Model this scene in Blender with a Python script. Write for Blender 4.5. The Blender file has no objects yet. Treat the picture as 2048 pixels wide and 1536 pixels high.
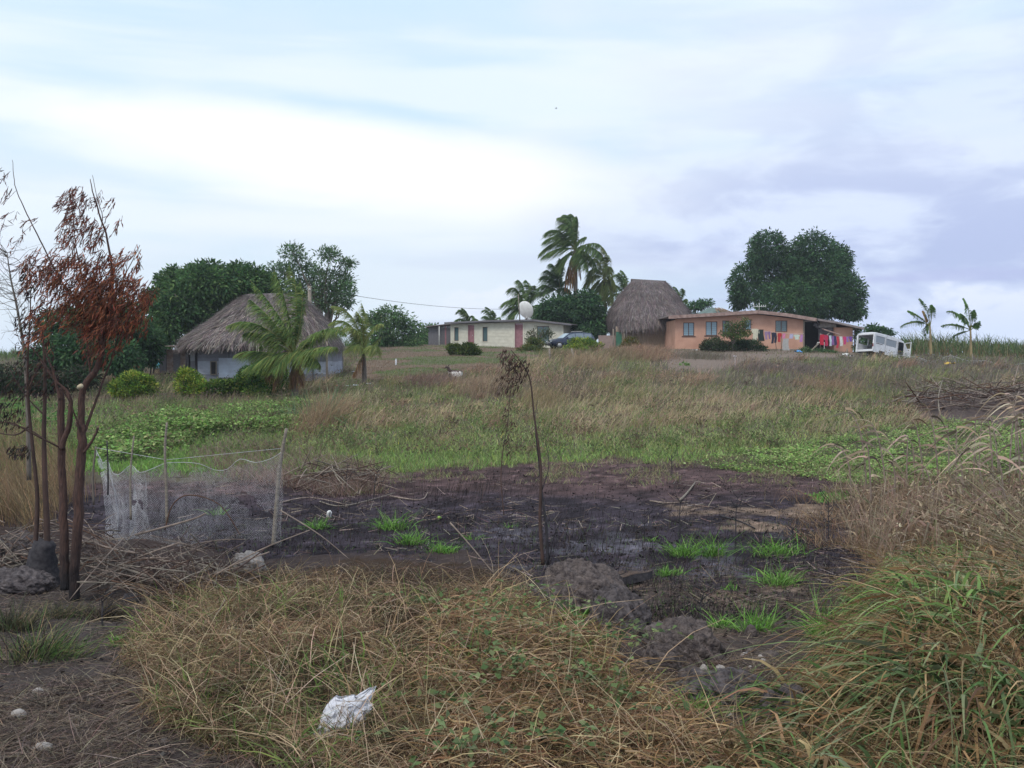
import bpy, math, random
import numpy as np
from mathutils import Vector, Matrix, Euler
random.seed(7); RNG = np.random.default_rng(7)
S = bpy.context.scene; COL = S.collection
# ---------------------------------------------------------------- camera
F = 1991.0; HZ = 715.0; CZ = 2.3
PITCH = math.atan((768-HZ)/F)
cd = bpy.data.cameras.new('camera'); cam = bpy.data.objects.new('camera', cd); COL.objects.link(cam)
cd.sensor_width = 36; cd.lens = F/2048*36; cd.clip_end = 6000; cd.clip_start = .1
cam.location = (0, 0, CZ); cam.rotation_euler = (math.pi/2-PITCH, 0, 0); S.camera = cam
# ---------------------------------------------------------------- sky and sun
SUN_EL, SUN_AZ = math.radians(55), math.radians(-148)
w = bpy.data.worlds.new('World'); S.world = w; w.use_nodes = True
nt = w.node_tree; nt.nodes.clear()
def nn(nt, t, **k):
    n = nt.nodes.new(t)
    for a, v in k.items(): setattr(n, a, v)
    return n
def build_sky():
    L = nt.links.new
    out = nn(nt, 'ShaderNodeOutputWorld'); bg = nn(nt, 'ShaderNodeBackground'); bg.inputs[1].default_value = .091
    L(bg.outputs[0], out.inputs[0])
    sky = nn(nt, 'ShaderNodeTexSky'); sky.sky_type = 'NISHITA'; sky.sun_disc = False
    sky.sun_elevation = SUN_EL; sky.sun_rotation = SUN_AZ; sky.dust_density = 2
    tc = nn(nt, 'ShaderNodeTexCoord'); sp = nn(nt, 'ShaderNodeSeparateXYZ'); L(tc.outputs['Generated'], sp.inputs[0])
    def m(op, a, b=None, c=None):
        n = nn(nt, 'ShaderNodeMath', operation=op)
        for i, v in enumerate((a, b, c)):
            if v is None: continue
            if isinstance(v, (int, float)): n.inputs[i].default_value = v
            else: L(v, n.inputs[i])
        return n.outputs[0]
    def sm(v, a, b, lo=0., hi=1.):
        n = nn(nt, 'ShaderNodeMapRange', interpolation_type='SMOOTHSTEP'); L(v, n.inputs[0])
        for i, q in enumerate((a, b, lo, hi)): n.inputs[i+1].default_value = q
        return n.outputs[0]
    def noise(sx, sz, off, detail=6, rough=.5, dist=0.):
        mp = nn(nt, 'ShaderNodeMapping'); L(tc.outputs['Generated'], mp.inputs[0])
        mp.inputs['Scale'].default_value = (sx, sx, sz); mp.inputs['Location'].default_value = off
        n = nn(nt, 'ShaderNodeTexNoise'); L(mp.outputs[0], n.inputs[0]); n.inputs['Scale'].default_value = 1
        n.inputs['Detail'].default_value = detail; n.inputs['Roughness'].default_value = rough; n.inputs['Distortion'].default_value = dist
        return n.outputs['Fac']
    def mix(f, a, b):
        n = nn(nt, 'ShaderNodeMix', data_type='RGBA'); L(f, n.inputs[0])
        for i, v in ((6, a), (7, b)):
            if isinstance(v, tuple): n.inputs[i].default_value = (*[q*10 for q in v], 1)
            else: L(v, n.inputs[i])
        return n.outputs[2]
    az = m('ARCTAN2', sp.outputs[0], sp.outputs[1]); el = sp.outputs[2]
    n1 = noise(2.6, 8.5, (3.1, 1.2, .4), 4, .45, .25); n2 = noise(6.5, 19, (1.7, 5, 2.2), 6, .55, .3); n3 = noise(2.0, 16, (7.1, 2, 9.3), 5, .5, .2)
    base = mix(sm(n1, .36, .62), (.64, .82, .96), (.77, .87, .98))
    k = nn(nt, 'ShaderNodeMix', data_type='RGBA'); k.inputs[0].default_value = .12; L(base, k.inputs[6]); L(sky.outputs[0], k.inputs[7]); base = k.outputs[2]
    white = m('MULTIPLY', sm(n3, .42, .62), sm(el, .03, .13)); base = mix(m('MULTIPLY', white, .5), base, (.90, .94, 1.0))
    # bright opening of the cloud left of centre
    d1 = m('ADD', m('POWER', m('DIVIDE', m('ADD', az, .17), .34), 2), m('POWER', m('DIVIDE', m('SUBTRACT', m('SUBTRACT', el, .175), m('MULTIPLY', az, -.09)), .05), 2))
    base = mix(m('MULTIPLY', sm(m('ADD', d1, m('MULTIPLY', n2, .9)), .5, 1.7, 1, 0), .85), base, (1.02, 1.02, 1.03))
    # heavier blue grey cloud bank towards the right
    side = sm(m('ADD', az, m('MULTIPLY', n1, .5)), .26, .60)
    lav = mix(sm(n2, .40, .60), (.44, .52, .78), (.66, .75, .95))
    base = mix(m('MULTIPLY', m('MULTIPLY', side, sm(el, .10, .30, 1, .35)), .95), base, lav)
    # flat cloud streaks near the horizon
    n4 = noise(1.6, 26, (4, 4, 4), 5, .5, .3)
    st = m('MULTIPLY', m('MULTIPLY', sm(n4, .5, .62), sm(el, .13, .05)), sm(az, -.25, .2, .25, 1))
    base = mix(m('MULTIPLY', st, .7), base, (.45, .50, .78))
    # small puffs low on the horizon
    pf = m('MULTIPLY', sm(n2, .52, .60), sm(m('ABSOLUTE', m('SUBTRACT', el, .07)), .0, .05, 1, 0)); base = mix(m('MULTIPLY', pf, .75), base, (.80, .86, 1.0))
    low = sm(el, -.02, .045, 1, 0); base = mix(m('MULTIPLY', low, .6), base, (.66, .78, .98))
    L(base, bg.inputs[0])
build_sky()
sd = bpy.data.lights.new('sun', 'SUN'); sd.energy = 1.5; sd.angle = math.radians(20); sd.color = (1, .96, .9)
so = bpy.data.objects.new('sun', sd); COL.objects.link(so)
v = Vector((math.sin(SUN_AZ)*math.cos(SUN_EL), math.cos(SUN_AZ)*math.cos(SUN_EL), math.sin(SUN_EL)))
so.rotation_euler = v.to_track_quat('Z', 'Y').to_euler(); so.location = (0, 0, 30)
vs = S.view_settings; vs.view_transform = 'Standard'; vs.look = 'None'; vs.exposure = .34; vs.gamma = 1; vs.use_curve_mapping = False
S.render.resolution_x = 1024; S.render.resolution_y = 768
# ---------------------------------------------------------------- tags and projection
def tag(o, label=None, cat=None, group=None, kind=None):
    if label: o['label'] = label
    if cat: o['category'] = cat
    if group: o['group'] = group
    if kind: o['kind'] = kind
    return o
def thing(name, label, cat, loc=(0, 0, 0), rz=0, group=None):
    o = bpy.data.objects.new(name, None); COL.objects.link(o); o.location = loc; o.rotation_euler = (0, 0, rz)
    o.empty_display_size = .2
    return tag(o, label, cat, group)
def copy_tree(o, parent=None):
    c = o.copy(); COL.objects.link(c)
    if parent is not None: c.parent = parent
    for ch in KIDS.get(o.name, []): 
        n = copy_tree(ch, c); KIDS.setdefault(c.name, []).append(n)
    return c
KIDS = {}
cp, sp_ = math.cos(PITCH), math.sin(PITCH)
def W(px, py, d):
    u = (px-1024)/F; v = (768-py)/F
    k = d/(cp+v*sp_)
    return Vector((u*k, d, CZ+k*(-sp_+v*cp)))
def X(px, d): return (px-1024)/F*d
def project(x, y, z):
    yy = np.maximum(y, .3); zz = z-CZ
    f = yy*cp-zz*sp_; v = (yy*sp_+zz*cp)/f; return 1024+F*x/f, 768-F*v
# ---------------------------------------------------------------- terrain
DD = np.array([0, 4, 6, 8, 9.5, 20, 25, 35, 45, 53, 65, 75, 85, 95, 105, 150, 400, 3000.])
UC = (np.array([-900, 100, 500, 860, 1100, 1500, 2048, 3000])-1024)/F
near = [.45, .42, .32, .12, 0, 0]
TZ = np.array([near+z for z in (
 [.05, .15, .35, .7, 1.3, 1.8, 2.2, 2.4, 2.5, 2.6, 2.0, 0],
 [.05, .15, .35, .7, 1.3, 1.8, 2.2, 2.4, 2.55, 2.6, 2.0, 0],
 [.05, .2, .42, .78, 1.6, 2.25, 2.75, 3.1, 3.3, 3.1, 2.2, 0],
 [.1, .42, .85, 1.3, 2.05, 2.6, 3.05, 3.45, 3.6, 3.3, 2.2, 0],
 [.12, .5, 1.0, 1.5, 2.2, 2.68, 2.98, 3.18, 3.25, 3.1, 2.2, 0],
 [.12, .55, 1.05, 1.45, 2.0, 2.5, 2.95, 3.0, 3.0, 2.9, 2.2, 0],
 [.1, .4, .8, 1.15, 1.65, 2.05, 2.2, 2.3, 2.3, 2.3, 2.0, 0],
 [.1, .4, .8, 1.15, 1.65, 2.05, 2.2, 2.3, 2.3, 2.3, 2.0, 0])])
def hsh(ix, iy, s): 
    v = np.sin(ix*127.1+iy*311.7+s*74.7)*43758.5453
    return v-np.floor(v)
def vn(x, y, s=0):
    ix, iy = np.floor(x), np.floor(y); fx, fy = x-ix, y-iy; fx = fx*fx*(3-2*fx); fy = fy*fy*(3-2*fy)
    a = hsh(ix, iy, s); b = hsh(ix+1, iy, s); c = hsh(ix, iy+1, s); d = hsh(ix+1, iy+1, s)
    return a+(b-a)*fx+(c-a)*fy+(a-b-c+d)*fx*fy
def fbm(x, y, s=0, o=4):
    r = 0; a = .5
    for i in range(o): r = r+a*vn(x*2**i, y*2**i, s+i); a *= .5
    return r/(1-.5**o)
def ss(x, a, b):
    t = np.clip((x-a)/(b-a), 0, 1); return t*t*(3-2*t)
def H(x, y):
    x = np.asarray(x, float); y = np.asarray(y, float)
    yy = np.maximum(y, 0); u = x/np.maximum(yy, 4.)
    cols = np.stack([np.interp(yy, DD, t) for t in TZ])
    k = np.clip(np.searchsorted(UC, u)-1, 0, len(UC)-2); f = np.clip((u-UC[k])/(UC[k+1]-UC[k]), 0, 1)
    f = f*f*(3-2*f); idx = np.arange(u.size)
    c2 = cols.reshape(len(TZ), -1); kf = k.reshape(-1)
    z = (c2[kf, idx]*(1-f.reshape(-1))+c2[kf+1, idx]*f.reshape(-1)).reshape(u.shape)
    px = 1024+F*u
    # heap of straw in the foreground, and its bank on the right
    z = z+.16*ss(px, 230, 560)*(1-ss(px, 980, 1300))*ss(yy, 4.6, 6.4)*(1-ss(yy, 8.0, 9.6))
    z = z+.42*ss(px, 1640, 1880)*ss(yy, 3.2, 5.5)*(1-ss(yy, 8.2, 11.5))
    amp = .05+.10*ss(yy, 8, 40)*(1-ss(yy, 9.5, 21)*(1-ss(yy, 21, 26)))
    z = z+amp*(fbm(x*.9, yy*.9, 3)-.5)*(1+.6*ss(yy, 22, 30))+.035*(fbm(x*5, yy*5, 9, 3)-.5)
    # hump overgrown by vines at left
    z = z+.15*ss(px, 180, 330)*(1-ss(px, 520, 640))*ss(yy, 24, 29)*(1-ss(yy, 31, 38))
    # spoil bank at right
    z = z+.35*ss(px, 1800, 1900)*ss(yy, 33, 35.5)*(1-ss(yy, 36, 39))
    return z
def Hs(x, y): return float(H(np.array([x]), np.array([y]))[0])
def G(px, d, dz=0): 
    x = X(px, d); return Vector((x, d, Hs(x, d)+dz))
_DS = np.geomspace(3.0, 150, 900)
def gp(px, py):
    """ground point seen at a photo pixel"""
    u = (px-1024)/F; v = (768-py)/F; k = _DS/(cp+v*sp_); zr = CZ+k*(-sp_+v*cp); hit = np.nonzero(zr <= H(u*k, _DS))[0]
    d = float(_DS[hit[0]]) if len(hit) else 100.; return G(px, d), d
def inpoly(px, py, poly):
    px = np.asarray(px); inside = np.zeros(px.shape, bool); n = len(poly); j = n-1
    for i in range(n):
        xi, yi = poly[i]; xj, yj = poly[j]
        if yi != yj: inside ^= ((yi > py) != (yj > py)) & (px < (xj-xi)*(py-yi)/(yj-yi)+xi)
        j = i
    return inside
P_BURNT = [(590,975),(700,958),(900,930),(1100,922),(1380,928),(1500,945),(1700,962),(1740,1010),(1690,1060),(1720,1130),(1660,1230),(1600,1320),(1660,1400),(1560,1470),(1420,1440),(1350,1370),(1300,1290),(1200,1250),(1080,1160),(980,1105),(800,1120),(620,1095),(480,1110),(300,1070),(100,1040),(190,960),(560,950)]
P_STRAW = [(270,1260),(330,1190),(500,1140),(700,1120),(960,1130),(1050,1180),(1090,1260),(1220,1310),(1290,1370),(1360,1460),(1500,1560),(1520,1900),(620,1900),(600,1560),(420,1490),(260,1400)]
P_DIRT = [(-900,1120),(0,1120),(120,1110),(300,1120),(330,1160),(270,1240),(260,1400),(420,1490),(600,1560),(620,2000),(-900,2000)]
P_CROP = [(1380,930),(1480,912),(1600,893),(1700,868),(1850,848),(2100,838),(2700,838),(2700,985),(2100,985),(1900,1000),(1720,965),(1550,945)]
P_VINE = [(170,905),(200,865),(330,838),(480,822),(600,818),(640,835),(600,865),(480,860),(400,880),(300,915),(230,925)]
P_VINE2 = [(-50,770),(60,800),(150,830),(180,870),(60,860),(-50,850)]
P_RIGHT = [(1530,1560),(1620,1430),(1690,1300),(1740,1190),(1740,1110),(1800,1070),(1900,1060),(3000,1060),(3000,1900),(1420,1900)]
P_RDRY = [(1690,965),(1900,990),(3000,940),(3000,1090),(1850,1100),(1740,1140),(1690,1090),(1670,1000)]
P_DIRT2 = [(1310,690),(1700,690),(1720,712),(1500,722),(1440,745),(1340,742)]
P_SLOPE = [(720,700),(880,688),(1060,690),(1080,720),(1010,745),(880,752),(760,770),(700,760)]
P_SPOIL = [(1800,790),(2100,775),(2700,780),(2700,840),(2100,850),(1850,840)]
def jitq(x, y, px, py):
    k = np.clip(12/np.maximum(y, 4), .16, 1.3); return px+(fbm(x*1.3, y*1.3, 21)-.5)*110*k, py+(fbm(x*1.3, y*1.3, 31)-.5)*64*k+(fbm(x*5, y*5, 32, 2)-.5)*16*k
def C(*rgb): return np.array([((c/255)/12.92 if c/255 <= .04045 else ((c/255+.055)/1.055)**2.4) for c in rgb])
# ---------------------------------------------------------------- materials
def M(name, a, b=None, rough=.85, scale=6, bump=.25, attr=False, transl=0, metal=0, detail=6, spec=.25, stretch=None, bdist=.02):
    m = bpy.data.materials.new(name); m.use_nodes = True; t = m.node_tree; t.nodes.clear(); L = t.links.new
    out = nn(t, 'ShaderNodeOutputMaterial'); bs = nn(t, 'ShaderNodeBsdfPrincipled')
    bs.inputs['Roughness'].default_value = rough; bs.inputs['Metallic'].default_value = metal
    bs.inputs['Specular IOR Level'].default_value = spec
    tc = nn(t, 'ShaderNodeTexCoord'); mp = nn(t, 'ShaderNodeMapping'); L(tc.outputs['Object'], mp.inputs[0])
    if stretch: mp.inputs['Scale'].default_value = stretch
    no = nn(t, 'ShaderNodeTexNoise'); no.inputs['Scale'].default_value = scale; no.inputs['Detail'].default_value = detail; no.inputs['Roughness'].default_value = .6
    L(mp.outputs[0], no.inputs[0])
    rmp = nn(t, 'ShaderNodeMapRange'); L(no.outputs['Fac'], rmp.inputs[0]); rmp.inputs[1].default_value = .33; rmp.inputs[2].default_value = .67
    mx = nn(t, 'ShaderNodeMix', data_type='RGBA'); L(rmp.outputs[0], mx.inputs[0])
    mx.inputs[6].default_value = (*a, 1); mx.inputs[7].default_value = (*(b if b is not None else [q*.7 for q in a]), 1)
    col = mx.outputs[2]
    if attr:
        at = nn(t, 'ShaderNodeAttribute', attribute_name='Col'); m2 = nn(t, 'ShaderNodeMix', data_type='RGBA', blend_type='MULTIPLY'); m2.inputs[0].default_value = 1
        L(at.outputs['Color'], m2.inputs[6]); L(col, m2.inputs[7]); col = m2.outputs[2]
    L(col, bs.inputs['Base Color'])
    if bump:
        bp = nn(t, 'ShaderNodeBump'); bp.inputs['Strength'].default_value = bump; bp.inputs['Distance'].default_value = bdist
        L(no.outputs['Fac'], bp.inputs['Height']); L(bp.outputs[0], bs.inputs['Normal'])
    sh = bs.outputs[0]
    if transl:
        tr = nn(t, 'ShaderNodeBsdfTranslucent'); L(col, tr.inputs[0]); ms = nn(t, 'ShaderNodeMixShader'); ms.inputs[0].default_value = transl
        L(sh, ms.inputs[1]); L(tr.outputs[0], ms.inputs[2]); sh = ms.outputs[0]
    L(sh, out.inputs[0]); return m
def glassmat(name, col, rough=.08):
    m = M(name, col, col, rough=rough, bump=0, spec=.8); return m
m_ground = M('ground_soil', (1, 1, 1), (.62, .60, .58), rough=.95, scale=9, bump=.7, attr=True, detail=10, bdist=.05, spec=.1)
m_blade = M('grass_blade', (1, 1, 1), (.75, .75, .72), rough=.7, scale=3, bump=0, attr=True, transl=.22, spec=.15)
m_straw = M('dry_straw', (1, 1, 1), (.75, .72, .7), rough=.7, scale=5, bump=0, attr=True, transl=.12, spec=.2)
m_leaf = M('leaf', (1, 1, 1), (.7, .74, .7), rough=.75, scale=1.2, bump=0, attr=True, transl=.3, spec=.12)
def char_base(m, z0, z1):
    t = m.node_tree; L = t.links.new; bs = next(n for n in t.nodes if n.type == 'BSDF_PRINCIPLED'); src = bs.inputs['Base Color'].links[0].from_socket
    tc = nn(t, 'ShaderNodeTexCoord'); sp = nn(t, 'ShaderNodeSeparateXYZ'); L(tc.outputs['Object'], sp.inputs[0]); no = nn(t, 'ShaderNodeTexNoise'); no.inputs['Scale'].default_value = 7; L(tc.outputs['Object'], no.inputs[0])
    ma = nn(t, 'ShaderNodeMath', operation='MULTIPLY_ADD'); L(no.outputs['Fac'], ma.inputs[0]); ma.inputs[1].default_value = -.7; L(sp.outputs[2], ma.inputs[2])
    mr = nn(t, 'ShaderNodeMapRange'); L(ma.outputs[0], mr.inputs[0]); mr.inputs[1].default_value = z0-.35; mr.inputs[2].default_value = z1-.35
    mx = nn(t, 'ShaderNodeMix', data_type='RGBA'); L(mr.outputs[0], mx.inputs[0]); mx.inputs[6].default_value = (.02, .018, .02, 1); L(src, mx.inputs[7]); L(mx.outputs[2], bs.inputs['Base Color'])
m_char = M('charred_wood', (.022, .02, .024), (.06, .055, .06), scale=20, bump=.5, rough=.8)
m_barkc = M('bark_scorched', (.13, .072, .055), (.055, .036, .034), scale=22, bump=1.0, stretch=(3, 3, .5), bdist=.03)
m_bark = M('bark_red_brown', (.16, .085, .055), (.07, .045, .035), scale=14, bump=.6, stretch=(3, 3, .7))
char_base(m_barkc, .15, .75)
m_barkg = M('bark_grey', (.2, .17, .14), (.1, .085, .075), scale=12, bump=.6, stretch=(3, 3, .6))
m_wood = M('weathered_wood', (.30, .26, .21), (.16, .135, .11), scale=10, bump=.4, stretch=(1, 1, 4))
m_stick = M('dead_stick', (.34, .27, .22), (.17, .13, .11), scale=9, bump=.3)
m_rock = M('rock', (.21, .17, .155), (.06, .048, .05), scale=22, bump=1.0, detail=15, bdist=.08)
m_rockl = M('pale_rock', (.42, .38, .35), (.22, .2, .19), scale=14, bump=.8, detail=10)
m_white = M('white_paint', (.78, .78, .76), (.62, .61, .58), scale=3, bump=.05, rough=.5)
m_metal = M('galvanised_metal', (.5, .5, .5), (.35, .35, .36), scale=4, bump=.05, rough=.45, metal=.3)
# ---------------------------------------------------------------- mesh helpers
def mesh_np(name, V, Fq, C_=None, mat=None, parent=None, smooth=False):
    me = bpy.data.meshes.new(name); V = np.ascontiguousarray(V, np.float32).reshape(-1, 3); Fq = np.ascontiguousarray(Fq, np.int32)
    n, k = Fq.shape
    me.vertices.add(len(V)); me.vertices.foreach_set('co', V.ravel())
    me.loops.add(n*k); me.loops.foreach_set('vertex_index', Fq.ravel())
    me.polygons.add(n); me.polygons.foreach_set('loop_start', np.arange(0, n*k, k, dtype=np.int32))
    if smooth: me.polygons.foreach_set('use_smooth', np.ones(n, bool))
    if C_ is not None:
        at = me.color_attributes.new('Col', 'FLOAT_COLOR', 'POINT'); c4 = np.ones((len(V), 4), np.float32); c4[:, :3] = C_; at.data.foreach_set('color', c4.ravel())
    me.update(calc_edges=True)
    if mat: me.materials.append(mat)
    o = bpy.data.objects.new(name, me); COL.objects.link(o)
    if parent is not None: o.parent = parent; KIDS.setdefault(parent.name, []).append(o)
    return o
def nrm(v): return v/np.maximum(np.linalg.norm(v, axis=-1, keepdims=True), 1e-6)
def ribbons(P, D, L, Wd, bend, col, segs=2, tipcol=None, tip=.12, face=None):
    """N ribbon blades: root P, start direction D, length L, width Wd, bend vector (N,3) added as t^2."""
    N = len(P); D = nrm(D); t = np.linspace(0, 1, segs+1)
    side = nrm(np.cross(D, RNG.normal(size=(N, 3)) if face is None else face))
    c = P[:, None]+D[:, None]*(L[:, None, None]*t[None, :, None])+(bend*L[:, None])[:, None]*(t**2)[None, :, None]
    wt = (1-(1-tip)*t**1.6)
    off = side[:, None]*(Wd[:, None, None]*.5*wt[None, :, None])
    V = np.stack([c-off, c+off], 2).reshape(N, -1, 3)
    base = (np.arange(N)*(2*(segs+1)))[:, None, None]; s = (np.arange(segs)*2)[None, :, None]
    Fq = (base+s+np.array([0, 1, 3, 2])[None, None]).reshape(-1, 4)
    tc = col if tipcol is None else tipcol
    cc = col[:, None]*(1-t[None, :, None])+tc[:, None]*t[None, :, None]
    cc = np.repeat(cc, 2, axis=1)
    return V.reshape(-1, 3), Fq, cc.reshape(-1, 3)
def leaves(P, U, Nn, L, Wd, col):
    N = len(P); U = nrm(U); Sd = nrm(np.cross(U, Nn)); up = np.cross(Sd, U)
    a = P; b = P+U*(L*.45)[:, None]+Sd*(Wd*.5)[:, None]+up*(Wd*.12)[:, None]; c = P+U*L[:, None]-up*(L*.12)[:, None]; d = P+U*(L*.45)[:, None]-Sd*(Wd*.5)[:, None]+up*(Wd*.12)[:, None]
    V = np.stack([a, b, c, d], 1).reshape(-1, 3); Fq = (np.arange(N)*4)[:, None]+np.arange(4)[None]
    return V, Fq, np.repeat(col, 4, axis=0)
def join(parts):
    V = []; Fq = []; Cc = []; o = 0
    for v, f, c in parts: V.append(v); Fq.append(f+o); Cc.append(c); o += len(v)
    return np.concatenate(V), np.concatenate(Fq), np.concatenate(Cc)
def jit(col, n, s=.18, hue=.06):
    c = np.asarray(col, float)
    if c.ndim == 1: c = np.repeat(c[None], n, 0)
    return np.clip(c*(1+RNG.normal(0, s, (n, 1)))*(1+RNG.normal(0, hue, (n, 3))), .004, .9)
def pick(cols, n, wts=None, s=.18):
    cols = np.array(cols); k = RNG.choice(len(cols), n, p=None if wts is None else np.array(wts)/sum(wts)); return jit(cols[k], n, s)
class MB:
    def __init__(s): s.v = []; s.f = []; s.sm = []
    def add(s, vs, fs, sm=False):
        o = len(s.v); s.v += [tuple(v) for v in vs]
        for f in fs: s.f.append([i+o for i in f]); s.sm.append(sm)
    def box(s, x0, x1, y0, y1, z0, z1):
        s.add([(x0,y0,z0),(x1,y0,z0),(x1,y1,z0),(x0,y1,z0),(x0,y0,z1),(x1,y0,z1),(x1,y1,z1),(x0,y1,z1)], [(3,2,1,0),(4,5,6,7),(0,1,5,4),(1,2,6,5),(2,3,7,6),(3,0,4,7)]); return s
    def hexa(s, p):  # 8 points, bottom 4 then top 4
        s.add(p, [(3,2,1,0),(4,5,6,7),(0,1,5,4),(1,2,6,5),(2,3,7,6),(3,0,4,7)]); return s
    def prism(s, poly, y0, y1):  # polygon in x,z extruded along y
        n = len(poly); s.add([(x, y0, z) for x, z in poly]+[(x, y1, z) for x, z in poly], [tuple(range(n)), tuple(range(2*n-1, n-1, -1))]+[(i, i+n, (i+1) % n+n, (i+1) % n) for i in range(n)]); return s
    def tube(s, pts, r, n=6, cap=True):
        pts = [Vector(p) for p in pts]; m = len(pts)
        if not hasattr(r, '__len__'): r = [r]*m
        elif len(r) != m: r = list(np.interp(np.linspace(0, 1, m), np.linspace(0, 1, len(r)), r))
        vs = []; prev = None
        for i, p in enumerate(pts):
            t = (pts[min(i+1, m-1)]-pts[max(i-1, 0)])
            if t.length < 1e-7: t = Vector((0, 0, 1))
            t.normalize()
            if prev is None: a = t.orthogonal().normalized()
            else:
                a = prev-t*prev.dot(t)
                a = a.normalized() if a.length > 1e-5 else t.orthogonal().normalized()
            prev = a; b = t.cross(a)
            for k in range(n): an = 2*math.pi*k/n; vs.append(p+(a*math.cos(an)+b*math.sin(an))*r[i])
        fs = [(i*n+k, i*n+(k+1) % n, (i+1)*n+(k+1) % n, (i+1)*n+k) for i in range(m-1) for k in range(n)]
        if cap: fs += [tuple(range(n-1, -1, -1)), tuple((m-1)*n+k for k in range(n))]
        s.add(vs, fs, True); return s
    def loft(s, rings, closed=True, cap=True):
        n = len(rings[0]); vs = [p for r in rings for p in r]
        fs = [(i*n+k, i*n+(k+1) % n, (i+1)*n+(k+1) % n, (i+1)*n+k) for i in range(len(rings)-1) for k in range(n if closed else n-1)]
        if cap: fs += [tuple(range(n-1, -1, -1)), tuple((len(rings)-1)*n+k for k in range(n))]
        s.add(vs, fs, True); return s
    def build(s, name, mat, parent=None, label=None, bevel=0):
        me = bpy.data.meshes.new(name); me.from_pydata(s.v, [], s.f); me.polygons.foreach_set('use_smooth', np.array(s.sm, bool)); me.materials.append(mat); me.update()
        o = bpy.data.objects.new(name, me); COL.objects.link(o)
        if parent is not None: o.parent = parent; KIDS.setdefault(parent.name, []).append(o)
        if label: o['label'] = label
        if bevel:
            b = o.modifiers.new('bevel', 'BEVEL'); b.width = bevel; b.segments = 2; b.limit_method = 'ANGLE'
        return o
def wobble(a, b, n, amt, rnd=random):
    a, b = Vector(a), Vector(b); L = (b-a).length
    out = []
    for i in range(n+1):
        t = i/n; p = a.lerp(b, t); k = amt*L*math.sin(math.pi*t)**.5 if 0 < t < 1 else 0
        out.append(p+Vector((rnd.uniform(-1, 1), rnd.uniform(-1, 1), rnd.uniform(-1, 1)))*k)
    return out
def bez(p, n):
    p = [Vector(q) for q in p]; out = []
    for i in range(n+1):
        t = i/n; q = p
        while len(q) > 1: q = [q[j].lerp(q[j+1], t) for j in range(len(q)-1)]
        out.append(q[0])
    return out
# ---------------------------------------------------------------- ground sheet
def build_ground():
    ys = np.concatenate([[-60, -20, -8, -3], np.linspace(0, 3.5, 8), np.geomspace(3.8, 130, 420), np.geomspace(135, 3000, 40)])
    sx = np.linspace(-1, 1, 300); sx = np.sign(sx)*np.abs(sx)**1.15
    wd = np.maximum(ys, 0)*.78+6; wd[:4] = 40; wd = np.where(ys > 130, ys*1.2, wd)
    Xg = sx[None, :]*wd[:, None]; Yg = np.repeat(ys[:, None], len(sx), 1); Zg = H(Xg, Yg)
    Vv = np.stack([Xg, Yg, Zg], -1).reshape(-1, 3)
    r, c = Xg.shape; i = np.arange(r-1)[:, None]*c+np.arange(c-1)[None]; Fq = np.stack([i, i+1, i+c+1, i+c], -1).reshape(-1, 4)
    x, y, z = Vv.T; px, py = project(x, y, z)
    qx, qy = jitq(x, y, px, py)
    col = np.repeat(np.array([[.085, .08, .05]]), len(Vv), 0)
    n1 = fbm(x*.25, y*.25, 5)[:, None]; col = col*(1-n1)+np.array([.14, .115, .085])*n1
    kn = ss(qy, 945, 985)[:, None]; col = col*(1-kn)+np.array([.062, .046, .043])*kn
    def put(poly, c, a=1.): 
        k = inpoly(qx, qy, poly)[:, None]*a
        return col*(1-k)+np.asarray(c)*k
    col = put(P_SLOPE, .5*np.array([.19, .145, .11])+.5*np.where(fbm(x*.35, y*.35, 77)[:, None] > .5, np.array([.09, .14, .05]), np.array([.2, .15, .11])))
    col = put(P_DIRT2, [.23, .18, .15]); col = put(P_SPOIL, [.11, .085, .08])
    col = put(P_CROP, [.085, .085, .045]); col = put(P_VINE, [.05, .06, .03])
    col = put(P_STRAW, [.055, .036, .025]); col = put(P_DIRT, np.array([.085, .07, .066])*(1-.3*fbm(x*2, y*2, 4)[:, None])); col = put(P_RIGHT, [.032, .024, .02]); col = put(P_RDRY, [.14, .1, .08])  # soil under straw and right-hand grass darkened, painting in shade between the blades
    t = ss(qy, 965, 1015)[:, None]; bc = np.array([.088, .056, .056])*(1-t)+np.array([.040, .032, .042])*t; mt = ss(fbm(x*3.1, y*3.1, 57, 5), .35, .65)[:, None]; bc = bc*(.6+.8*mt)
    ash = ss(fbm(x*2.2, y*2.2, 50, 5), .52, .68)[:, None]*ss(qy, 1040, 1070)[:, None]*ss(px, 900, 1000)[:, None]*(1-ss(px, 1500, 1620))[:, None]*(1-ss(qy, 1130, 1180))[:, None]
    bc = bc*(1-ash*.55)+np.array([.15, .145, .175])*ash*.55
    t2 = (ss(qy, 1150, 1200)*ss(px, 1200, 1300))[:, None]; bc = bc*(1-t2)+np.array([.07, .055, .05])*t2
    tl = (ss(fbm(x*1.5, y*1.5, 58, 4), .5, .62)*np.clip(inpoly(qx, qy, [(1280, 1000), (1500, 1010), (1680, 1030), (1680, 1090), (1500, 1070), (1300, 1030)])*1.+inpoly(qx, qy, [(1200, 1170), (1450, 1140), (1620, 1150), (1640, 1290), (1450, 1290), (1350, 1210)])*.8, 0, 1))[:, None]; bc = bc*(1-tl)+np.array([.20, .145, .11])*tl
    col = put(P_BURNT, bc)
    speck = (RNG.random(len(Vv)) < .08)[:, None]; col = np.where(speck & inpoly(qx, qy, P_BURNT)[:, None], col*1.9, col)
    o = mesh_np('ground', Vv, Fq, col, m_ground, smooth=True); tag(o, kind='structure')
build_ground()
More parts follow.
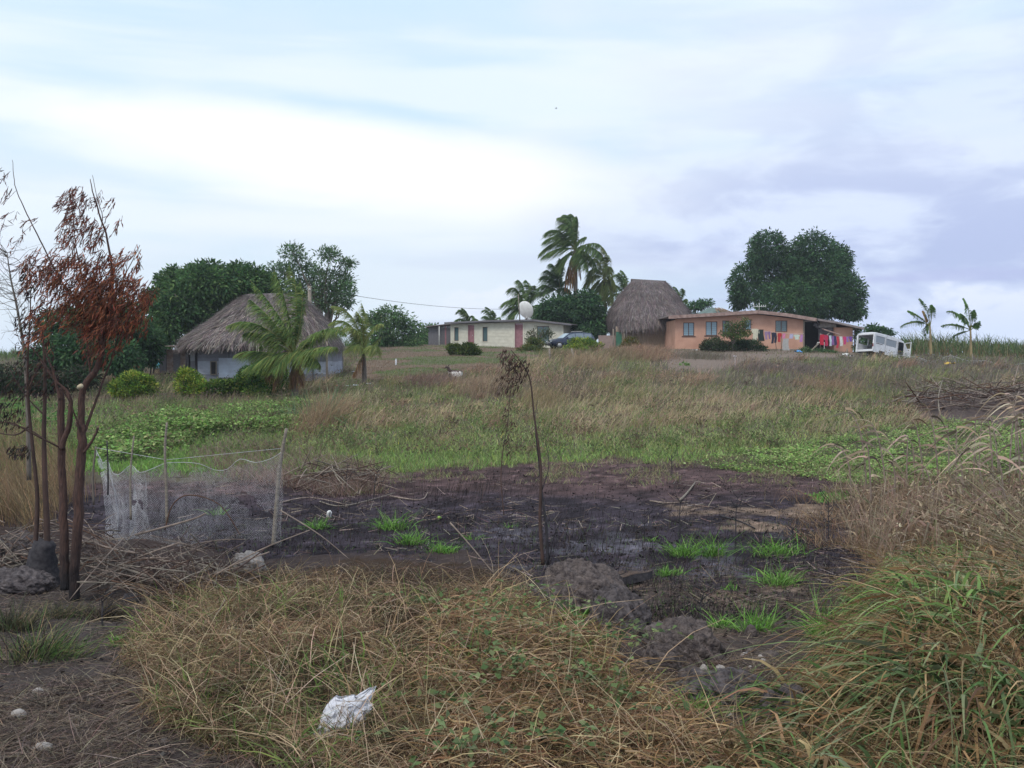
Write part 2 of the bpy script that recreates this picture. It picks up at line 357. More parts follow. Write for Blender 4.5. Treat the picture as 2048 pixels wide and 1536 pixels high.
# ================================================================ buildings
m_peach = M('peach_painted_render', (.61, .36, .26), (.47, .26, .185), scale=.9, bump=.08, rough=.9, detail=9)
m_conc = M('concrete', (.33, .30, .27), (.2, .18, .16), scale=5, bump=.3)
m_cream = M('cream_paint', (.68, .65, .55), (.55, .52, .43), scale=2.5, bump=.1, rough=.7, detail=9)
m_pink = M('faded_pink_paint', (.36, .18, .2), (.27, .13, .15), scale=4, bump=.1)
m_roofiron = M('weathered_roof_iron', (.30, .26, .25), (.17, .14, .135), scale=3, bump=.1, rough=.7)
m_fascia = M('flaking_fascia_paint', (.42, .30, .26), (.22, .14, .12), scale=4, bump=.3, detail=10)
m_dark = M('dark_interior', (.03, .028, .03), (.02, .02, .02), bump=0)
m_glass = glassmat('louvre_glass', (.09, .14, .15)); m_glassb = glassmat('dusty_blue_glass', (.2, .3, .36), .2)
m_curt = M('curtain_cloth', (.33, .36, .4), (.2, .22, .26), scale=8, bump=.2, stretch=(6, 1, 1))
m_frame = M('brown_window_frame', (.14, .085, .07), (.1, .06, .05), bump=.1)
m_grey = M('grey_timber', (.20, .19, .205), (.12, .115, .125), scale=6, bump=.3, stretch=(1, 1, 4))
m_greydoor = M('green_door_paint', (.07, .2, .13), (.05, .14, .09), bump=.1)
m_bamboo = M('split_bamboo_wall', (.50, .39, .29), (.30, .22, .17), scale=12, bump=.5, stretch=(5, 5, .5))
m_thatch = M('old_thatch', (.17, .145, .14), (.09, .075, .075), scale=16, bump=.9, stretch=(1, 1, .35), detail=9, bdist=.08)
m_iron = M('corrugated_iron', (.46, .49, .56), (.26, .28, .33), scale=2.2, bump=.08, rough=.55, metal=.15, detail=8)
m_bluepaint = M('navy_car_paint', (.025, .035, .07), (.018, .026, .055), rough=.25, bump=0, spec=.6)
m_tyre = M('tyre_rubber', (.02, .02, .02), (.03, .03, .03), bump=.1)
m_tin = M('rusty_tin', (.20, .12, .09), (.32, .28, .26), scale=5, bump=.2)
def interp(prof, x): return float(np.interp(x, [p[0] for p in prof], [p[1] for p in prof]))
def panel(mb, prof, zb, opens, y0, y1):
    xs = sorted({p[0] for p in prof} | {o[0] for o in opens} | {o[1] for o in opens})
    for a, b in zip(xs[:-1], xs[1:]):
        if b-a < 1e-4: continue
        mid = (a+b)/2; z = zb
        for o in sorted([o for o in opens if o[0] < mid < o[1]], key=lambda q: q[2]):
            if o[2] > z+1e-4: mb.box(a, b, y0, y1, z, o[2])
            z = max(z, o[3])
        ta, tb = interp(prof, a), interp(prof, b)
        if min(ta, tb) > z+.01: mb.hexa([(a,y0,z),(b,y0,z),(b,y1,z),(a,y1,z),(a,y0,ta),(b,y0,tb),(b,y1,tb),(a,y1,ta)])
def window(par, x0, x1, z0, z1, y, style='louvre', fw=.055, mat=None, glass=None, sill=True, split=True):
    mb = MB(); mb.box(x0, x0+fw, y-.02, y+.07, z0, z1).box(x1-fw, x1, y-.02, y+.07, z0, z1).box(x0+fw, x1-fw, y-.02, y+.07, z1-fw, z1).box(x0+fw, x1-fw, y-.02, y+.07, z0, z0+fw)
    xm = (x0+x1)/2
    if split: mb.box(xm-fw/2, xm+fw/2, y-.018, y+.06, z0+fw, z1-fw)
    wf = mb.build('window', mat or m_frame, par)
    g = glass or m_glass
    spans = [(x0+fw, xm-fw/2), (xm+fw/2, x1-fw)] if split else [(x0+fw, x1-fw)]
    for (a, b) in spans:
        if style == 'louvre':
            n = max(3, int((z1-z0-2*fw)/.17)); h = (z1-z0-2*fw)/n
            for i in range(n):
                z = z0+fw+i*h; k = MB(); k.hexa([(a,y+.005,z+.004),(b,y+.005,z+.004),(b,y+.012,z),(a,y+.012,z),(a,y+.035,z+h*.97),(b,y+.035,z+h*.97),(b,y+.042,z+h*.96),(a,y+.042,z+h*.96)]); k.build('pane', g, wf)
        else: MB().box(a, b, y+.012, y+.02, z0+fw, z1-fw).build('pane', g, wf)
    if style == 'louvre':
        k = MB(); a, b = spans[0][0]+.1*(x1-x0), spans[-1][0]+.12*(x1-x0); n = 10; yy = y+.12
        k.loft([[(a+(b-a)*i/n, yy+.025*math.sin(i*2.3), z0+fw) for i in range(n+1)], [(a+(b-a)*(i/n*.7+.15), yy+.02*math.sin(i*2.3), (z0+z1)/2) for i in range(n+1)], [(a+(b-a)*i/n, yy+.025*math.sin(i*2.3), z1-fw) for i in range(n+1)]], closed=False, cap=False)
        k.build('curtain', m_curt, wf)
    if sill: MB().box(x0-.12, x1+.12, y-.07, y+.0, z0-.09, z0-.002).build('sill', mat or m_frame, wf)
    return wf
# ---- peach house
def peach_house():
    d = 86; s = d/F; base = W(1350, 698, d).z; ox = X(1350, d)
    def x(px): return (px-1350)*s
    def z(py): return (698-py)*s
    t = thing('peach_house', 'long low peach painted house with louvre windows and rusty fascia behind the washing line', 'house', (ox, d, base))
    prof = [(0, z(638)), (x(1512), z(628.5)), (x(1606), z(640))]
    op = [(x(1366), x(1388), z(672), z(645)), (x(1411), x(1434), z(671), z(643)), (x(1444), x(1458), z(668), z(641)), (x(1489), x(1502), z(660), z(640)), (x(1550), x(1574), z(664), z(641))]
    mb = MB(); panel(mb, prof, .0, op, 0, .18); Lx = x(1606)
    mb.box(0, .18, .18, 7, 0, z(640)); mb.box(Lx-.18, Lx, .18, 7, 0, z(642)); mb.box(.18, Lx-.18, 6.8, 7, 0, z(640))
    mb.build('wall', m_peach, t)
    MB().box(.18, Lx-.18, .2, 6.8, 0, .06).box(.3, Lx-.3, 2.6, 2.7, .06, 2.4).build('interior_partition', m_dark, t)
    MB().box(-.05, Lx+.04, -.06, 7.05, -.6, -.004).build('foundation', m_conc, t)
    for i, o in enumerate(op): window(t, *o, y=.03, glass=m_glassb if i in (0, 1, 3) else m_glass, sill=i in (0, 1, 2), split=i != 3)
    # roof: low pitched sheet with deep fascia
    rp = [(x(1334), z(632.5)), (x(1420), z(627.5)), (x(1512), z(622)), (x(1570), z(628)), (x(1628), z(637.5))]
    r = MB()
    for a, b in zip(rp[:-1], rp[1:]): r.hexa([(a[0],-.62,a[1]-.07),(b[0],-.62,b[1]-.07),(b[0],7.4,b[1]-.07),(a[0],7.4,a[1]-.07),(a[0],-.62,a[1]+.03),(b[0],-.62,b[1]+.03),(b[0],7.4,b[1]+.03),(a[0],7.4,a[1]+.03)])
    rf = r.build('roof', m_roofiron, t)
    for a, b in zip(rp[:-1], rp[1:]):
        f = MB(); f.hexa([(a[0]+.01,-.66,a[1]-.26),(b[0]-.01,-.66,b[1]-.26),(b[0]-.01,-.625,b[1]-.26),(a[0]+.01,-.625,a[1]-.26),(a[0]+.01,-.66,a[1]+.02),(b[0]-.01,-.66,b[1]+.02),(b[0]-.01,-.625,b[1]+.02),(a[0]+.01,-.625,a[1]+.02)]); f.build('fascia_board', m_fascia, rf)
    for i in range(22):   # roof sheet ribs seen at the edge
        xx = rp[0][0]+.2+i*.58; 
        if xx < rp[-1][0]: zz = interp(rp, xx)+.03; MB().box(xx, xx+.05, -.6, 7.3, zz-.02, zz+.035).build('roof_rib', m_roofiron, rf)
    # open porch with board wall
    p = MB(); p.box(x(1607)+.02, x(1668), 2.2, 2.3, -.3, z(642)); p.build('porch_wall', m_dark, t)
    for i in range(9):
        a = x(1638)+i*.155; MB().box(a, a+.145, .25+.01*(i % 3), .29+.01*(i % 3), .75+random.uniform(0, .04), z(640)+random.uniform(-.05, .02)).build('board', m_grey, t)
    MB().box(x(1636), x(1672), .0, .05, z(655), z(643)).build('upper_board', m_conc, t)
    k = MB(); k.hexa([(x(1641),-1.0,z(661)),(x(1672),-1.0,z(671)),(x(1672),-.2,z(668)),(x(1641),-.2,z(658)),(x(1641),-1.0,z(660)),(x(1672),-1.0,z(669)),(x(1672),-.2,z(666)),(x(1641),-.2,z(656))]); k.build('awning', m_fascia, t)
    k = MB(); k.box(x(1668), x(1705), 0, .16, -.6, z(655)).box(x(1668), x(1668)+.16, .16, 4, -.6, z(650)).box(x(1705)-.16, x(1705), .16, 4, -.6, z(657)).box(x(1668)+.16, x(1705)-.16, 3.84, 4, -.6, z(654)); k.build('annex_wall', m_peach, t)
    rr = [(x(1630), z(639)), (x(1668), z(645)), (x(1722), z(657))]
    k = MB()
    for a, b in zip(rr[:-1], rr[1:]): k.hexa([(a[0],-.75,a[1]-.12),(b[0],-.75,b[1]-.12),(b[0],4.4,b[1]-.12),(a[0],4.4,a[1]-.12),(a[0],-.75,a[1]+.05),(b[0],-.75,b[1]+.05),(b[0],4.4,b[1]+.05),(a[0],4.4,a[1]+.05)])
    k.build('annex_roof', m_roofiron, t)
    MB().tube([(x(1706)+.08, -.1, -.7), (x(1706)+.08, -.1, z(656))], .05).build('downpipe', m_frame, t)
    # grey timber verandah wall left of porch opening
    MB().box(x(1606)-.02, x(1606)+.1, -.05, .15, -.4, z(641)).build('corner_post', m_wood, t)
    # things near it
    a = thing('tv_antenna', 'grey rake shaped aerial on the roof of the peach house', 'antenna', (ox+x(1520), d+.6, base+z(622)))
    for q in (-10, -3, 1, 6, 10, 14): MB().tube([(q*s, 0, 0 if q == 1 else .35), (q*s, 0, .72 if q in (-10, 1) else .55)], .022, 5).build('rod', m_white, a)
    MB().tube([(-11*s, 0, .42), (14.5*s, 0, .42)], .022, 5).build('crossbar', m_white, a)
    b = MB(); pts = [(random.gauss(0, .2), random.gauss(0, .12), random.gauss(0, .3)) for _ in range(18)]
    for i in range(14): b.tube(bez([pts[i], pts[i+1], pts[i+2], pts[i+3]], 5), .07, 6)
    o = b.build('rope_bundle', m_char); o.location = (ox+x(1629), d-.35, base+z(648)); tag(o, 'black tangled bundle hanging under the porch roof of the peach house', 'bundle')
    o = MB().tube([(ox+x(1598), d-3.0, Hs(ox+x(1598), d-3.0)-.05), (ox+x(1651), d-.9, base+z(667))], .07, 7).build('leaning_pole', m_wood); tag(o, 'long pale pole leaning up against the porch awning of the peach house', 'pole')
    q0 = (ox+x(1618), d-2.2); zb = Hs(*q0)
    o = MB().tube([(q0[0], q0[1], zb+.6), (q0[0]+.02, q0[1], zb+.78), (q0[0]+14*s, q0[1], zb+.78), (q0[0]+14*s, q0[1], zb-.05)], .035, 6).build('pipe_frame', m_white); tag(o, 'white bent pipe standing in front of the house porch', 'pipe')
    # green covered roof behind
    h = thing('rear_shed', 'shed behind the peach house whose roof is covered with a green tarpaulin', 'shed', (X(1430, 108), 108, base))
    k = MB(); k.box(-2.6, 2.6, 0, 3.5, -.5, 3.6); k.build('wall', m_grey, h)
    k = MB(); rg = []
    for yy in (-.5, 1.7, 4): rg.append([(-2.9+i*.58, yy, 3.4+(1.45-abs(-2.9+i*.58)*.42)*(1.0 if yy == 1.7 else .45)+random.uniform(-.06, .06)) for i in range(11)])
    k.loft(rg, closed=False, cap=False); k.build('tarpaulin', M('green_tarpaulin', (.16, .21, .19), (.1, .14, .13), scale=2, bump=.3), h)
    k = MB(); 
    for i in range(40): a = random.uniform(.2, 1.2); k.tube([(a-.3, -.6+random.uniform(0, 1), 4.5+random.uniform(-.1, .2)), (a+random.uniform(0, .8), -.6, 4.0+random.uniform(-.3, .2))], .03, 4)
    o = k.build('thatch_remnant', M('tan_palm_cover', (.36, .26, .18)), h); o['kind'] = 'stuff'
peach_house()
# ---- cream weatherboard house
def cream_house():
    A = Vector((X(902, 97.5), 97.5, 0)); B = Vector((X(1127, 94.), 94., 0)); L = (B-A).length; rz = math.atan2(B.y-A.y, B.x-A.x)
    zb = W(1127, 697, 94).z
    t = thing('cream_house', 'low cream weatherboard house with two pink doors beside the parked dark car', 'house', (A.x, A.y, zb), rz)
    def x(px): return (px-902)/225*L
    def dd(px): return 97.5+(94-97.5)*(px-902)/225
    def z(px, py): return W(px, py, dd(px)).z-zb
    def o4(a, b, t0, b0): m = (a+b)/2; return (x(a), x(b), z(m, b0), z(m, t0))
    prof = [(0, z(902, 648)), (x(1070), z(1070, 643)), (L, z(1127, 650))]
    zf = z(902, 690.5)
    wins = [o4(909, 918, 654.5, 682), o4(967, 977, 654, 683), o4(1075, 1099, 652, 688)]
    doors = [(x(938.5), x(948.5), zf+.0, z(944, 651)), (x(1033), x(1048), zf-.28, z(1040, 647.5))]
    mb = MB(); panel(mb, prof, zf-.3, wins+doors, .03, .15); D = 6.5
    mb.box(0, .12, .15, D, zf-.3, prof[0][1]); mb.box(L-.12, L, .15, D, zf-.3, prof[2][1]); mb.box(.12, L-.12, D-.12, D, zf-.3, prof[2][1]); mb.build('wall', m_cream, t)
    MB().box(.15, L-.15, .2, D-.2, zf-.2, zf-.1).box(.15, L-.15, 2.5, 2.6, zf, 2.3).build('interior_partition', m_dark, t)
    # weatherboards
    xe = x(1032); top = min(prof[0][1], prof[1][1]); n = 17; h = (prof[0][1]-(zf-.26))/n
    for i in range(n+3):
        zz = zf-.26+i*h
        segs = [(0.05, xe)]
        for o in wins[:2]+doors[:1]:
            ns = []
            for a, b in segs:
                if zz+h > o[2] and zz < o[3] and a < o[0] < b: ns += [(a, o[0]-.09), (o[1]+.09, b)]
                else: ns.append((a, b))
            segs = ns
        for a, b in segs:
            # clip under the sloping top
            if zz+h > interp(prof, b): continue
            while a < b and zz+h > interp(prof, a): a += .15
            if b-a < .15: continue
            j = random.uniform(-.004, .004)
            MB().hexa([(a,-.012+j,zz),(b,-.012+j,zz+random.uniform(-.01,.01)),(b,.03,zz),(a,.03,zz),(a,.018+j,zz+h*.98),(b,.018+j,zz+h*.98),(b,.03,zz+h*.98),(a,.03,zz+h*.98)]).build('weatherboard', m_cream, t)
    for a in (0, x(1032)-.1, x(1048)+.02, L-.1): MB().box(a-.03, a+.09, -.04, .028, zf-.3, interp(prof, a)-.03).build('corner_board', m_cream, t)
    for i, o in enumerate(wins):
        if i < 2:
            k = MB(); k.box(o[0]-.09, o[0]-.002, -.03, .03, o[2]-.08, o[3]+.06).box(o[1]+.002, o[1]+.09, -.03, .03, o[2]-.08, o[3]+.06).box(o[0], o[1], -.028, .03, o[3], o[3]+.06).box(o[0], o[1], -.028, .03, o[2]-.08, o[2]); k.build('window_trim', m_cream, t)
        wf = window(t, *o, y=.05, style='fixed' if i < 2 else 'louvre', glass=m_glass, mat=m_frame, sill=False, split=i == 2, fw=.05)
    for o in doors:
        dr = MB().box(o[0]+.03, o[1]-.03, .05, .09, o[2], o[3]-.03).build('door', m_pink, t)
        MB().box(o[0]-.05, o[0]+.02, -.03, .03, o[2], o[3]+.05).box(o[1]-.02, o[1]+.05, -.03, .03, o[2], o[3]+.05).box(o[0]+.02, o[1]-.02, -.03, .03, o[3]-.02, o[3]+.05).build('door_frame', m_pink, dr)
        MB().box(o[1]-.13, o[1]-.09, .02, .05, (o[2]+o[3])/2-.05, (o[2]+o[3])/2+.05).build('handle', m_metal, dr)
    # roof slabs
    rp = [(x(892), z(902, 645.2)), (x(985), z(985, 641)), (x(1070), z(1070, 639.5)), (x(1145), z(1127, 648.5))]
    k = MB()
    for a, b in zip(rp[:-1], rp[1:]): k.hexa([(a[0],-.5,a[1]-.07),(b[0],-.5,b[1]-.07),(b[0],D+.4,b[1]-.07),(a[0],D+.4,a[1]-.07),(a[0],-.5,a[1]+.02),(b[0],-.5,b[1]+.02),(b[0],D+.4,b[1]+.02),(a[0],D+.4,a[1]+.02)])
    rf = k.build('roof', m_roofiron, t)
    for a, b in zip(rp[:-1], rp[1:]): MB().hexa([(a[0]+.02,-.53,a[1]-.15),(b[0]-.02,-.53,b[1]-.15),(b[0]-.02,-.505,b[1]-.15),(a[0]+.02,-.505,a[1]-.15),(a[0]+.02,-.53,a[1]+.0),(b[0]-.02,-.53,b[1]+.0),(b[0]-.02,-.505,b[1]+.0),(a[0]+.02,-.505,a[1]+.0)]).build('fascia_board', m_grey, rf)
    for i in range(8):
        xx = .3+i*(L-.6)/7; MB().box(xx-.09, xx+.09, .04, .22, -1.2, zf-.302).build('pier', m_conc, t)
    # grey lean-to at its left
    d2 = 100; g = thing('grey_shed', 'dark grey timber lean-to attached left of the cream house', 'shed', (X(857, d2), d2, W(857, 697, d2).z))
    s = d2/F; hh = [(697-652)*s, (697-647)*s]; w2 = 46*s
    for i in range(14):
        a = i*w2/14; zt = hh[0]+(hh[1]-hh[0])*i/14-.12
        MB().box(a, a+w2/14-.012, 0+.01*(i % 2), .04+.01*(i % 2), -.3+random.uniform(0, .1), zt).build('board', m_grey if i % 5 else m_pink if i > 9 else m_grey, g)
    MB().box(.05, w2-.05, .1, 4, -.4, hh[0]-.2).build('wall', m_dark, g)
    MB().hexa([(-.3,-.4,hh[0]-.12),(w2+.1,-.4,hh[1]-.06),(w2+.1,4.3,hh[1]-.06),(-.3,4.3,hh[0]-.12),(-.3,-.4,hh[0]-.04),(w2+.1,-.4,hh[1]+.02),(w2+.1,4.3,hh[1]+.02),(-.3,4.3,hh[0]-.04)]).build('roof', m_roofiron, g)
    MB().tube([(22*s, -.35, -.1), (22*s, -.35, hh[0]-.05)], .04).build('post', m_white, g)
    # satellite dish
    p = W(1054, 640, 96.5); sd_ = thing('satellite_dish', 'large pale satellite dish standing on the roof of the cream house', 'satellite dish', (p.x, p.y, p.z-.05))
    k = MB(); c = Vector((-.12, 0, 1.05)); ax = Vector((.55, .75, .33)).normalized(); e1 = ax.cross(Vector((0, 0, 1))).normalized(); e2 = e1.cross(ax)
    R = .86; rings = []
    for off in (0, -.03):
        for r in ([.02, .2, .4, .6, .8, 1.0] if off == 0 else [1.0, .8, .6, .4, .2, .02]): rings.append([c+ax*(off*-1-.22*(1-r*r)*-1*-1)+e1*math.cos(q*math.pi/14)*R*r+e2*math.sin(q*math.pi/14)*R*r for q in range(28)])
    k.loft(rings, cap=True); k.build('dish', m_white, sd_)
    MB().tube([c+ax*-.1, Vector((.05, .1, .5)), Vector((.06, .1, .0))], [.04, .05, .05]).build('mast', m_white, sd_)
    for q in (-.28, .32): MB().tube([Vector((.06, .1, .45)), Vector((q, .0, .0))], .03).build('leg', m_white, sd_)
    MB().tube([c-e2*.8, c-ax*-.55+Vector((-.55, -.6, .2))*.5], .02).tube([c+e2*.7, c-ax*-.5+Vector((-.55, -.6, .2))*.5], .02).build('feed_arm', m_metal, sd_)
    o = MB().tube([W(1040, 645, 93.2), W(1036.5, 588, 93.2)], [.06, .04]).build('roof_pole', m_wood); tag(o, 'thin wooden pole rising in front of the satellite dish on the cream house', 'pole')
cream_house()
# ---- thatched roofs
def ring(cx, cy, z, rx, ry, e=3., n=48, tilt=0., wob=0.):
    out = []
    for i in range(n):
        a = 2*math.pi*i/n; c, s = math.cos(a), math.sin(a)
        x = math.copysign(abs(c)**(2/e), c)*rx; y = math.copysign(abs(s)**(2/e), s)*ry
        out.append(Vector((cx+x, cy+y, z+tilt*x+random.uniform(-wob, wob))))
    return out
def thatch(par, rings, n, Ls, cols, fringe):
    mb = MB(); mb.loft(rings, cap=False); m_ = len(rings[0]); o = len(mb.v)
    mb.add([rings[-1][i] for i in range(m_)]+[sum((p for p in rings[-1]), Vector())/m_+Vector((0, 0, .06))], [(i, (i+1) % m_, m_) for i in range(m_)])
    roof = mb.build('thatch_roof', m_thatch, par)
    A = np.array([[tuple(p) for p in r] for r in rings]); nr = len(rings)
    dz = np.array([np.linalg.norm(A[i+1]-A[i], axis=1).mean()*np.linalg.norm(np.roll(A[i], 1, 0)-A[i], axis=1).mean() for i in range(nr-1)])
    ri = RNG.choice(nr-1, n, p=dz/dz.sum()); ci = RNG.integers(0, m_, n); fr = RNG.random(n)[:, None]; fc = RNG.random(n)[:, None]
    a, b, c, d = A[ri, ci], A[ri, (ci+1) % m_], A[ri+1, ci], A[ri+1, (ci+1) % m_]
    P = (a*(1-fc)+b*fc)*(1-fr)+(c*(1-fc)+d*fc)*fr; down = nrm((a*(1-fc)+b*fc)-(c*(1-fc)+d*fc)); nor = nrm(np.cross(b-a, c-a))
    P = P+nor*.02; D = down+nor*RNG.uniform(.0, .16, (n, 1))+RNG.normal(0, .22, (n, 3)); Ln = RNG.uniform(*Ls, n)
    base = pick(cols, n, s=.25); base *= (.75+.5*fbm(P[:, 0]*.9+5, P[:, 2]*1.1, 3))[:, None]
    parts = [ribbons(P, D, Ln, RNG.uniform(.02, .05, n), np.repeat([[0, 0, -.12]], n, 0), base, 1, face=nor, tip=.4)]
    nf = fringe; ci = RNG.integers(0, m_, nf); fc = RNG.random(nf)[:, None]; P = A[0, ci]*(1-fc)+A[0, (ci+1) % m_]*fc; out = nrm(P-A[0].mean(0)); Pn = P+np.array([[0, 0, .12]])
    parts.append(ribbons(Pn-out*RNG.uniform(0, .1, (nf, 1)), out*.35+np.array([[0, 0, -1]])+RNG.normal(0, .25, (nf, 3)), RNG.uniform(.1, .26, nf), RNG.uniform(.015, .04, nf), np.zeros((nf, 3)), pick(cols, nf, s=.25)*.8, 1))
    V, Fq, Cc = join(parts); o = mesh_np('thatch_straws', V, Fq, Cc, m_straw, roof); o['kind'] = 'stuff'
    return roof
TC = [(.2, .165, .155), (.28, .235, .22), (.14, .115, .115), (.36, .31, .28)]
def left_hut():
    d = 57; s = d/F; base = .85
    t = thing('thatched_hut', 'thatched hut walled with corrugated iron sheets behind the young coconut palm', 'hut', (X(525, d), d, base))
    zz = lambda py: W(525, py, d).z-base
    def R(l, r, py, ry, yc=0, e=3., tl=0., wob=0.): c = (l+r)/2-525; return ring(c*s, yc, zz(py), (r-l)/2*s, ry, e, tilt=tl, wob=wob)
    rings = [R(374, 676, 697, 3.6, wob=.07), R(369, 682, 693, 3.8, wob=.07), R(378, 676, 680, 3.6, wob=.05), R(400, 665, 662, 3.2), R(432, 652, 641, 2.6, wob=.05), R(455, 633, 620, 2.0), R(475, 615, 602, 1.3), R(488, 602, 592, .7, e=2.4), R(494, 594, 588.5, .35, e=2)]
    thatch(t, rings, 20000, (.25, .6), TC, 3500)
    k = MB(); k.tube([W(432, 640, 55.0)-Vector((X(525, d), d, base)), W(437, 650, 54.4)-Vector((X(525, d), d, base)), W(436, 668, 53.6)-Vector((X(525, d), d, base))], .03, 5); k.build('lashing_rope', M('pale_rope', (.5, .46, .4)), t)
    # walls: faces of corrugated sheets
    fr = -2.6; pts = [(-138*s, -.6), (-103*s, fr), (145*s, fr+.2), (145*s, 2.6), (-120*s, 2.8)]
    top = zz(688)
    def sheet(a, b, z0, z1, mat=m_iron, off=0.):
        a = Vector((*a, 0)); b = Vector((*b, 0)); n_ = (b-a).cross(Vector((0, 0, 1))).normalized(); m_ = max(4, int((z1-z0)/.019)); k = MB(); vs = []; 
        for side in (0, 1):
            for i in range(m_+1):
                zq = z0+(z1-z0)*i/m_; o = .013*math.sin(zq/.076*2*math.pi)+off+side*-.004
                vs += [tuple(a+n_*o+Vector((0, 0, zq))), tuple(b+n_*o+Vector((0, 0, zq)))]
        m2 = 2*(m_+1); fs = [(2*i, 2*i+1, 2*i+3, 2*i+2) for i in range(m_)]+[(m2+2*i+2, m2+2*i+3, m2+2*i+1, m2+2*i) for i in range(m_)]
        k.add(vs, fs, True); return k.build('iron_sheet', mat, t)
    irons = [m_iron, M('dull_iron', (.27, .28, .32), (.19, .19, .22), scale=2, bump=.05, rough=.7), M('bright_iron', (.55, .62, .72), (.42, .46, .54), scale=2, bump=.05, rough=.5, metal=.2)]
    for (A, B) in zip(pts, pts[1:]+pts[:1]):
        A = Vector(A); B = Vector(B); Lw = (B-A).length; nsh = max(1, round(Lw/1.7))
        for i in range(nsh):
            for j, (z0, z1) in enumerate(((-.35, .55), (.53, 1.25), (1.23, top))):
                a = A.lerp(B, i/nsh); b = A.lerp(B, (i+1)/nsh-.004)
                sheet(a, b, z0+random.uniform(-.02, .02), z1, irons[(i*2+j*5+int(Lw)) % 2], off=.006*((i+j) % 2))
    f0, f1 = Vector(pts[1]), Vector(pts[2])
    sheet(f0.lerp(f1, .17), f0.lerp(f1, .40), .35, 1.42, irons[2], .035)   # bright patch sheet
    fl = lambda q: f0.lerp(f1, q)
    # shuttered window with opening on right, on the front
    for q0, q1, z0, z1 in ((.115, .15, .55, 1.2), (.80, .885, .95, 1.3)):
        a, b = fl(q0), fl(q1); k = MB(); k.box(0, (b-a).length, -.05, .0, z0, z1); o = k.build('window', m_dark, t); o.location = (a.x, a.y-.02, 0)
        h = MB(); L_ = (b-a).length; h.box(-.05, 0, -.08, -.02, z0-.05, z1+.05).box(L_, L_+.05, -.08, -.02, z0-.05, z1+.05).box(0, L_, -.08, -.02, z1, z1+.05).box(0, L_, -.08, -.02, z0-.05, z0); h.build('window_frame', m_wood, o)
    for p in pts: MB().tube([(p[0], p[1]-.05, -.4), (p[0], p[1]-.05, top+.1)], .065, 7).build('corner_post', m_char if p[0] < -2 else m_wood, t)
    for q in (.45, .89): a = fl(q); MB().tube([(a.x, a.y-.06, -.4), (a.x, a.y-.06, top)], .04, 6).build('wall_batten', m_grey, t)
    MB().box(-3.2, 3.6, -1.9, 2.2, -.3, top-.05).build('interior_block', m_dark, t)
    # cooking shelter left of the hut
    g = thing('cooking_shelter', 'dark rickety shelter of poles and rusty iron left of the corrugated hut', 'shelter', (*G(352, 61)[:],))
    for i in range(5): MB().box(-1.0+i*.42, -.6+i*.42, 0+.03*(i % 2), .04+.03*(i % 2), .1, 1.55+random.uniform(-.1, .1)).build('wall_plank', m_tin if i % 2 else m_grey, g)
    for q in ((-1.7, -1), (-1.2, -1), (.9, -.9), (1.1, .8), (-1.6, .6)): MB().tube([(q[0], q[1], -.3), (q[0]+.05, q[1], 1.7)], .05, 6).build('post', m_char, g)
    MB().hexa([(-1.9,-1.3,1.62),(1.3,-1.3,1.75),(1.3,1.4,1.85),(-1.9,1.4,1.7),(-1.9,-1.3,1.65),(1.3,-1.3,1.78),(1.3,1.4,1.88),(-1.9,1.4,1.73)]).build('roof', m_tin, g)
    for i in range(6): MB().tube([(-1.8, -1.0+.08*i, .75), (-.9, -1.0+.08*i, .78)], .03, 5).build('bench_slat', m_wood, g)
    MB().box(-.9, 1.1, .2, 1.0, -.1, 1.3).build('back_panel', m_dark, g)
    for i, (q, c, lab) in enumerate(((276, (.5, .04, .04), 'small red cloth on the ground under the mango trees'), (318, (.1, .4, .5), 'small turquoise thing under the dark tree left of the hut'))):
        p = G(q, 66, .25); k = MB(); k.loft([ring(0, 0, z_, r, r*.7, 2, 10) for z_, r in ((-.25, .3), (0, .33), (.2, .22), (.25, .05))]); o = k.build('bundle', M('cloth_bundle', c)); o.location = p; tag(o, lab, 'bundle')
left_hut()
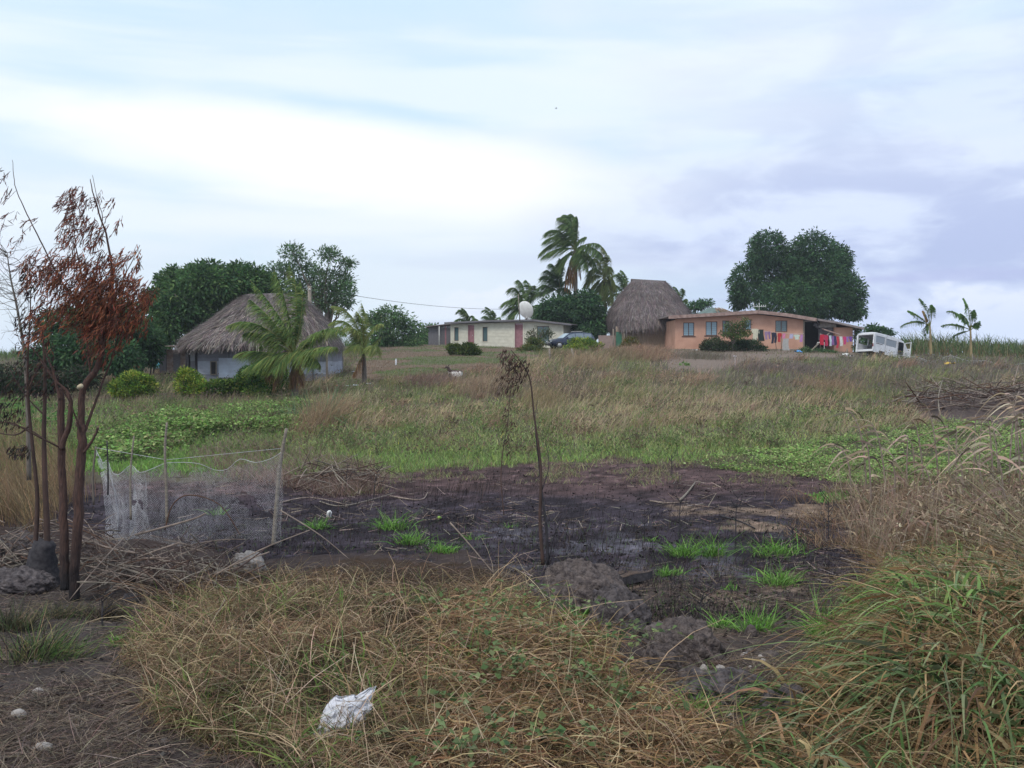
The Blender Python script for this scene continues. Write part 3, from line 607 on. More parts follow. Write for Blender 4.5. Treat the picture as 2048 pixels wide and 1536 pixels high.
def big_bure():
    d = 95; s = d/F; base = W(1297, 697, d).z
    t = thing('thatched_bure', 'tall thatched meeting house with steep roof and green door between the houses', 'hut', (X(1297, d), d, base))
    zz = lambda py: W(1297, py, d).z-base
    def R(l, r, py, ry, e=3., wob=0., tl=0.): c = (l+r)/2-1297; return ring(c*s, ry*.0, zz(py), (r-l)/2*s, ry, e, wob=wob, tilt=tl)
    rings = [R(1219, 1382, 661, 3.9, wob=.07), R(1217, 1384, 655, 4.0, wob=.06), R(1215, 1381, 638, 3.8), R(1219, 1374, 621, 3.3, wob=.05), R(1229, 1361, 605, 2.8, 2.6), R(1236, 1354, 592, 2.3, wob=.04), R(1248, 1344, 580, 1.6), R(1257, 1336, 569, .9, 2.4), R(1263, 1331, 562, .4, 2.2, tl=-.04)]
    thatch(t, rings, 24000, (.3, .7), [(.22, .18, .175), (.26, .215, .21), (.18, .15, .15), (.3, .25, .24)], 3500)
    MB().tube([(-36*s, 0, zz(560)), (0, 0, zz(563)), (34*s, 0, zz(564))], [.12, .16, .12], 7).build('ridge_roll', m_thatch, t)
    top = zz(655); x0, x1 = (1226-1297)*s, (1378-1297)*s
    dx = [(1225-1297)*s, (1237-1297)*s]
    k = MB(); panel(k, [(x0-.0, top), (x1, top)], -.4, [(dx[0], dx[1], -.4, zz(665))], -3.0, -2.85); k.box(x0, x0+.15, -2.85, 3, -.4, top).box(x1-.15, x1, -2.85, 3, -.4, top).box(x0, x1, 2.85, 3, -.4, top); k.build('wall', m_bamboo, t)
    MB().box(dx[0]+.02, dx[1]-.02, -2.98, -2.92, -.3, zz(665)).build('door', m_greydoor, t)
    n = 34
    for i in range(n):
        a = dx[1]+.05+i*(x1-dx[1]-.1)/n
        MB().tube([(a, -3.05, -.3), (a, -3.05, top)], random.uniform(.035, .05), 5).build('bamboo_pole', m_bamboo, t)
    for q in (1219, 1240, 1343, 1370): MB().tube([((q-1297)*s, -3.5, -.4), ((q-1297)*s, -3.4, zz(660))], .06, 6).build('verandah_post', m_wood, t)
    k = MB(); k.box((1192-1297)*s, (1224-1297)*s, -2.6, -2.5, -.3, zz(672)); k.build('side_screen', M('tan_panel', (.36, .27, .23), (.27, .2, .18), scale=3), t)
    o = MB().box(-.14, .14, -.12, .12, -.3, 1.0).box(-.17, .17, -.15, .15, 1.0, 1.08).build('white_post', m_white); o.location = G(1184, 91, 0); tag(o, 'short white post in the dark under the tree beside the thatched meeting house', 'post')
big_bure()
# ---- car
def car():
    p = G(1141, 86.0); t = thing('parked_car', 'dark blue estate car parked in front of the cream house', 'car', p, math.radians(197))
    # local x forward
    st = [(-2.05,.42,.80,.82,.66),(-1.98,.32,.86,.98,.78),(-1.7,.27,.90,1.36,.82),(-1.1,.24,.90,1.43,.83),(-.2,.23,.89,1.44,.83),(.35,.23,.88,1.34,.83),(.95,.24,.90,.93,.83),(1.4,.25,.84,.86,.81),(1.85,.28,.72,.74,.76),(2.03,.36,.58,.60,.66)]
    rings = []
    for x, b, be, ro, w_ in st:
        g = .16*min(1, (ro-be)/.4); y2 = w_-.05-g
        rings.append([(x,-w_*.92,b),(x,w_*.92,b),(x,w_,b+.15),(x,w_,be-.05),(x,w_-.04,be),(x,y2,ro-.04),(x,y2-.08,ro),(x,-y2+.08,ro),(x,-y2,ro-.04),(x,-w_+.04,be),(x,-w_,be-.05),(x,-w_,b+.15)])
    k = MB(); k.loft(rings); k.build('body', m_bluepaint, t)
    gl = glassmat('car_glass', (.16, .2, .24), .1); ws = glassmat('windscreen_glass', (.42, .5, .56), .15)
    for sy in (-1, 1):
        for a, b in ((-1.65, -1.0), (-.93, -.2), (-.13, .42)):
            h = lambda x: np.interp(x, [s_[0] for s_ in st], [s_[3] for s_ in st])-.09
            q = [(a, sy*.785, .93), (b+(.28 if b > .3 else 0), sy*.785, .93), (b, sy*.665, h(b)), (a, sy*.665, h(a))]
            o_ = [(x, y-sy*.03, z) for x, y, z in q]; m = MB(); m.add(q+o_, [(0, 1, 2, 3), (7, 6, 5, 4), (0, 4, 5, 1), (1, 5, 6, 2), (2, 6, 7, 3), (3, 7, 4, 0)]); 
            m.build('side_window', gl, t)
        MB().box(.55, .65, sy*.9-.08, sy*.9+.08, .9, 1.02).build('wing_mirror', m_bluepaint, t)
        MB().box(1.86, 1.99, sy*.5-.14, sy*.5+.14, .56, .70).build('headlight', m_white, t)
        MB().box(-2.03, -1.95, sy*.62-.08, sy*.62+.08, .62, .82).build('tail_light', M('red_lamp', (.3, .02, .02), rough=.3, bump=0), t)
    q = [(.98, -.70, .945), (.98, .70, .945), (.40, .58, 1.345), (.40, -.58, 1.345)]; m = MB(); m.add(q+[(x-.02, y, z-.03) for x, y, z in q], [(0, 1, 2, 3), (7, 6, 5, 4), (0, 4, 5, 1), (1, 5, 6, 2), (2, 6, 7, 3), (3, 7, 4, 0)])
    m.build('windscreen', ws, t)
    MB().box(2.0, 2.08, -.72, .72, .3, .46).build('front_bumper', m_char, t); MB().box(1.98, 2.045, -.3, .3, .5, .66).build('grille', m_metal, t); MB().box(-2.1, -2.02, -.7, .7, .34, .5).build('rear_bumper', m_char, t)
    for x in (-1.25, 1.3):
        for sy in (-1, 1):
            k = MB(); rr = []
            for y, r in ((-.09, .2), (-.1, .29), (-.06, .31), (.06, .31), (.1, .29), (.09, .2)): rr.append([(r*math.cos(a*math.pi/10), y, r*math.sin(a*math.pi/10)) for a in range(20)])
            k.loft(rr); wh = k.build('wheel', m_tyre, t); wh.location = (x, sy*.76, .31)
            k = MB(); k.loft([[(r*math.cos(a*math.pi/8), y, r*math.sin(a*math.pi/8)) for a in range(16)] for y, r in ((-.105*1, .19), (.105, .19))]); k.build('rim', m_metal, wh)
    MB().box(-.9, -.2, -.5, .5, 1.5, 1.53).build('roof_rack', m_white, t)
car()
# ---- wrecked van
def van():
    d0 = 77; p = Vector((X(1728, d0), d0, Hs(X(1728, d0), d0)+.12))
    t = thing('wrecked_van', 'abandoned white van with its tailgate missing and front door hanging open beside the sugar cane', 'van', p)
    t.rotation_euler = Euler((math.radians(-2), math.radians(10), math.radians(30)), 'XYZ')
    wm = M('chalky_white_paint', (.74, .75, .77), (.56, .56, .58), scale=2.5, bump=.05, rough=.45, detail=9)
    inn = M('grimy_interior', (.16, .16, .17), (.07, .065, .07), scale=5)
    Lv, Wv, Hv = 4.25, .84, 1.72
    # near side is y=-Wv (local), x forward from 0 (tail)
    opens = [(.16, 1.22, .98, 1.52), (1.34, 2.55, .96, 1.48), (.62, 1.28, .1, .42), (2.75, 3.45, .32, 1.50), (3.45, 3.9, .1, .52)]
    prof = [(0, Hv-.1), (.15, Hv-.02), (2.9, Hv-.02), (3.35, Hv-.12), (4.0, .98), (Lv, .86)]
    for sy in (-1, 1):
        k = MB(); panel(k, prof, .22, opens if sy < 0 else opens[:3]+opens[4:], -Wv if sy < 0 else Wv-.05, -Wv+.05 if sy < 0 else Wv)
        k.build('side_panel', wm, t)
    # roof with rounded edges
    k = MB(); rings = []
    for x, z in ((-.02, Hv-.08), (.15, Hv), (1.5, Hv+.04), (2.9, Hv), (3.3, Hv-.09)): rings.append([(x, y, z+dz) for y, dz in ((-Wv, -.05), (-Wv+.1, .03), (-.4, .07), (.4, .07), (Wv-.1, .03), (Wv, -.05), (Wv-.1, -.02), (-Wv+.1, -.02))])
    k.loft(rings); k.build('roof_panel', wm, t)
    k = MB()
    for sy in (-1, 1): k.tube([(3.32, sy*(Wv-.06), Hv-.1), (3.98, sy*(Wv-.04), .98)], .035, 6)
    k.build('windscreen_pillar', wm, t)
    q = [(3.36, -Wv+.1, Hv-.16), (3.36, Wv-.1, Hv-.16), (3.97, Wv-.08, 1.0), (3.97, -Wv+.08, 1.0)]; m = MB(); m.add(q+[(x-.03, y, z) for x, y, z in q], [(3, 2, 1, 0), (4, 5, 6, 7), (0, 1, 5, 4), (1, 2, 6, 5), (2, 3, 7, 6), (3, 0, 4, 7)]); m.build('windscreen', glassmat('van_glass', (.14, .17, .2)), t)
    MB().box(3.98, Lv+.02, -Wv+.02, Wv-.02, .3, .9).build('front_panel', wm, t); MB().box(Lv+.02, Lv+.14, -Wv, Wv, .22, .42).build('front_bumper', wm, t)
    # open back: frame, floor, lower bumper
    k = MB(); k.box(-.04, .06, -Wv, -Wv+.11, .3, Hv-.1).box(-.04, .06, Wv-.11, Wv, .3, Hv-.1).box(-.05, .06, -Wv+.11, Wv-.11, Hv-.16, Hv-.04); k.build('tailgate_frame', wm, t)
    MB().box(-.08, .05, -Wv+.05, Wv-.05, .26, .42).build('rear_sill', wm, t)
    MB().box(.07, 3.9, -Wv+.06, Wv-.06, .34, .40).build('floor_pan', inn, t)
    MB().box(1.1, 1.22, -.7, .7, .4, 1.05).box(.75, 1.1, -.7, .7, .4, .62).build('rear_seat', inn, t)
    MB().box(2.3, 2.42, -.7, .7, .4, 1.25).box(2.42, 2.85, -.7, .7, .4, .7).build('front_seat', inn, t)
    for a in (.45, 1.6, 2.4): MB().box(.07, .12, a*0-Wv+.13, Wv-.13, .42+a*0, .45) if 0 else None
    MB().box(-.05, -.02, -Wv+.02, -Wv+.10, .62, .86).build('tail_light', M('dull_red_lamp', (.25, .05, .05), bump=0), t); 
    MB().box(.2, .95, -Wv-.012, -Wv-.004, .9, .94).build('trim_strip', m_char, t)
    MB().box(1.27, 1.29, -Wv-.008, -Wv-.002, .25, 1.56).box(2.66, 2.68, -Wv-.008, -Wv-.002, .25, 1.56).build('door_seam', m_char, t)
    for o in opens[:2]: MB().box(o[0]+.03, o[1]-.03, -Wv+.02, -Wv+.028, o[2]+.02, o[3]-.02).build('side_window', glassmat('dusty_van_glass', (.22, .25, .28), .35), t)
    # wheel hub front, rear wheel missing
    k = MB(); k.loft([[(r*math.cos(a*math.pi/10), y, r*math.sin(a*math.pi/10)) for a in range(20)] for y, r in ((-.08, .15), (-.09, .26), (.09, .26), (.08, .15))]); o = k.build('wheel', m_tyre, t); o.location = (3.68, -Wv+.12, .2); 
    k = MB(); k.loft([[(r*math.cos(a*math.pi/8), y, r*math.sin(a*math.pi/8)) for a in range(16)] for y, r in ((-.1, .14), (.1, .14))]); k.build('rim', m_white, o)
    k = MB(); k.loft([[(r*math.cos(a*math.pi/10), y, r*math.sin(a*math.pi/10)) for a in range(20)] for y, r in ((-.05, .13), (.05, .13))]); o = k.build('brake_drum', m_tin, t); o.location = (.95, -Wv+.15, .22)
    # front door swung open (hinge at x=3.45)
    dm = Matrix.Translation((3.45, -Wv, 0)) @ Matrix.Rotation(math.radians(78), 4, 'Z')
    k = MB(); panel(k, [(-.78, 1.0), (0, 1.0)], .3, [(-.66, -.5, .5, .75), (-.38, -.2, .5, .72), (-.62, -.2, .82, .93)], -.02, .03)
    k.box(-.78, -.73, -.015, .025, 1.0, 1.5).box(-.73, -.12, -.015, .025, 1.45, 1.5).hexa([(-.05,-.015,1.0),(0,-.015,1.0),(0,.025,1.0),(-.05,.025,1.0),(-.17,-.015,1.5),(-.12,-.015,1.5),(-.12,.025,1.5),(-.17,.025,1.5)])
    k.v = [tuple(dm @ Vector(q)) for q in k.v]; k.build('open_door', wm, t)
van()
# ---- washing lines
def washing():
    d = 82.5; s = d/F
    def g(px, dd=d): return X(px, dd)
    def line(pa, pb, name, lab, n=14, sag=.12):
        pts = [pa.lerp(pb, i/n)-Vector((0, 0, sag*4*(i/n)*(1-i/n))) for i in range(n+1)]
        o = MB().tube(pts, .008, 4).build(name, m_white); tag(o, lab, 'clothesline'); return pts
    line(W(1498, 657, d), W(1608, 667, d), 'clothesline', 'left washing line strung before the peach wall between the shrub and the porch')
    line(W(1640, 668, d), W(1708, 673, d), 'clothesline', 'right washing line crowded with red and purple clothes by the annex')
    for a, b, lab in ((1553, 1547, 'crooked forked prop pole under the left washing line, nearer the cream shirt'), (1562, 1563, 'straight dark prop pole under the left washing line, beside the long grey skirt')):
        q = G(a, d+.1); o = MB().tube([q-Vector((0, 0, .1)), W((a+b)/2+1, 685, d+.1), W(b, 664, d+.1)], .028, 5).build('prop_pole', m_wood); tag(o, lab, 'pole')
    L = [('shirt', 1503, 1518, 657.5, 681, (.72, .68, .52), 'cream shirt at the left end of the washing line'), ('skirt', 1517, 1527, 659, 682, (.03, .045, .04), 'black green skirt beside the cream shirt on the line'),
     ('blouse', 1530, 1536, 663, 679, (.36, .24, .38), 'mauve blouse nearest the cream shirt on the line'), ('blouse', 1537, 1541.5, 663, 678, (.28, .18, .36), 'darker purple blouse just left of the black trousers'),
     ('trousers', 1543, 1553, 665, 687, (.035, .035, .06), 'black trousers hanging in the middle of the left line'), ('shirt', 1555, 1563, 666, 684, (.5, .05, .05), 'red shirt right of the black trousers'),
     ('towel', 1565, 1571, 667, 677, (.7, .25, .4), 'pink cloth above the long grey skirt'), ('skirt', 1566, 1577, 677, 701, (.45, .44, .42), 'long pale grey skirt reaching almost to the ground'),
     ('towel', 1579, 1586, 668, 677, (.5, .48, .66), 'lavender cloth under the fifth window'), ('shirt', 1588, 1600, 669, 679, (.6, .68, .58), 'pale green striped shirt near the porch corner'),
     ('skirt', 1600.5, 1605, 669, 684, (.5, .25, .5), 'violet skirt at the right end of the left washing line'),
     ('towel', 1640, 1648, 669, 690, (.55, .03, .06), 'large crimson towel at the left end of the right line'), ('shirt', 1648.5, 1657, 670, 692, (.5, .04, .1), 'dark red shirt second on the right line'),
     ('towel', 1659, 1663, 671, 692, (.6, .68, .75), 'pale blue towel next to the dark red shirt'), ('skirt', 1664, 1668, 672, 690, (.3, .14, .36), 'purple skirt between pale blue and navy clothes'),
     ('trousers', 1668.5, 1673, 672, 691, (.04, .05, .14), 'navy trousers on the right line'), ('towel', 1673.5, 1677.5, 673, 696, (.6, .05, .08), 'long bright red towel hanging lowest on the right line'),
     ('towel', 1680, 1685, 673, 692, (.72, .7, .68), 'white towel in front of the peach annex'), ('shirt', 1686, 1692.5, 673, 689, (.62, .06, .2), 'magenta red shirt right of the white towel'),
     ('towel', 1693.5, 1697, 673, 684, (.3, .2, .5), 'small violet cloth near the end of the right line'), ('shirt', 1698, 1705, 673, 683, (.2, .09, .35), 'dark purple shirt last on the right line')]
    for kind, a, b, t, bo, c, lab in L:
        dd = d-.02; P0 = W(a, t, dd); P1 = W(b, bo, dd); wd = P1.x-P0.x; h = P0.z-P1.z; ph = random.random()*6
        def patch(k, x0, x1, z0, z1, n=4, fl=0.):
            for sgn in (0, .012):
                pass
            vs = []; m_ = n+1
            for sd_ in (0, 1):
                for i in range(m_):
                    for j in range(m_):
                        fx = j/n; fz = i/n; z_ = z0+(z1-z0)*fz; e = fl*(1-(z_+h)/h)
                        vs.append(((x0+(x1-x0)*fx)*(1+e)-e*wd/2+.03*math.sin(z_*5+ph), .04*math.sin(fx*7+ph+z_*3)*(-z_/h)+sd_*.012, z_))
            mm = m_*m_; fs = []
            for i in range(n):
                for j in range(n):
                    q = i*m_+j; fs += [(q, q+1, q+m_+1, q+m_), (mm+q+m_, mm+q+m_+1, mm+q+1, mm+q)]
            k.add(vs, fs, True)
        k = MB()
        if kind == 'trousers': patch(k, 0, wd, -h*.4, 0); patch(k, 0, wd*.45, -h, -h*.4); patch(k, wd*.55, wd, -h*.93, -h*.4)
        elif kind in ('shirt', 'blouse'): patch(k, wd*.17, wd*.83, -h, 0); patch(k, 0, wd*.17, -h*.42, -h*.04, 2); patch(k, wd*.83, wd, -h*.4, -h*.05, 2)
        elif kind == 'skirt': patch(k, 0, wd, -h, 0, 4, .25)
        else: patch(k, 0, wd, -h, 0)
        o = k.build(kind, M('cloth_'+kind, c, [q*.75 for q in c], scale=8, bump=.2)); o.location = P0; tag(o, lab, 'clothing' if kind != 'towel' else 'towel', 'washing hung on the lines')
washing()
# ---- pole, wire, bird, posts
def poles():
    q = G(620, 66); top = W(620, 572, 66)
    t = thing('power_pole', 'grey wooden power pole standing behind the corrugated hut', 'pole', q)
    MB().tube([(0, 0, -.4), (0, 0, top.z-q.z)], [.15, .12], 8).build('shaft', m_wood, t); MB().tube([(0, -.12, top.z-q.z-.25), (.06, -.2, top.z-q.z-.22)], .05, 6).build('insulator', m_white, t)
    a = W(620, 575, 66); b = W(1037, 618, 93.2); n = 30
    o = MB().tube([a.lerp(b, i/n)-Vector((0, 0, .9*4*(i/n)*(1-i/n)*.5)) for i in range(n+1)], .018, 4).build('overhead_wire', m_char); tag(o, 'thin black wire from the power pole to the cream house', 'wire')
    p = W(1112, 217, 120); k = MB(); k.tube([(-.12, 0, 0), (0, 0, .02), (.14, 0, 0)], [.01, .05, .01], 6)
    o = k.build('bird', m_char); o.location = p
    k = MB(); k.add([(0, .0, .02), (-.05, .28, .1), (.06, .25, .08), (0, -.28, .08), (.07, -.24, .07), (.08, 0, .02)], [(0, 1, 2, 5), (0, 5, 4, 3)]); k.build('wing', m_char, o); tag(o, 'tiny dark bird flying high in the clouds', 'bird')
    for px, d_, h, lean, lab in ((1099, 62, .85, .0, 'short weathered fence post in front of the dark car'), (1150, 60, .9, -.22, 'weathered fence post leaning left below the yellow green bush'), (1640, 84, 1.6, 0, 'thin dark stake beside the washing line by the porch'), (1694, 80, .5, 0, 'low stake beside the van')):
        q = G(px, d_); o = MB().tube([q-Vector((0, 0, .2)), q+Vector((lean*.5, 0, h*.5)), q+Vector((lean, 0, h))], [.08, .07, .055] if h < 1.2 else [.03, .03, .025], 7).build('fence_post', m_wood); tag(o, lab, 'post')
poles()
# ================================================================ trees, palms and shrubs
def crown(par, lobes, ncl, k, cr, LL, WW, cols, droop=.5, wind=(-.15, 0, 0), inner=.35, name='crown', mat=None, fill=None):
    """leaf clumps spread over and inside px-located ellipsoids; lobes: (px,py,rx,rz,d[,ry metres])"""
    org = par.location; A = []
    area = np.array([l[2]*l[3]*(l[4]/60)**2 for l in lobes]); li = RNG.choice(len(lobes), ncl, p=area/area.sum())
    Lc = np.array([tuple(W(l[0], l[1], l[4])) for l in lobes]); R = np.array([(l[2]*l[4]/F, (l[5] if len(l) > 5 else l[2]*l[4]/F*.9), l[3]*l[4]/F) for l in lobes])
    R = np.maximum(R-(.6*cr+.35*LL), R*.45); dr = nrm(RNG.normal(size=(ncl, 3))); rad = np.where(RNG.random(ncl) < inner, RNG.random(ncl)**.5, RNG.normal(.97, .07, ncl))
    rad = rad*(.86+.28*fbm(dr[:, 0]*2.3+dr[:, 1]+li*3, dr[:, 2]*2.3+dr[:, 1]*1.7, 8))
    Cn = Lc[li]+dr*R[li]*rad[:, None]
    cc = pick(cols, ncl, s=.22)
    P = np.repeat(Cn, k, 0); N = len(P); dj = nrm(RNG.normal(size=(N, 3))); P = P+dj*cr*RNG.random((N, 1))**.6*np.array([1.2, 1.2, .8])
    U = dj*.9+np.repeat(dr, k, 0)*.5+np.array([[0, 0, -droop]])+np.array([wind])+RNG.normal(0, .25, (N, 3))
    col = np.repeat(cc, k, 0); col = jit(col, N, .10, .04)
    V, Fq, Cc = leaves(P-np.array([tuple(org)]), U, RNG.normal(size=(N, 3))+np.array([[0, 0, .8]]), LL*RNG.uniform(.7, 1.3, N), WW*RNG.uniform(.7, 1.3, N), col)
    o = mesh_np(name, V, Fq, Cc, mat or m_leaf, par); return o, Cn
def limbs(par, base, Cn, n, r0, mat, fork=.35, r1=.03, name='trunk'):
    org = par.location; base = Vector(base)-org; k = MB(); cen = Vector(Cn.mean(0))-org; f = base.lerp(cen, fork)
    k.tube(wobble(base-Vector((0, 0, .3)), f, 4, .03), [r0*1.25, r0], 9)
    for i in range(n):
        q = Vector(Cn[RNG.integers(len(Cn))])-org; st = base.lerp(f, random.uniform(.6, 1.)) if i else f
        mid = st.lerp(q, .5)+Vector((0, 0, .1*(q-st).length)); p = bez([st, mid, q], 6); k.tube([a+Vector((random.uniform(-1, 1), random.uniform(-1, 1), random.uniform(-1, 1)))*.04*(q-st).length*(0 < j < 6) for j, a in enumerate(p)], [r0*random.uniform(.4, .7), r1], 5)
    return k.build(name, mat, par)
DG = [(.055, .125, .055), (.08, .165, .07), (.045, .095, .05), (.105, .195, .08)]
MG = [(.10, .19, .075), (.13, .23, .09), (.075, .14, .06), (.16, .25, .11)]
YG = [(.24, .35, .05), (.34, .41, .07), (.13, .25, .05), (.09, .16, .04), (.40, .42, .08)]
def tree(label, bpx, bd, lobes, ncl, k=9, cr=.45, LL=.34, WW=.13, cols=DG, r0=.25, nl=14, name='broadleaf_tree', cat='tree', group=None, bark=None, droop=.5, inner=.35, fork=.35, wind=(-.15, 0, 0), mat=None):
    b = G(bpx, bd); t = thing(name, label, cat, b, group=group)
    c, Cn = crown(t, lobes, ncl, k, cr, LL, WW, cols, droop, wind, inner, mat=mat); limbs(t, b, Cn, nl, r0, bark or m_barkg, fork); return t
tree('huge round dark green mango tree behind the peach house', 1600, 118, [(1536, 497, 40, 40, 116), (1520, 520, 28, 34, 116.5), (1625, 518, 60, 58, 115), (1678, 520, 30, 36, 117), (1492, 567, 38, 44, 116), (1560, 560, 55, 45, 118), (1590, 600, 85, 44, 113), (1650, 580, 60, 62, 114), (1695, 590, 38, 52, 116), (1702, 622, 32, 24, 115), (1478, 595, 20, 30, 117), (1600, 555, 45, 60, 117)], 6000, 9, .5, .38, .15, DG, .5, 22, name='mango_tree')
tree('dense dark bushy tree beneath the tall coconut palms', 1160, 99, [(1120, 620, 45, 32, 98), (1165, 612, 42, 34, 97), (1195, 640, 30, 30, 97), (1130, 655, 40, 28, 98), (1178, 662, 34, 22, 96), (1095, 640, 28, 30, 100)], 1700, 9, .5, .36, .15, DG, .3, 10)
tree('spreading dark mango tree just left of the thatched roof', 400, 72, [(400, 580, 85, 48, 72), (470, 570, 70, 42, 74), (350, 620, 55, 50, 70), (420, 630, 70, 45, 72), (520, 590, 50, 50, 75), (330, 660, 40, 40, 69), (365, 560, 45, 28, 73), (440, 553, 40, 24, 74), (330, 560, 20, 14, 73), (395, 538, 18, 12, 73), (420, 534, 22, 12, 74), (480, 538, 26, 14, 75), (510, 548, 26, 18, 76), (350, 545, 20, 12, 73), (310, 600, 26, 30, 70)], 4200, 9, .5, .34, .14, [(.065, .135, .05), (.095, .18, .065), (.05, .10, .045), (.13, .21, .075)], .4, 20, name='mango_tree')
tree('airy tall tree with open branching crown behind the power pole', 655, 78, [(585, 505, 30, 24, 78), (610, 540, 38, 30, 79), (655, 510, 26, 22, 77), (690, 528, 22, 18, 78), (650, 560, 45, 36, 78), (690, 590, 26, 36, 77), (600, 590, 45, 40, 79), (560, 545, 36, 26, 80), (655, 600, 50, 40, 78), (690, 560, 24, 24, 78)], 1250, 7, .42, .28, .1, [(.13, .21, .11), (.17, .26, .13), (.10, .16, .08)], .22, 30, inner=.6, fork=.3, wind=(.4, 0, .25), droop=.05, name='rain_tree')
tree('dark leafy tree at the left edge behind the burnt tree', 150, 52, [(120, 655, 50, 44, 53), (190, 640, 55, 46, 52), (250, 650, 50, 55, 54), (160, 700, 70, 42, 51), (240, 715, 48, 40, 51), (300, 690, 28, 50, 56), (90, 720, 40, 40, 52)], 1900, 9, .36, .26, .11, DG, .22, 14)
tree('low dark thicket filling the left edge under the trees', 20, 46, [(10, 755, 60, 30, 46), (70, 765, 50, 28, 45), (-50, 760, 60, 35, 46), (120, 770, 30, 26, 46), (160, 755, 40, 26, 48)], 900, 9, .3, .2, .09, [(.04, .07, .035), (.06, .09, .05), (.07, .06, .04)], .08, 14, name='thicket', cat='bush', fork=.1)
tree('pale green shrubby tree behind the second young palm', 790, 92, [(780, 635, 40, 28, 92), (820, 660, 32, 30, 93), (765, 665, 34, 28, 91), (800, 685, 45, 18, 92), (745, 640, 20, 20, 92)], 900, 7, .45, .3, .12, MG, .15, 16, inner=.5, fork=.2, name='shrubby_tree')
tree('distant thicket between the pale shrubby tree and the grey lean-to', 845, 108, [(835, 680, 26, 18, 108), (862, 665, 26, 20, 110), (815, 690, 24, 14, 107)], 420, 7, .5, .34, .14, MG, .12, 8, fork=.2, name='thicket', cat='bush')
tree('small flat topped tree in the gap between the bure and the green roof', 1397, 112, [(1390, 612, 26, 10, 112), (1408, 606, 22, 7, 112), (1380, 630, 16, 14, 112)], 240, 7, .4, .3, .13, DG, .12, 12, fork=.5)
tree('flat topped tree behind the wrecked van', 1757, 92, [(1748, 657, 18, 6, 92), (1765, 665, 24, 8, 92), (1740, 675, 14, 14, 92)], 260, 7, .4, .28, .12, DG, .1, 12, fork=.4)
tree('tangled small tree growing in front of the porch end and van', 1716, 86, [(1718, 668, 12, 20, 86), (1715, 695, 10, 16, 86)], 120, 6, .3, .22, .1, MG, .05, 6, fork=.2, name='shrub', cat='bush')
# shrubs
def shrub(label, bpx, bd, lobes, ncl, cols=YG, k=8, cr=.16, LL=.13, WW=.06, name='shrub', group=None, r0=.05, droop=-.3, inner=.45): return tree(label, bpx, bd, lobes, ncl, k, cr, LL, WW, cols, r0, 10, name, 'bush', group, m_barkg, droop, inner, .15)
shrub('round yellow green shrub standing alone left of the hut', 265, 44, [(262, 775, 42, 24, 44), (292, 772, 24, 24, 44.3), (238, 778, 22, 18, 44), (268, 755, 28, 14, 44)], 900)
shrub('yellow green shrub at the front left corner of the hut', 382, 46, [(380, 768, 32, 28, 46), (372, 750, 18, 18, 46), (398, 780, 26, 20, 45.6)], 620)
shrub('low green hedge shrub before the corrugated wall', 440, 46, [(435, 777, 28, 20, 46), (460, 772, 24, 18, 46.2)], 460, cols=[(.16, .24, .05), (.08, .16, .04), (.24, .31, .07), (.05, .10, .03)])
shrub('large dark green hedge shrub to the left of the young coconut palm', 520, 46.5, [(515, 757, 44, 30, 46.5), (555, 765, 30, 34, 46.3), (490, 768, 30, 26, 46.5), (530, 785, 45, 16, 46), (545, 745, 28, 20, 47)], 1200, cols=[(.07, .16, .04), (.12, .23, .05), (.045, .10, .03), (.22, .30, .06)])
shrub('round yellow green shrub in front of the cream house', 926, 72, [(925, 702, 30, 13, 72), (908, 696, 17, 11, 72), (938, 692, 16, 8, 72), (948, 704, 16, 9, 72)], 560, cr=.2, LL=.17, WW=.08, cols=[(.12, .16, .04), (.16, .19, .05), (.06, .10, .03)])
shrub('bushy green shrub before the pink door of the cream house', 1058, 78, [(1058, 705, 26, 17, 78), (1070, 690, 22, 16, 79), (1045, 715, 16, 14, 77)], 460, cr=.2, LL=.16, WW=.08, cols=[(.12, .15, .05), (.08, .12, .04), (.17, .17, .05)])
shrub('blue green shrub at the foot of the post by the dark car', 1056, 74, [(1055, 722, 24, 16, 74), (1070, 730, 18, 10, 74)], 300, cols=[(.07, .12, .08), (.10, .16, .10), (.05, .09, .06)], cr=.2, LL=.16, WW=.1)
shrub('sparse twiggy shrub before the big window of the cream house', 1078, 84, [(1078, 672, 26, 20, 84), (1098, 668, 14, 14, 84), (1060, 680, 14, 12, 84)], 130, cols=[(.09, .12, .06), (.14, .15, .08)], cr=.25, LL=.16, WW=.08, inner=.8)
shrub('yellow green shrub in front of the rear of the dark car', 1162, 80, [(1165, 687, 30, 14, 80), (1150, 697, 28, 11, 79), (1190, 692, 18, 10, 80)], 500, cr=.2, LL=.16, WW=.08)
shrub('orange tipped shrub below the green door of the bure', 1262, 84, [(1262, 690, 20, 18, 84), (1250, 700, 20, 12, 84), (1275, 700, 14, 10, 84)], 320, cols=[(.14, .16, .04), (.24, .14, .05), (.10, .12, .04)], cr=.2, LL=.15, WW=.07)
shrub('dark rounded shrub under the louvre windows of the peach house', 1430, 81, [(1428, 690, 26, 17, 81), (1455, 695, 26, 13, 81), (1410, 694, 12, 11, 81)], 520, cols=[(.05, .085, .04), (.07, .11, .045), (.09, .08, .05)], cr=.2, LL=.15, WW=.07)
shrub('dark shrub between the small tree and the left washing line', 1500, 81.3, [(1498, 690, 28, 13, 81.3), (1522, 697, 16, 8, 81), (1480, 690, 18, 14, 81.5)], 420, cols=[(.035, .075, .035), (.05, .10, .04)], cr=.2, LL=.15, WW=.07)
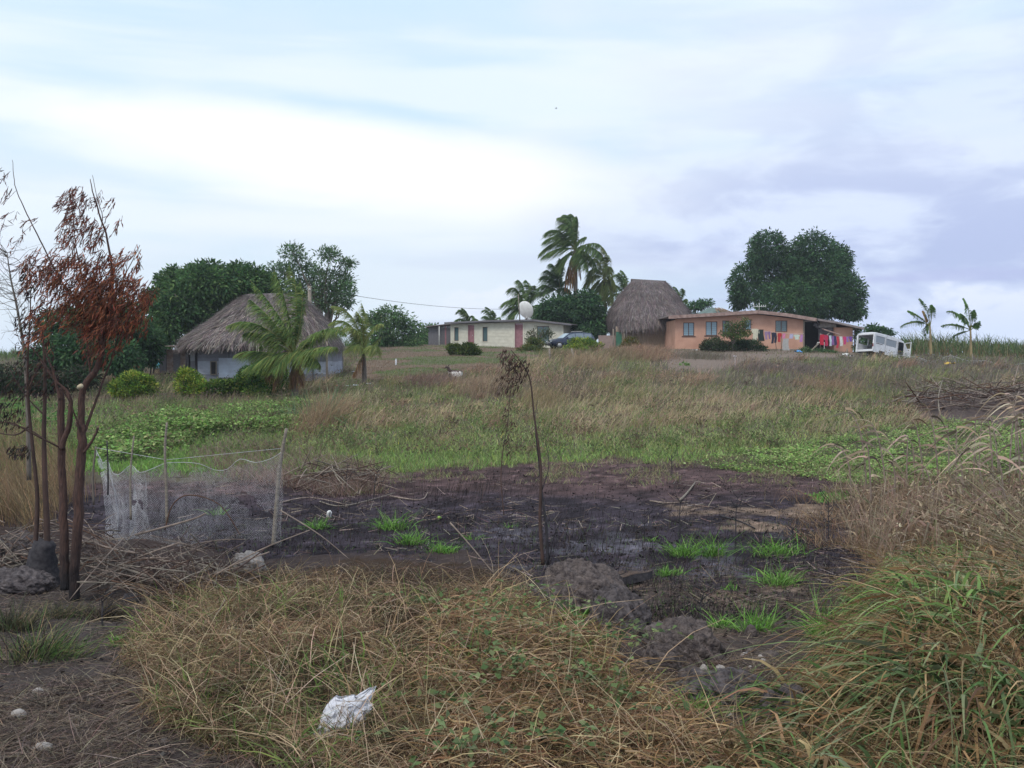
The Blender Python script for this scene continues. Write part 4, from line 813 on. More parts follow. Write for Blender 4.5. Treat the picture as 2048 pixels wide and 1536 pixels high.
tree('slender small tree against the peach house wall', 1461, 80.5, [(1468, 655, 20, 18, 80.5), (1488, 645, 14, 14, 80.6), (1452, 668, 18, 9, 80.3), (1490, 664, 14, 12, 80.5), (1475, 672, 22, 10, 80.3)], 260, 7, .25, .17, .08, [(.07, .12, .04), (.10, .15, .05), (.13, .15, .04)], .06, 14, fork=.45, inner=.7)
shrub('green weeds growing beside the white pipe at the porch', 1612, 82, [(1612, 703, 14, 10, 82), (1640, 704, 20, 7, 82), (1660, 706, 14, 6, 82)], 260, cols=MG, cr=.2, LL=.16, WW=.06)
shrub('narrow dark green bush on the weedy slope below the bure', 1262, 62, [(1262, 752, 11, 18, 62), (1264, 740, 7, 9, 62), (1268, 770, 11, 10, 62)], 300, cols=MG, cr=.16)
for px, py, d, rx, rz, lab in ((1370, 745, 60, 20, 24, 'tall bright green papaya like weed on the slope below the peach house'), (1345, 775, 57, 20, 14, 'lower bright green weed at the foot of the tall one'), (1020, 795, 46, 17, 12, 'pale green leafy weed just left of the leaning sapling'), (1200, 760, 60, 20, 8, 'pale green leafy weed right of the leaning sapling'), (1148, 775, 55, 16, 12, 'pale green leafy weed between the leaning sapling and its neighbour'), (1045, 765, 56, 20, 9, 'small pale weed among the straw behind the leaning sapling')):
    shrub(lab, px, d, [(px, py, rx, rz, d), (px+rx*.4, py-rz*.4, rx*.6, rz*.7, d)], 48, cols=[(.20, .34, .10), (.14, .27, .09), (.26, .38, .14)], k=6, cr=.13, LL=.15, WW=.13, name='leafy_weed', r0=.02, inner=.9)
# ---- feather palms
def frond(par, pts, LL, n_, wind, cols, wd=.03, org=None, spread=1., rr=(.03, .008), hang=.8, lab=None, leafseg=3, pair=True):
    n = int(n_*1.9); wd *= 1.15; org = org if org is not None else par.location; p = bez([Vector(q)-org for q in pts], 14)
    k = MB(); k.tube(p, list(rr), 5); fr = k.build('frond', m_rachis, par)
    if lab: fr['label'] = lab
    pa = np.array([tuple(q) for q in p]); t = np.sort(RNG.uniform(.13, 1., n)); ti = t*14; i0 = np.minimum(ti.astype(int), 13); f = (ti-i0)[:, None]
    P = pa[i0]*(1-f)+pa[i0+1]*f; T = nrm(pa[i0+1]-pa[i0]); up = np.array([[0, 0, 1.]]); Sd = nrm(np.cross(T, up)); 
    sg = np.where(RNG.random(n) < .5, -1, 1)[:, None]
    D = Sd*sg*spread+T*RNG.uniform(.45, .9, (n, 1))+np.array([[0, 0, .15]])+np.array([wind])*.5+RNG.normal(0, .13, (n, 3))
    Ln = LL*np.sin(np.clip(t*.9+.12, 0, 1)*math.pi)**.55*RNG.uniform(.75, 1.15, n)*(1-.35*t)
    bend = np.array([[0, 0, -hang]])+np.array([wind])*.9+RNG.normal(0, .07, (n, 3))
    c = pick(cols, n, s=.16); V, Fq, Cc = ribbons(P, D, Ln, wd*RNG.uniform(.8, 1.2, n), bend*RNG.uniform(.6, 1.2, (n, 1)), c, leafseg, tipcol=c*np.array([[1.25, 1.1, .9]]), tip=.15)
    mesh_np('leaflets', V, Fq, Cc, m_leaf, fr); return fr
m_rachis = M('frond_midrib', (.24, .25, .08), (.17, .17, .06), bump=.05)
PG = [(.15, .25, .09), (.20, .31, .11), (.11, .20, .08), (.28, .33, .12)]
PGf = [(.12, .20, .085), (.16, .25, .10), (.09, .16, .07)]
PB = [(.20, .13, .08), (.15, .09, .07), (.26, .18, .10)]
PY = [(.22, .24, .05), (.16, .20, .05), (.28, .26, .08)]
def palm(label, bpx, bd, cpx, cpy, d, r, fr, wd, LL, n, wind, cols, name='coconut_palm', group=None, trunk=True, dead=(), nuts=0):
    b = G(bpx, bd); t = thing(name, label, 'palm tree', b, group=group); c = W(cpx, cpy, d)
    if trunk:
        pts = [q-b for q in bez([b-Vector((0, 0, .3)), b.lerp(c, .5)+Vector((.05, 0, 0)), c], 22)]; k = MB(); k.tube(pts, [r*(1.35-.5*i/22+.06*(i % 2)) for i in range(23)], 10); k.build('trunk', m_barkg, t)
    for f in fr:
        dz = f[-1] if isinstance(f[-1], (int, float)) else 0; p = [q for q in f if not isinstance(q, (int, float))]
        P = [c]+[W(x, y, d+dz*(i+1)/len(p)) for i, (x, y) in enumerate(p)]; L_ = (P[-1]-P[0]).length
        frond(t, P, LL, n, wind, cols, wd, rr=(r*.28+.01, .006))
    for f in dead:
        P = [c]+[W(x, y, d-.3) for x, y in f]; frond(t, P, LL*.5, int(n*.35), (0, 0, -.2), PB, wd, rr=(r*.22+.01, .006), hang=1.3, spread=.5, lab='brown dead frond hanging down')
    for i in range(nuts):
        a = random.uniform(0, 6.28); k = MB(); q = c-b+Vector((math.cos(a)*r*2, math.sin(a)*r*2-.1, -.25-random.random()*.35)); k.loft([ring(q.x, q.y, q.z+z_, q_, q_, 2, 8) for z_, q_ in ((-.14, .03), (-.08, .1), (0, .13), (.08, .1), (.14, .03))]); k.build('coconut', M('green_coconut', (.17, .19, .06)) if 'green_coconut' not in bpy.data.materials else bpy.data.materials['green_coconut'], t)
    return t
Wn = (-.35, 0, -.1)
palm('young coconut palm with broad arching fronds right in front of the iron hut', 588, 44, 588, 708, 44, .13,
  [[(575, 640), (500, 560), -1.2], [(560, 650), (520, 615), (498, 598), .6], [(582, 640), (560, 560), (548, 540), -.5], [(592, 640), (600, 570), (578, 530), .5], [(545, 660), (500, 625), (450, 655), -1.], [(550, 690), (520, 655), (485, 668), -.3], [(545, 715), (500, 690), (470, 712), .8], [(560, 700), (530, 715), (480, 745), -.8],
   [(625, 665), (665, 640), (695, 672), -.6], [(620, 690), (660, 645), (688, 655), .8], [(620, 700), (650, 690), (676, 696), -1.2], [(598, 660), (612, 600), (600, 560), -.2], [(600, 690), (625, 710), (640, 735), -.8], [(575, 700), (565, 720), (545, 745), -1.]],
  .034, .85, 240, Wn, PG, dead=[[(565, 735), (545, 748), (548, 785)], [(590, 730), (585, 750), (580, 775)], [(598, 735), (600, 752), (604, 765)], [(560, 728), (540, 745), (530, 752)]])
palm('second smaller young palm bent by wind, right of the iron hut', 728, 50, 727, 708, 50, .1,
  [[(715, 655), (690, 625), (655, 650), -.5], [(720, 650), (700, 610), (660, 612), .6], [(728, 660), (735, 630), (722, 605), .2], [(720, 665), (705, 640), (685, 665), -1], [(735, 670), (752, 640), (768, 650), .3], [(738, 690), (755, 680), (756, 712), -.6], [(722, 690), (712, 680), (706, 700), -.8], [(727, 660), (728, 640), (712, 622), -.8], [(733, 700), (748, 690), (764, 672), .5]],
  .03, .75, 170, Wn, [(.20, .29, .10), (.25, .33, .13), (.30, .34, .14)], dead=[[(722, 722), (712, 738), (706, 750)]])
palm('tallest coconut palm, its crown blown to the left', 1150, 98, 1151, 500, 98, .2,
  [[(1135, 455), (1150, 425), (1112, 437), -1], [(1145, 450), (1148, 428), (1125, 430), .5], [(1150, 455), (1154, 430), (1140, 428), 1], [(1154, 460), (1160, 440), (1152, 432), 0], [(1130, 470), (1105, 465), (1088, 486), -.5], [(1135, 475), (1100, 478), (1078, 515), .6], [(1135, 492), (1105, 495), (1084, 518), -.8], [(1125, 460), (1108, 450), (1092, 470), .5], [(1160, 480), (1166, 476), (1173, 474), .3], [(1165, 490), (1190, 480), (1203, 492), -.3], [(1170, 490), (1195, 488), (1205, 520), -.8], [(1160, 505), (1172, 510), (1176, 545), -1], [(1158, 500), (1185, 500), (1196, 545), .6], [(1140, 505), (1128, 515), (1122, 545), -.6], [(1150, 470), (1140, 445), (1120, 450), -1.4]],
  .07, 1.3, 150, (-.6, 0, -.15), PGf, dead=[[(1142, 520), (1136, 545), (1134, 590)], [(1146, 520), (1142, 555), (1138, 592)], [(1154, 515), (1160, 535), (1162, 560)], [(1138, 525), (1130, 555), (1130, 585)], [(1150, 520), (1146, 560), (1144, 580)]], nuts=5)
palm('second coconut palm with drooping fronds just left of the bure roof', 1209, 100, 1209, 556, 100, .16,
  [[(1215, 515), (1200, 498), (1186, 500), .5], [(1217, 520), (1218, 505), (1200, 490), -.5], [(1215, 530), (1222, 520), (1218, 560), -.6], [(1195, 535), (1185, 525), (1178, 560), -.8], [(1200, 520), (1190, 505), (1180, 530), .8], [(1190, 548), (1178, 545), (1172, 580), -1], [(1220, 545), (1232, 560), (1232, 590), .3], [(1200, 570), (1195, 585), (1200, 612), -.8], [(1218, 565), (1224, 590), (1220, 612), -.8], [(1195, 560), (1182, 570), (1178, 600), .3]],
  .065, 1.1, 130, (-.3, 0, -.35), [(.19, .25, .10), (.23, .27, .12), (.14, .20, .08)], dead=[[(1203, 575), (1203, 590), (1205, 605)], [(1213, 575), (1216, 600), (1212, 625)]], nuts=8)
palm('dark leafy palm tucked left of the tallest palm trunk', 1118, 101, 1118, 585, 101, .15,
  [[(1105, 560), (1095, 545), (1084, 555), .3], [(1100, 575), (1085, 560), (1078, 580), -.3], [(1115, 550), (1112, 525), (1098, 528), 0], [(1122, 550), (1128, 530), (1118, 515), .5], [(1105, 570), (1095, 575), (1085, 590), -.6], [(1130, 560), (1142, 550), (1150, 560), .4], [(1110, 560), (1100, 540), (1092, 540), -1], [(1125, 570), (1135, 575), (1140, 590), -1], [(1120, 560), (1118, 540), (1106, 538), -1.4]],
  .065, 1.3, 130, (-.4, 0, -.1), [(.08, .145, .075), (.11, .19, .09)])
palm('feathery palm rising directly behind the satellite dish', 1052, 104, 1052, 618, 104, .14,
  [[(1040, 585), (1030, 565), (1018, 582), .3], [(1050, 585), (1046, 562), (1034, 560), -.4], [(1058, 585), (1062, 565), (1050, 560), .4], [(1035, 605), (1020, 590), (1004, 612), -.5], [(1040, 612), (1022, 608), (1004, 630), .5], [(1065, 595), (1080, 575), (1086, 588), 0], [(1068, 610), (1085, 605), (1092, 625), -.6], [(1045, 600), (1035, 590), (1024, 600), -1], [(1060, 600), (1072, 580), (1068, 570), -1], [(1038, 618), (1028, 620), (1022, 640), -.8], [(1066, 618), (1078, 622), (1084, 640), -.8]],
  .07, 1.35, 130, (-.4, 0, -.1), [(.13, .22, .09), (.17, .27, .11), (.10, .17, .075)])
palm('wind bent palm peeping over the left end of the cream roof', 938, 118, 938, 650, 118, .13, [[(934, 625), (922, 612), (912, 628), 0], [(936, 630), (928, 618), (916, 620), .5], [(940, 632), (946, 626), (950, 640), 0], [(930, 640), (918, 630), (912, 645), -.5], [(942, 640), (955, 632), (958, 645), 0], [(938, 632), (934, 620), (922, 616), -.6]], .08, .9, 80, (-.5, 0, 0), PGf)
palm('lower wind bent palm over the middle of the cream roof', 985, 120, 987, 652, 120, .12, [[(984, 630), (975, 615), (964, 622), 0], [(988, 630), (984, 617), (970, 614), .5], [(982, 640), (972, 628), (966, 634), -.5], [(992, 640), (1000, 628), (1002, 640), 0], [(988, 635), (992, 625), (984, 620), -.6]], .08, .85, 80, (-.5, 0, 0), PGf)
palm('palm fronds rising from behind the left slope of the bure roof', 1250, 110, 1252, 590, 110, .14, [[(1245, 560), (1238, 542), (1226, 552), 0], [(1252, 560), (1254, 545), (1240, 540), .5], [(1240, 575), (1226, 560), (1220, 575), -.4], [(1240, 590), (1228, 580), (1222, 600), .3], [(1245, 600), (1235, 600), (1228, 618), -.5], [(1248, 565), (1246, 550), (1236, 545), -.8]], .075, 1.0, 100, (-.35, 0, -.05), PGf)
palm('small palm showing to the right of the bure roof', 1362, 114, 1360, 612, 114, .12, [[(1352, 590), (1346, 576), (1336, 582), 0], [(1360, 590), (1358, 576), (1346, 573), .4], [(1368, 600), (1375, 592), (1374, 606), 0], [(1350, 600), (1342, 594), (1338, 606), -.3], [(1364, 592), (1370, 582), (1364, 576), -.5], [(1368, 610), (1376, 612), (1378, 630), 0]], .075, .9, 90, (-.35, 0, -.05), PGf)
# ---- banana plants
def banana(label, bpx, d, cpx, cpy, lv, brown=()):
    b = G(bpx, d); t = thing('banana_plant', label, 'banana plant', b, group='banana plants by the cane'); c = W(cpx, cpy, d)
    k = MB(); k.tube([q-b for q in bez([b-Vector((0, 0, .2)), b.lerp(c, .5), c], 6)], [.15, .07], 8); k.build('trunk', M('banana_stem', (.34, .26, .13), (.2, .16, .1), scale=3, stretch=(1, 1, .5)), t)
    for i, (pts, wd) in enumerate(lv):
        P = [c]+[W(x, y, d+random.uniform(-.5, .5)) for x, y in pts]; p = [q-b for q in bez(P, 18)]
        k = MB(); k.tube(p, [.045, .012], 5); fr = k.build('leaf', m_rachis, t)
        pa = np.array([tuple(q) for q in p]); n = 64; tt = np.linspace(.25, .99, n//2); tt = np.repeat(tt, 2); ti = tt*18; i0 = np.minimum(ti.astype(int), 17); f = (ti-i0)[:, None]
        Pp = pa[i0]*(1-f)+pa[i0+1]*f; T = nrm(pa[i0+1]-pa[i0]); Sd = nrm(np.cross(T, np.array([[.1, -.6, .8]]))); sg = np.tile([-1, 1], n//2)[:, None]
        D = Sd*sg*1.0+T*.35+RNG.normal(0, .1, (n, 3)); Ln = wd*np.sin((tt*.85+.14)*math.pi)**.5*RNG.uniform(.7, 1.05, n)
        br = i in brown; V, Fq, Cc = ribbons(Pp, D, Ln, np.full(n, .16), np.array([[-.05, 0, -.45]])*RNG.uniform(.5, 1.3, (n, 1)), pick([(.5, .32, .14), (.4, .25, .12)] if br else [(.12, .24, .08), (.17, .31, .10), (.24, .36, .12)], n, s=.15), 2, tip=.5, face=T)
        o = mesh_np('leaf_blade', V, Fq, Cc, m_leaf, fr)
        if br: fr['label'] = 'withered brown leaf'
banana('left banana plant beside the van, with one withered leaf', 1862, 84, 1860, 652, [([(1857, 625), (1852, 612), (1838, 597)], .42), ([(1848, 642), (1832, 628), (1815, 622)], .42), ([(1845, 643), (1825, 640), (1800, 655)], .4), ([(1864, 630), (1865, 618), (1863, 610)], .42), ([(1853, 640), (1848, 625), (1845, 622)], .34), ([(1858, 650), (1850, 655), (1848, 672)], .4)], (4,))
banana('right banana plant standing in front of the cane, all green', 1942, 84, 1941, 660, [([(1940, 630), (1936, 612), (1926, 597)], .46), ([(1930, 640), (1915, 622), (1893, 624)], .5), ([(1925, 652), (1905, 648), (1882, 652)], .44), ([(1945, 640), (1947, 630), (1948, 620)], .4), ([(1948, 655), (1955, 648), (1960, 643)], .38), ([(1935, 640), (1928, 632), (1920, 628)], .3), ([(1930, 665), (1915, 668), (1905, 675)], .3)])
# ---- burnt foreground trees
m_twig = M('burnt_twig', (.10, .06, .05), (.05, .035, .03), bump=.1)
def wp(pts, d, dz=0): return [W(x, y, d+dz*i/max(1, len(pts)-1)) for i, (x, y) in enumerate(pts)]
def smooth_path(P, n=4):
    P = [Vector(p) for p in P]; out = []
    for i in range(len(P)-1):
        p0, p1, p2, p3 = P[max(i-1, 0)], P[i], P[i+1], P[min(i+2, len(P)-1)]
        for j in range(n):
            t = j/n; out.append(.5*((2*p1)+(p2-p0)*t+(2*p0-5*p1+4*p2-p3)*t*t+(3*p1-p0-3*p2+p3)*t**3))
    out.append(P[-1]); return out
def burnt_tree():
    d = 9.3; b = G(150, d); b.z -= .05; t = thing('burnt_tree', 'scorched tree with red brown withered leaves and two reddish trunks at the left', 'tree', b)
    def limb(pts, r, name='limb', dz=0, mat=m_barkc, dd=0.):
        P = [q-b for q in smooth_path(wp(pts, d+dd, dz), 6)]; P = [q+Vector((random.gauss(0, .05), random.gauss(0, .05), 0))*r[0]*1.2 for q in P]; o = MB().tube(P, [max(a*.6 if a > .03 else a*.5, .002) for a in r], 10).build(name, mat, t); return P
    k = 1/214.
    limb([(150, 1200), (148, 1140), (155, 1060), (158, 960), (165, 880), (160, 845)], [.085, .075, .078, .07, .06], 'trunk')
    limb([(162, 860), (163, 800), (170, 770), (195, 735), (205, 690), (215, 630), (225, 560), (215, 480), (190, 400), (180, 358)], [.055, .05, .04, .02, .006])
    limb([(165, 875), (185, 820), (200, 780), (232, 690), (245, 600), (255, 520)], [.03, .022, .012, .005], dz=.3)
    limb([(130, 1180), (128, 1100), (126, 1000), (122, 900), (122, 800), (120, 780)], [.08, .07, .06, .055, .045], 'trunk', dz=.1)
    limb([(121, 800), (105, 740), (90, 700), (75, 660)], [.03, .015, .006]); limb([(122, 900), (140, 840), (138, 790), (110, 760), (80, 720)], [.045, .04, .02, .008])
    limb([(205, 700), (180, 640), (140, 590), (110, 540), (80, 480), (50, 420), (30, 370), (25, 320)], [.022, .017, .013, .009, .004])
    limb([(182, 760), (175, 690), (180, 640), (165, 560), (150, 480), (145, 400)], [.02, .016, .012, .005], dz=.4)
    limb([(165, 880), (150, 830), (120, 770), (60, 690)], [.02, .012, .006], dz=-.3); limb([(168, 905), (188, 875), (196, 855)], [.026, .02], dd=-.05)
    limb([(120, 895), (70, 870), (20, 845), (-40, 850)], [.018, .012, .006], dz=-.4); limb([(215, 600), (255, 540), (280, 490)], [.012, .005]); limb([(205, 660), (260, 620), (300, 580)], [.014, .005]); limb([(130, 560), (100, 540), (60, 530)], [.008, .004])
    limb([(186, 500), (205, 440), (195, 400), (185, 350)], [.01, .004]); limb([(140, 590), (150, 520), (140, 430)], [.01, .004], dz=.3)
    MB().tube([W(158, 775, 9.2)-b, W(162, 772, 9.0)-b], .022, 8).build('cut_stub', M('fresh_cut_wood', (.6, .5, .34)), t)
    # clusters of narrow leaves streaming to lower left
    E = [(150, 400, 28, 34, 1.2), (190, 390, 26, 20, .35), (165, 460, 45, 35, 1.1), (200, 440, 22, 22, .3), (90, 530, 42, 40, 1.2), (150, 545, 55, 45, 1.5), (215, 540, 45, 45, 1.5), (265, 515, 26, 30, .8), (185, 610, 62, 48, 1.8), (245, 600, 58, 55, 1.9), (290, 575, 26, 26, .7), (215, 665, 45, 38, 1.2), (95, 620, 32, 36, .8), (110, 590, 30, 28, .6), (10, 335, 14, 12, .25), (22, 372, 16, 14, .4), (28, 425, 16, 12, .2), (35, 460, 18, 16, .35), (65, 440, 18, 10, .3), (80, 670, 30, 28, .5), (275, 640, 30, 30, .6), (205, 700, 20, 20, .4), (235, 432, 12, 10, .15), (60, 560, 18, 20, .3), (225, 400, 10, 8, .08)]
    tot = sum(e[2]*e[3]*e[4] for e in E); tw = MB(); Ps = []; Us = []; Cs = []
    for (ex, ey, rx, ry, wt) in E:
        for i in range(max(4, int(1500*ex**0*rx*ry*wt/tot))):
            a = random.uniform(0, 6.283); r = random.random()**.5; q = W(ex+rx*r*math.cos(a), ey+ry*r*math.sin(a), d+random.gauss(0, .22))-b
            D = Vector((-.5+random.gauss(0, .25), random.gauss(0, .25), -.8+random.gauss(0, .25))); L_ = random.uniform(.08, .17); e = q+D*L_
            tw.tube([q, e], .0018, 3, cap=False); n = random.randint(4, 7)
            for j in range(n): Ps.append(tuple(q.lerp(e, j/n))); Us.append(tuple(D*1.0+Vector((random.gauss(0, .32), random.gauss(0, .3), random.gauss(0, .3)))));
            up = min(1, max(0, (520-ey)/200)); Cs += [tuple(np.array(random.choice([(.21, .065, .035), (.15, .045, .03), (.27, .095, .05), (.10, .04, .03)]))*(1-up)+np.array((.12, .055, .05))*up)]*n
    P = np.array(Ps); N = len(P); V, Fq, Cc = leaves(P, np.array(Us), RNG.normal(size=(N, 3)), RNG.uniform(.035, .085, N), RNG.uniform(.006, .014, N), jit(np.array(Cs)*1.55+[[.01, .012, .01]], N, .35, .08))
    mesh_np('crown', V, Fq, Cc, m_leaf, t); tw.build('twigs', m_twig, t)
burnt_tree()
def second_tree():
    d = 10.0; b = G(80, d); t = thing('burnt_tree', 'thin charred double stem rising from a black stump at far left', 'tree', b)
    def limb(pts, r, name='limb', mat=m_twig): MB().tube([q-b for q in smooth_path(wp(pts, d))], [max(a*.75, .002) for a in r], 7).build(name, mat, t)
    k = MB(); k.loft([ring(random.uniform(-.02, .02), 0, z_, r, r*.9, 2, 18, wob=.03) for z_, r in ((-.2, .22), (0, .19), (.08, .165), (.15, .15), (.22, .15), (.32, .12), (.38, .12), (.42, .09), (.43, .03))]); k.build('stump', m_char, t)
    limb([(95, 1130), (94, 1050), (90, 960), (88, 870), (90, 780), (88, 700), (80, 640)], [.05, .038, .03, .022, .008]); limb([(70, 1100), (75, 1000), (66, 900), (58, 820), (55, 740), (60, 640), (62, 560)], [.035, .025, .02, .012, .005])
    limb([(60, 850), (30, 870), (-30, 860)], [.014, .006]); limb([(88, 830), (50, 790), (20, 740)], [.012, .004]); limb([(56, 780), (80, 730), (110, 690)], [.012, .004]); limb([(90, 880), (60, 860), (15, 845), (-10, 820)], [.012, .005])
    P = []; U = []
    for i in range(900):
        ex, ey, rx, ry = random.choice([(70, 700, 40, 40), (40, 760, 45, 40), (90, 760, 30, 40), (20, 830, 30, 30), (60, 640, 30, 30), (40, 900, 25, 14), (60, 560, 16, 40)]); a = random.uniform(0, 6.28); r = random.random()**.5
        P.append(tuple(W(ex+rx*r*math.cos(a), ey+ry*r*math.sin(a), d+random.gauss(0, .2))-b)); U.append((-.4+random.gauss(0, .3), random.gauss(0, .3), -.8+random.gauss(0, .3)))
    N = len(P); V, Fq, Cc = leaves(np.array(P), np.array(U), RNG.normal(size=(N, 3)), RNG.uniform(.04, .08, N), RNG.uniform(.01, .02, N), pick([(.05, .035, .04), (.09, .05, .04), (.06, .06, .045)], N)); mesh_np('crown', V, Fq, Cc, m_leaf, t)
second_tree()
def bare_sapling():
    d = 14.; b = G(52, d); t = thing('bare_sapling', 'leafless grey sapling with fine twigs at the left edge of the sky', 'tree', b)
    k = MB(); tr = smooth_path(wp([(58, 960), (56, 850), (50, 720), (35, 620), (22, 560), (14, 505)], d)); k.tube([q-b for q in tr], [.035, .02, .006], 6); k.build('trunk', m_barkg, t)
    k = MB()
    for i in range(80):
        q = tr[random.randint(7, len(tr)-1)]-b; s_ = random.choice((-1, 1)); L_ = random.uniform(.15, .6); p = [q]
        dv = Vector((s_*random.uniform(.4, 1), random.uniform(-.6, .6), random.uniform(.0, .9))).normalized()
        for j in range(5): dv = (dv+Vector((random.gauss(0, .25), random.gauss(0, .2), random.gauss(0, .25)))).normalized(); p.append(p[-1]+dv*L_/5)
        k.tube(p, [.005, .0018], 3, cap=False)
        for j in (2, 3, 4): k.tube([p[j], p[j]+Vector((random.gauss(0, .12), random.gauss(0, .1), random.gauss(.02, .1)))], .0015, 3, cap=False)
    o = k.build('twigs', m_barkg, t)
bare_sapling()
def leaning_sapling():
    d = 10.3; b = G(1092, d); t = thing('charred_sapling', 'tall thin charred sapling bowed to the left with withered leaves, centre of burnt field', 'tree', b)
    def limb(pts, r, mat=m_char, dz=0.): MB().tube([q-b for q in smooth_path(wp(pts, d, dz))], [a*.72 for a in r], 7).build('stem', mat, t)
    limb([(1086, 1130), (1080, 1040), (1082, 960), (1078, 900), (1068, 830), (1060, 760), (1042, 725), (1022, 700)], [.028, .024, .018, .012, .009, .005], m_twig)
    limb([(1096, 1130), (1092, 1050), (1084, 990), (1078, 930), (1070, 850), (1075, 800)], [.024, .02, .014, .006, .003]); limb([(1098, 1120), (1112, 1060), (1140, 1020), (1152, 990)], [.01, .006, .004]); limb([(1084, 980), (1098, 930), (1090, 880)], [.008, .003])
    limb([(1008, 1030), (1002, 960), (1006, 900), (1015, 850), (1020, 790), (1030, 740), (1028, 705)], [.008, .007, .006, .004], m_twig, .2)
    for i in range(16):
        s_ = (random.uniform(1000, 1065), random.uniform(700, 770)); MB().tube([W(1050-random.random()*25, 720+random.random()*20, d)-b, W(*s_, d+random.gauss(0, .1))-b, W(s_[0]-15, s_[1]+random.uniform(10, 40), d)-b], [.004, .002], 4).build('twig', m_twig, t)
    P = []; U = []
    for i in range(420):
        ex, ey, rx, ry, = random.choice([(1012, 715, 16, 18), (1025, 745, 34, 30), (1040, 735, 25, 25), (1015, 770, 26, 22), (1018, 860, 10, 60)]); a = random.uniform(0, 6.28); r = random.random()**.5
        P.append(tuple(W(ex+rx*r*math.cos(a), ey+ry*r*math.sin(a), d+random.gauss(0, .1))-b)); U.append((-.3+random.gauss(0, .4), random.gauss(0, .3), -.8+random.gauss(0, .3)))
    N = len(P); V, Fq, Cc = leaves(np.array(P), np.array(U), RNG.normal(size=(N, 3)), RNG.uniform(.03, .07, N), RNG.uniform(.008, .02, N), pick([(.10, .06, .05), (.16, .10, .08), (.07, .05, .045)], N)); mesh_np('withered_leaves', V, Fq, Cc, m_leaf, t)
leaning_sapling()
def charred_twigs():
    for px, py, hpx, lab in ((1358, 1110, 110, 'small charred sapling behind the first bright grass tuft'), (1472, 1108, 110, 'bare charred sapling leaning left between two green tufts'), (745, 1000, 60, 'burnt twig near the top left of the burnt field'), (1345, 960, 50, 'burnt twig at the brown top edge of the burnt field'), (860, 1100, 70, 'burnt twig among the left green tufts'), (1660, 1090, 90, 'charred thin stalk at the edge of the dry grass'), (690, 985, 55, 'burnt twig by the net end stake'), (1290, 1085, 60, 'short burnt twig left of the first green tuft'), (1400, 1210, 60, 'short black twig in front of the brown litter'), (200, 1230, 60, 'black twig beside the burnt tree base'), (1590, 1110, 50, 'forked black twig near the widest green tuft')):
        d = 2.3*F/(py-715); 
        if py > 1180: d = 2.05*F/(py-715)
        b = G(px, d); h = hpx*d/F; k = MB(); lean = random.uniform(-.25, .25); tr = smooth_path([b-Vector((0, 0, .05)), b+Vector((lean*h*.3, 0, h*.35)), b+Vector((lean*h*.5, .02, h*.7)), b+Vector((lean*h, 0, h))], 3); k.tube(tr, [.009, .007, .003], 5)
        for i in range(7):
            q = random.choice(tr[3:]); s_ = random.choice((-1, 1)); k.tube(bez([q, q+Vector((s_*.08, random.uniform(-.05, .05), .08)), q+Vector((s_*random.uniform(.05, .16), random.uniform(-.08, .08), random.uniform(.08, .3)*h*1.6))], 4), [.005, .0018], 4)
        o = k.build('burnt_twig', m_char); tag(o, lab, 'twig', 'burnt twigs standing in the field')
charred_twigs()
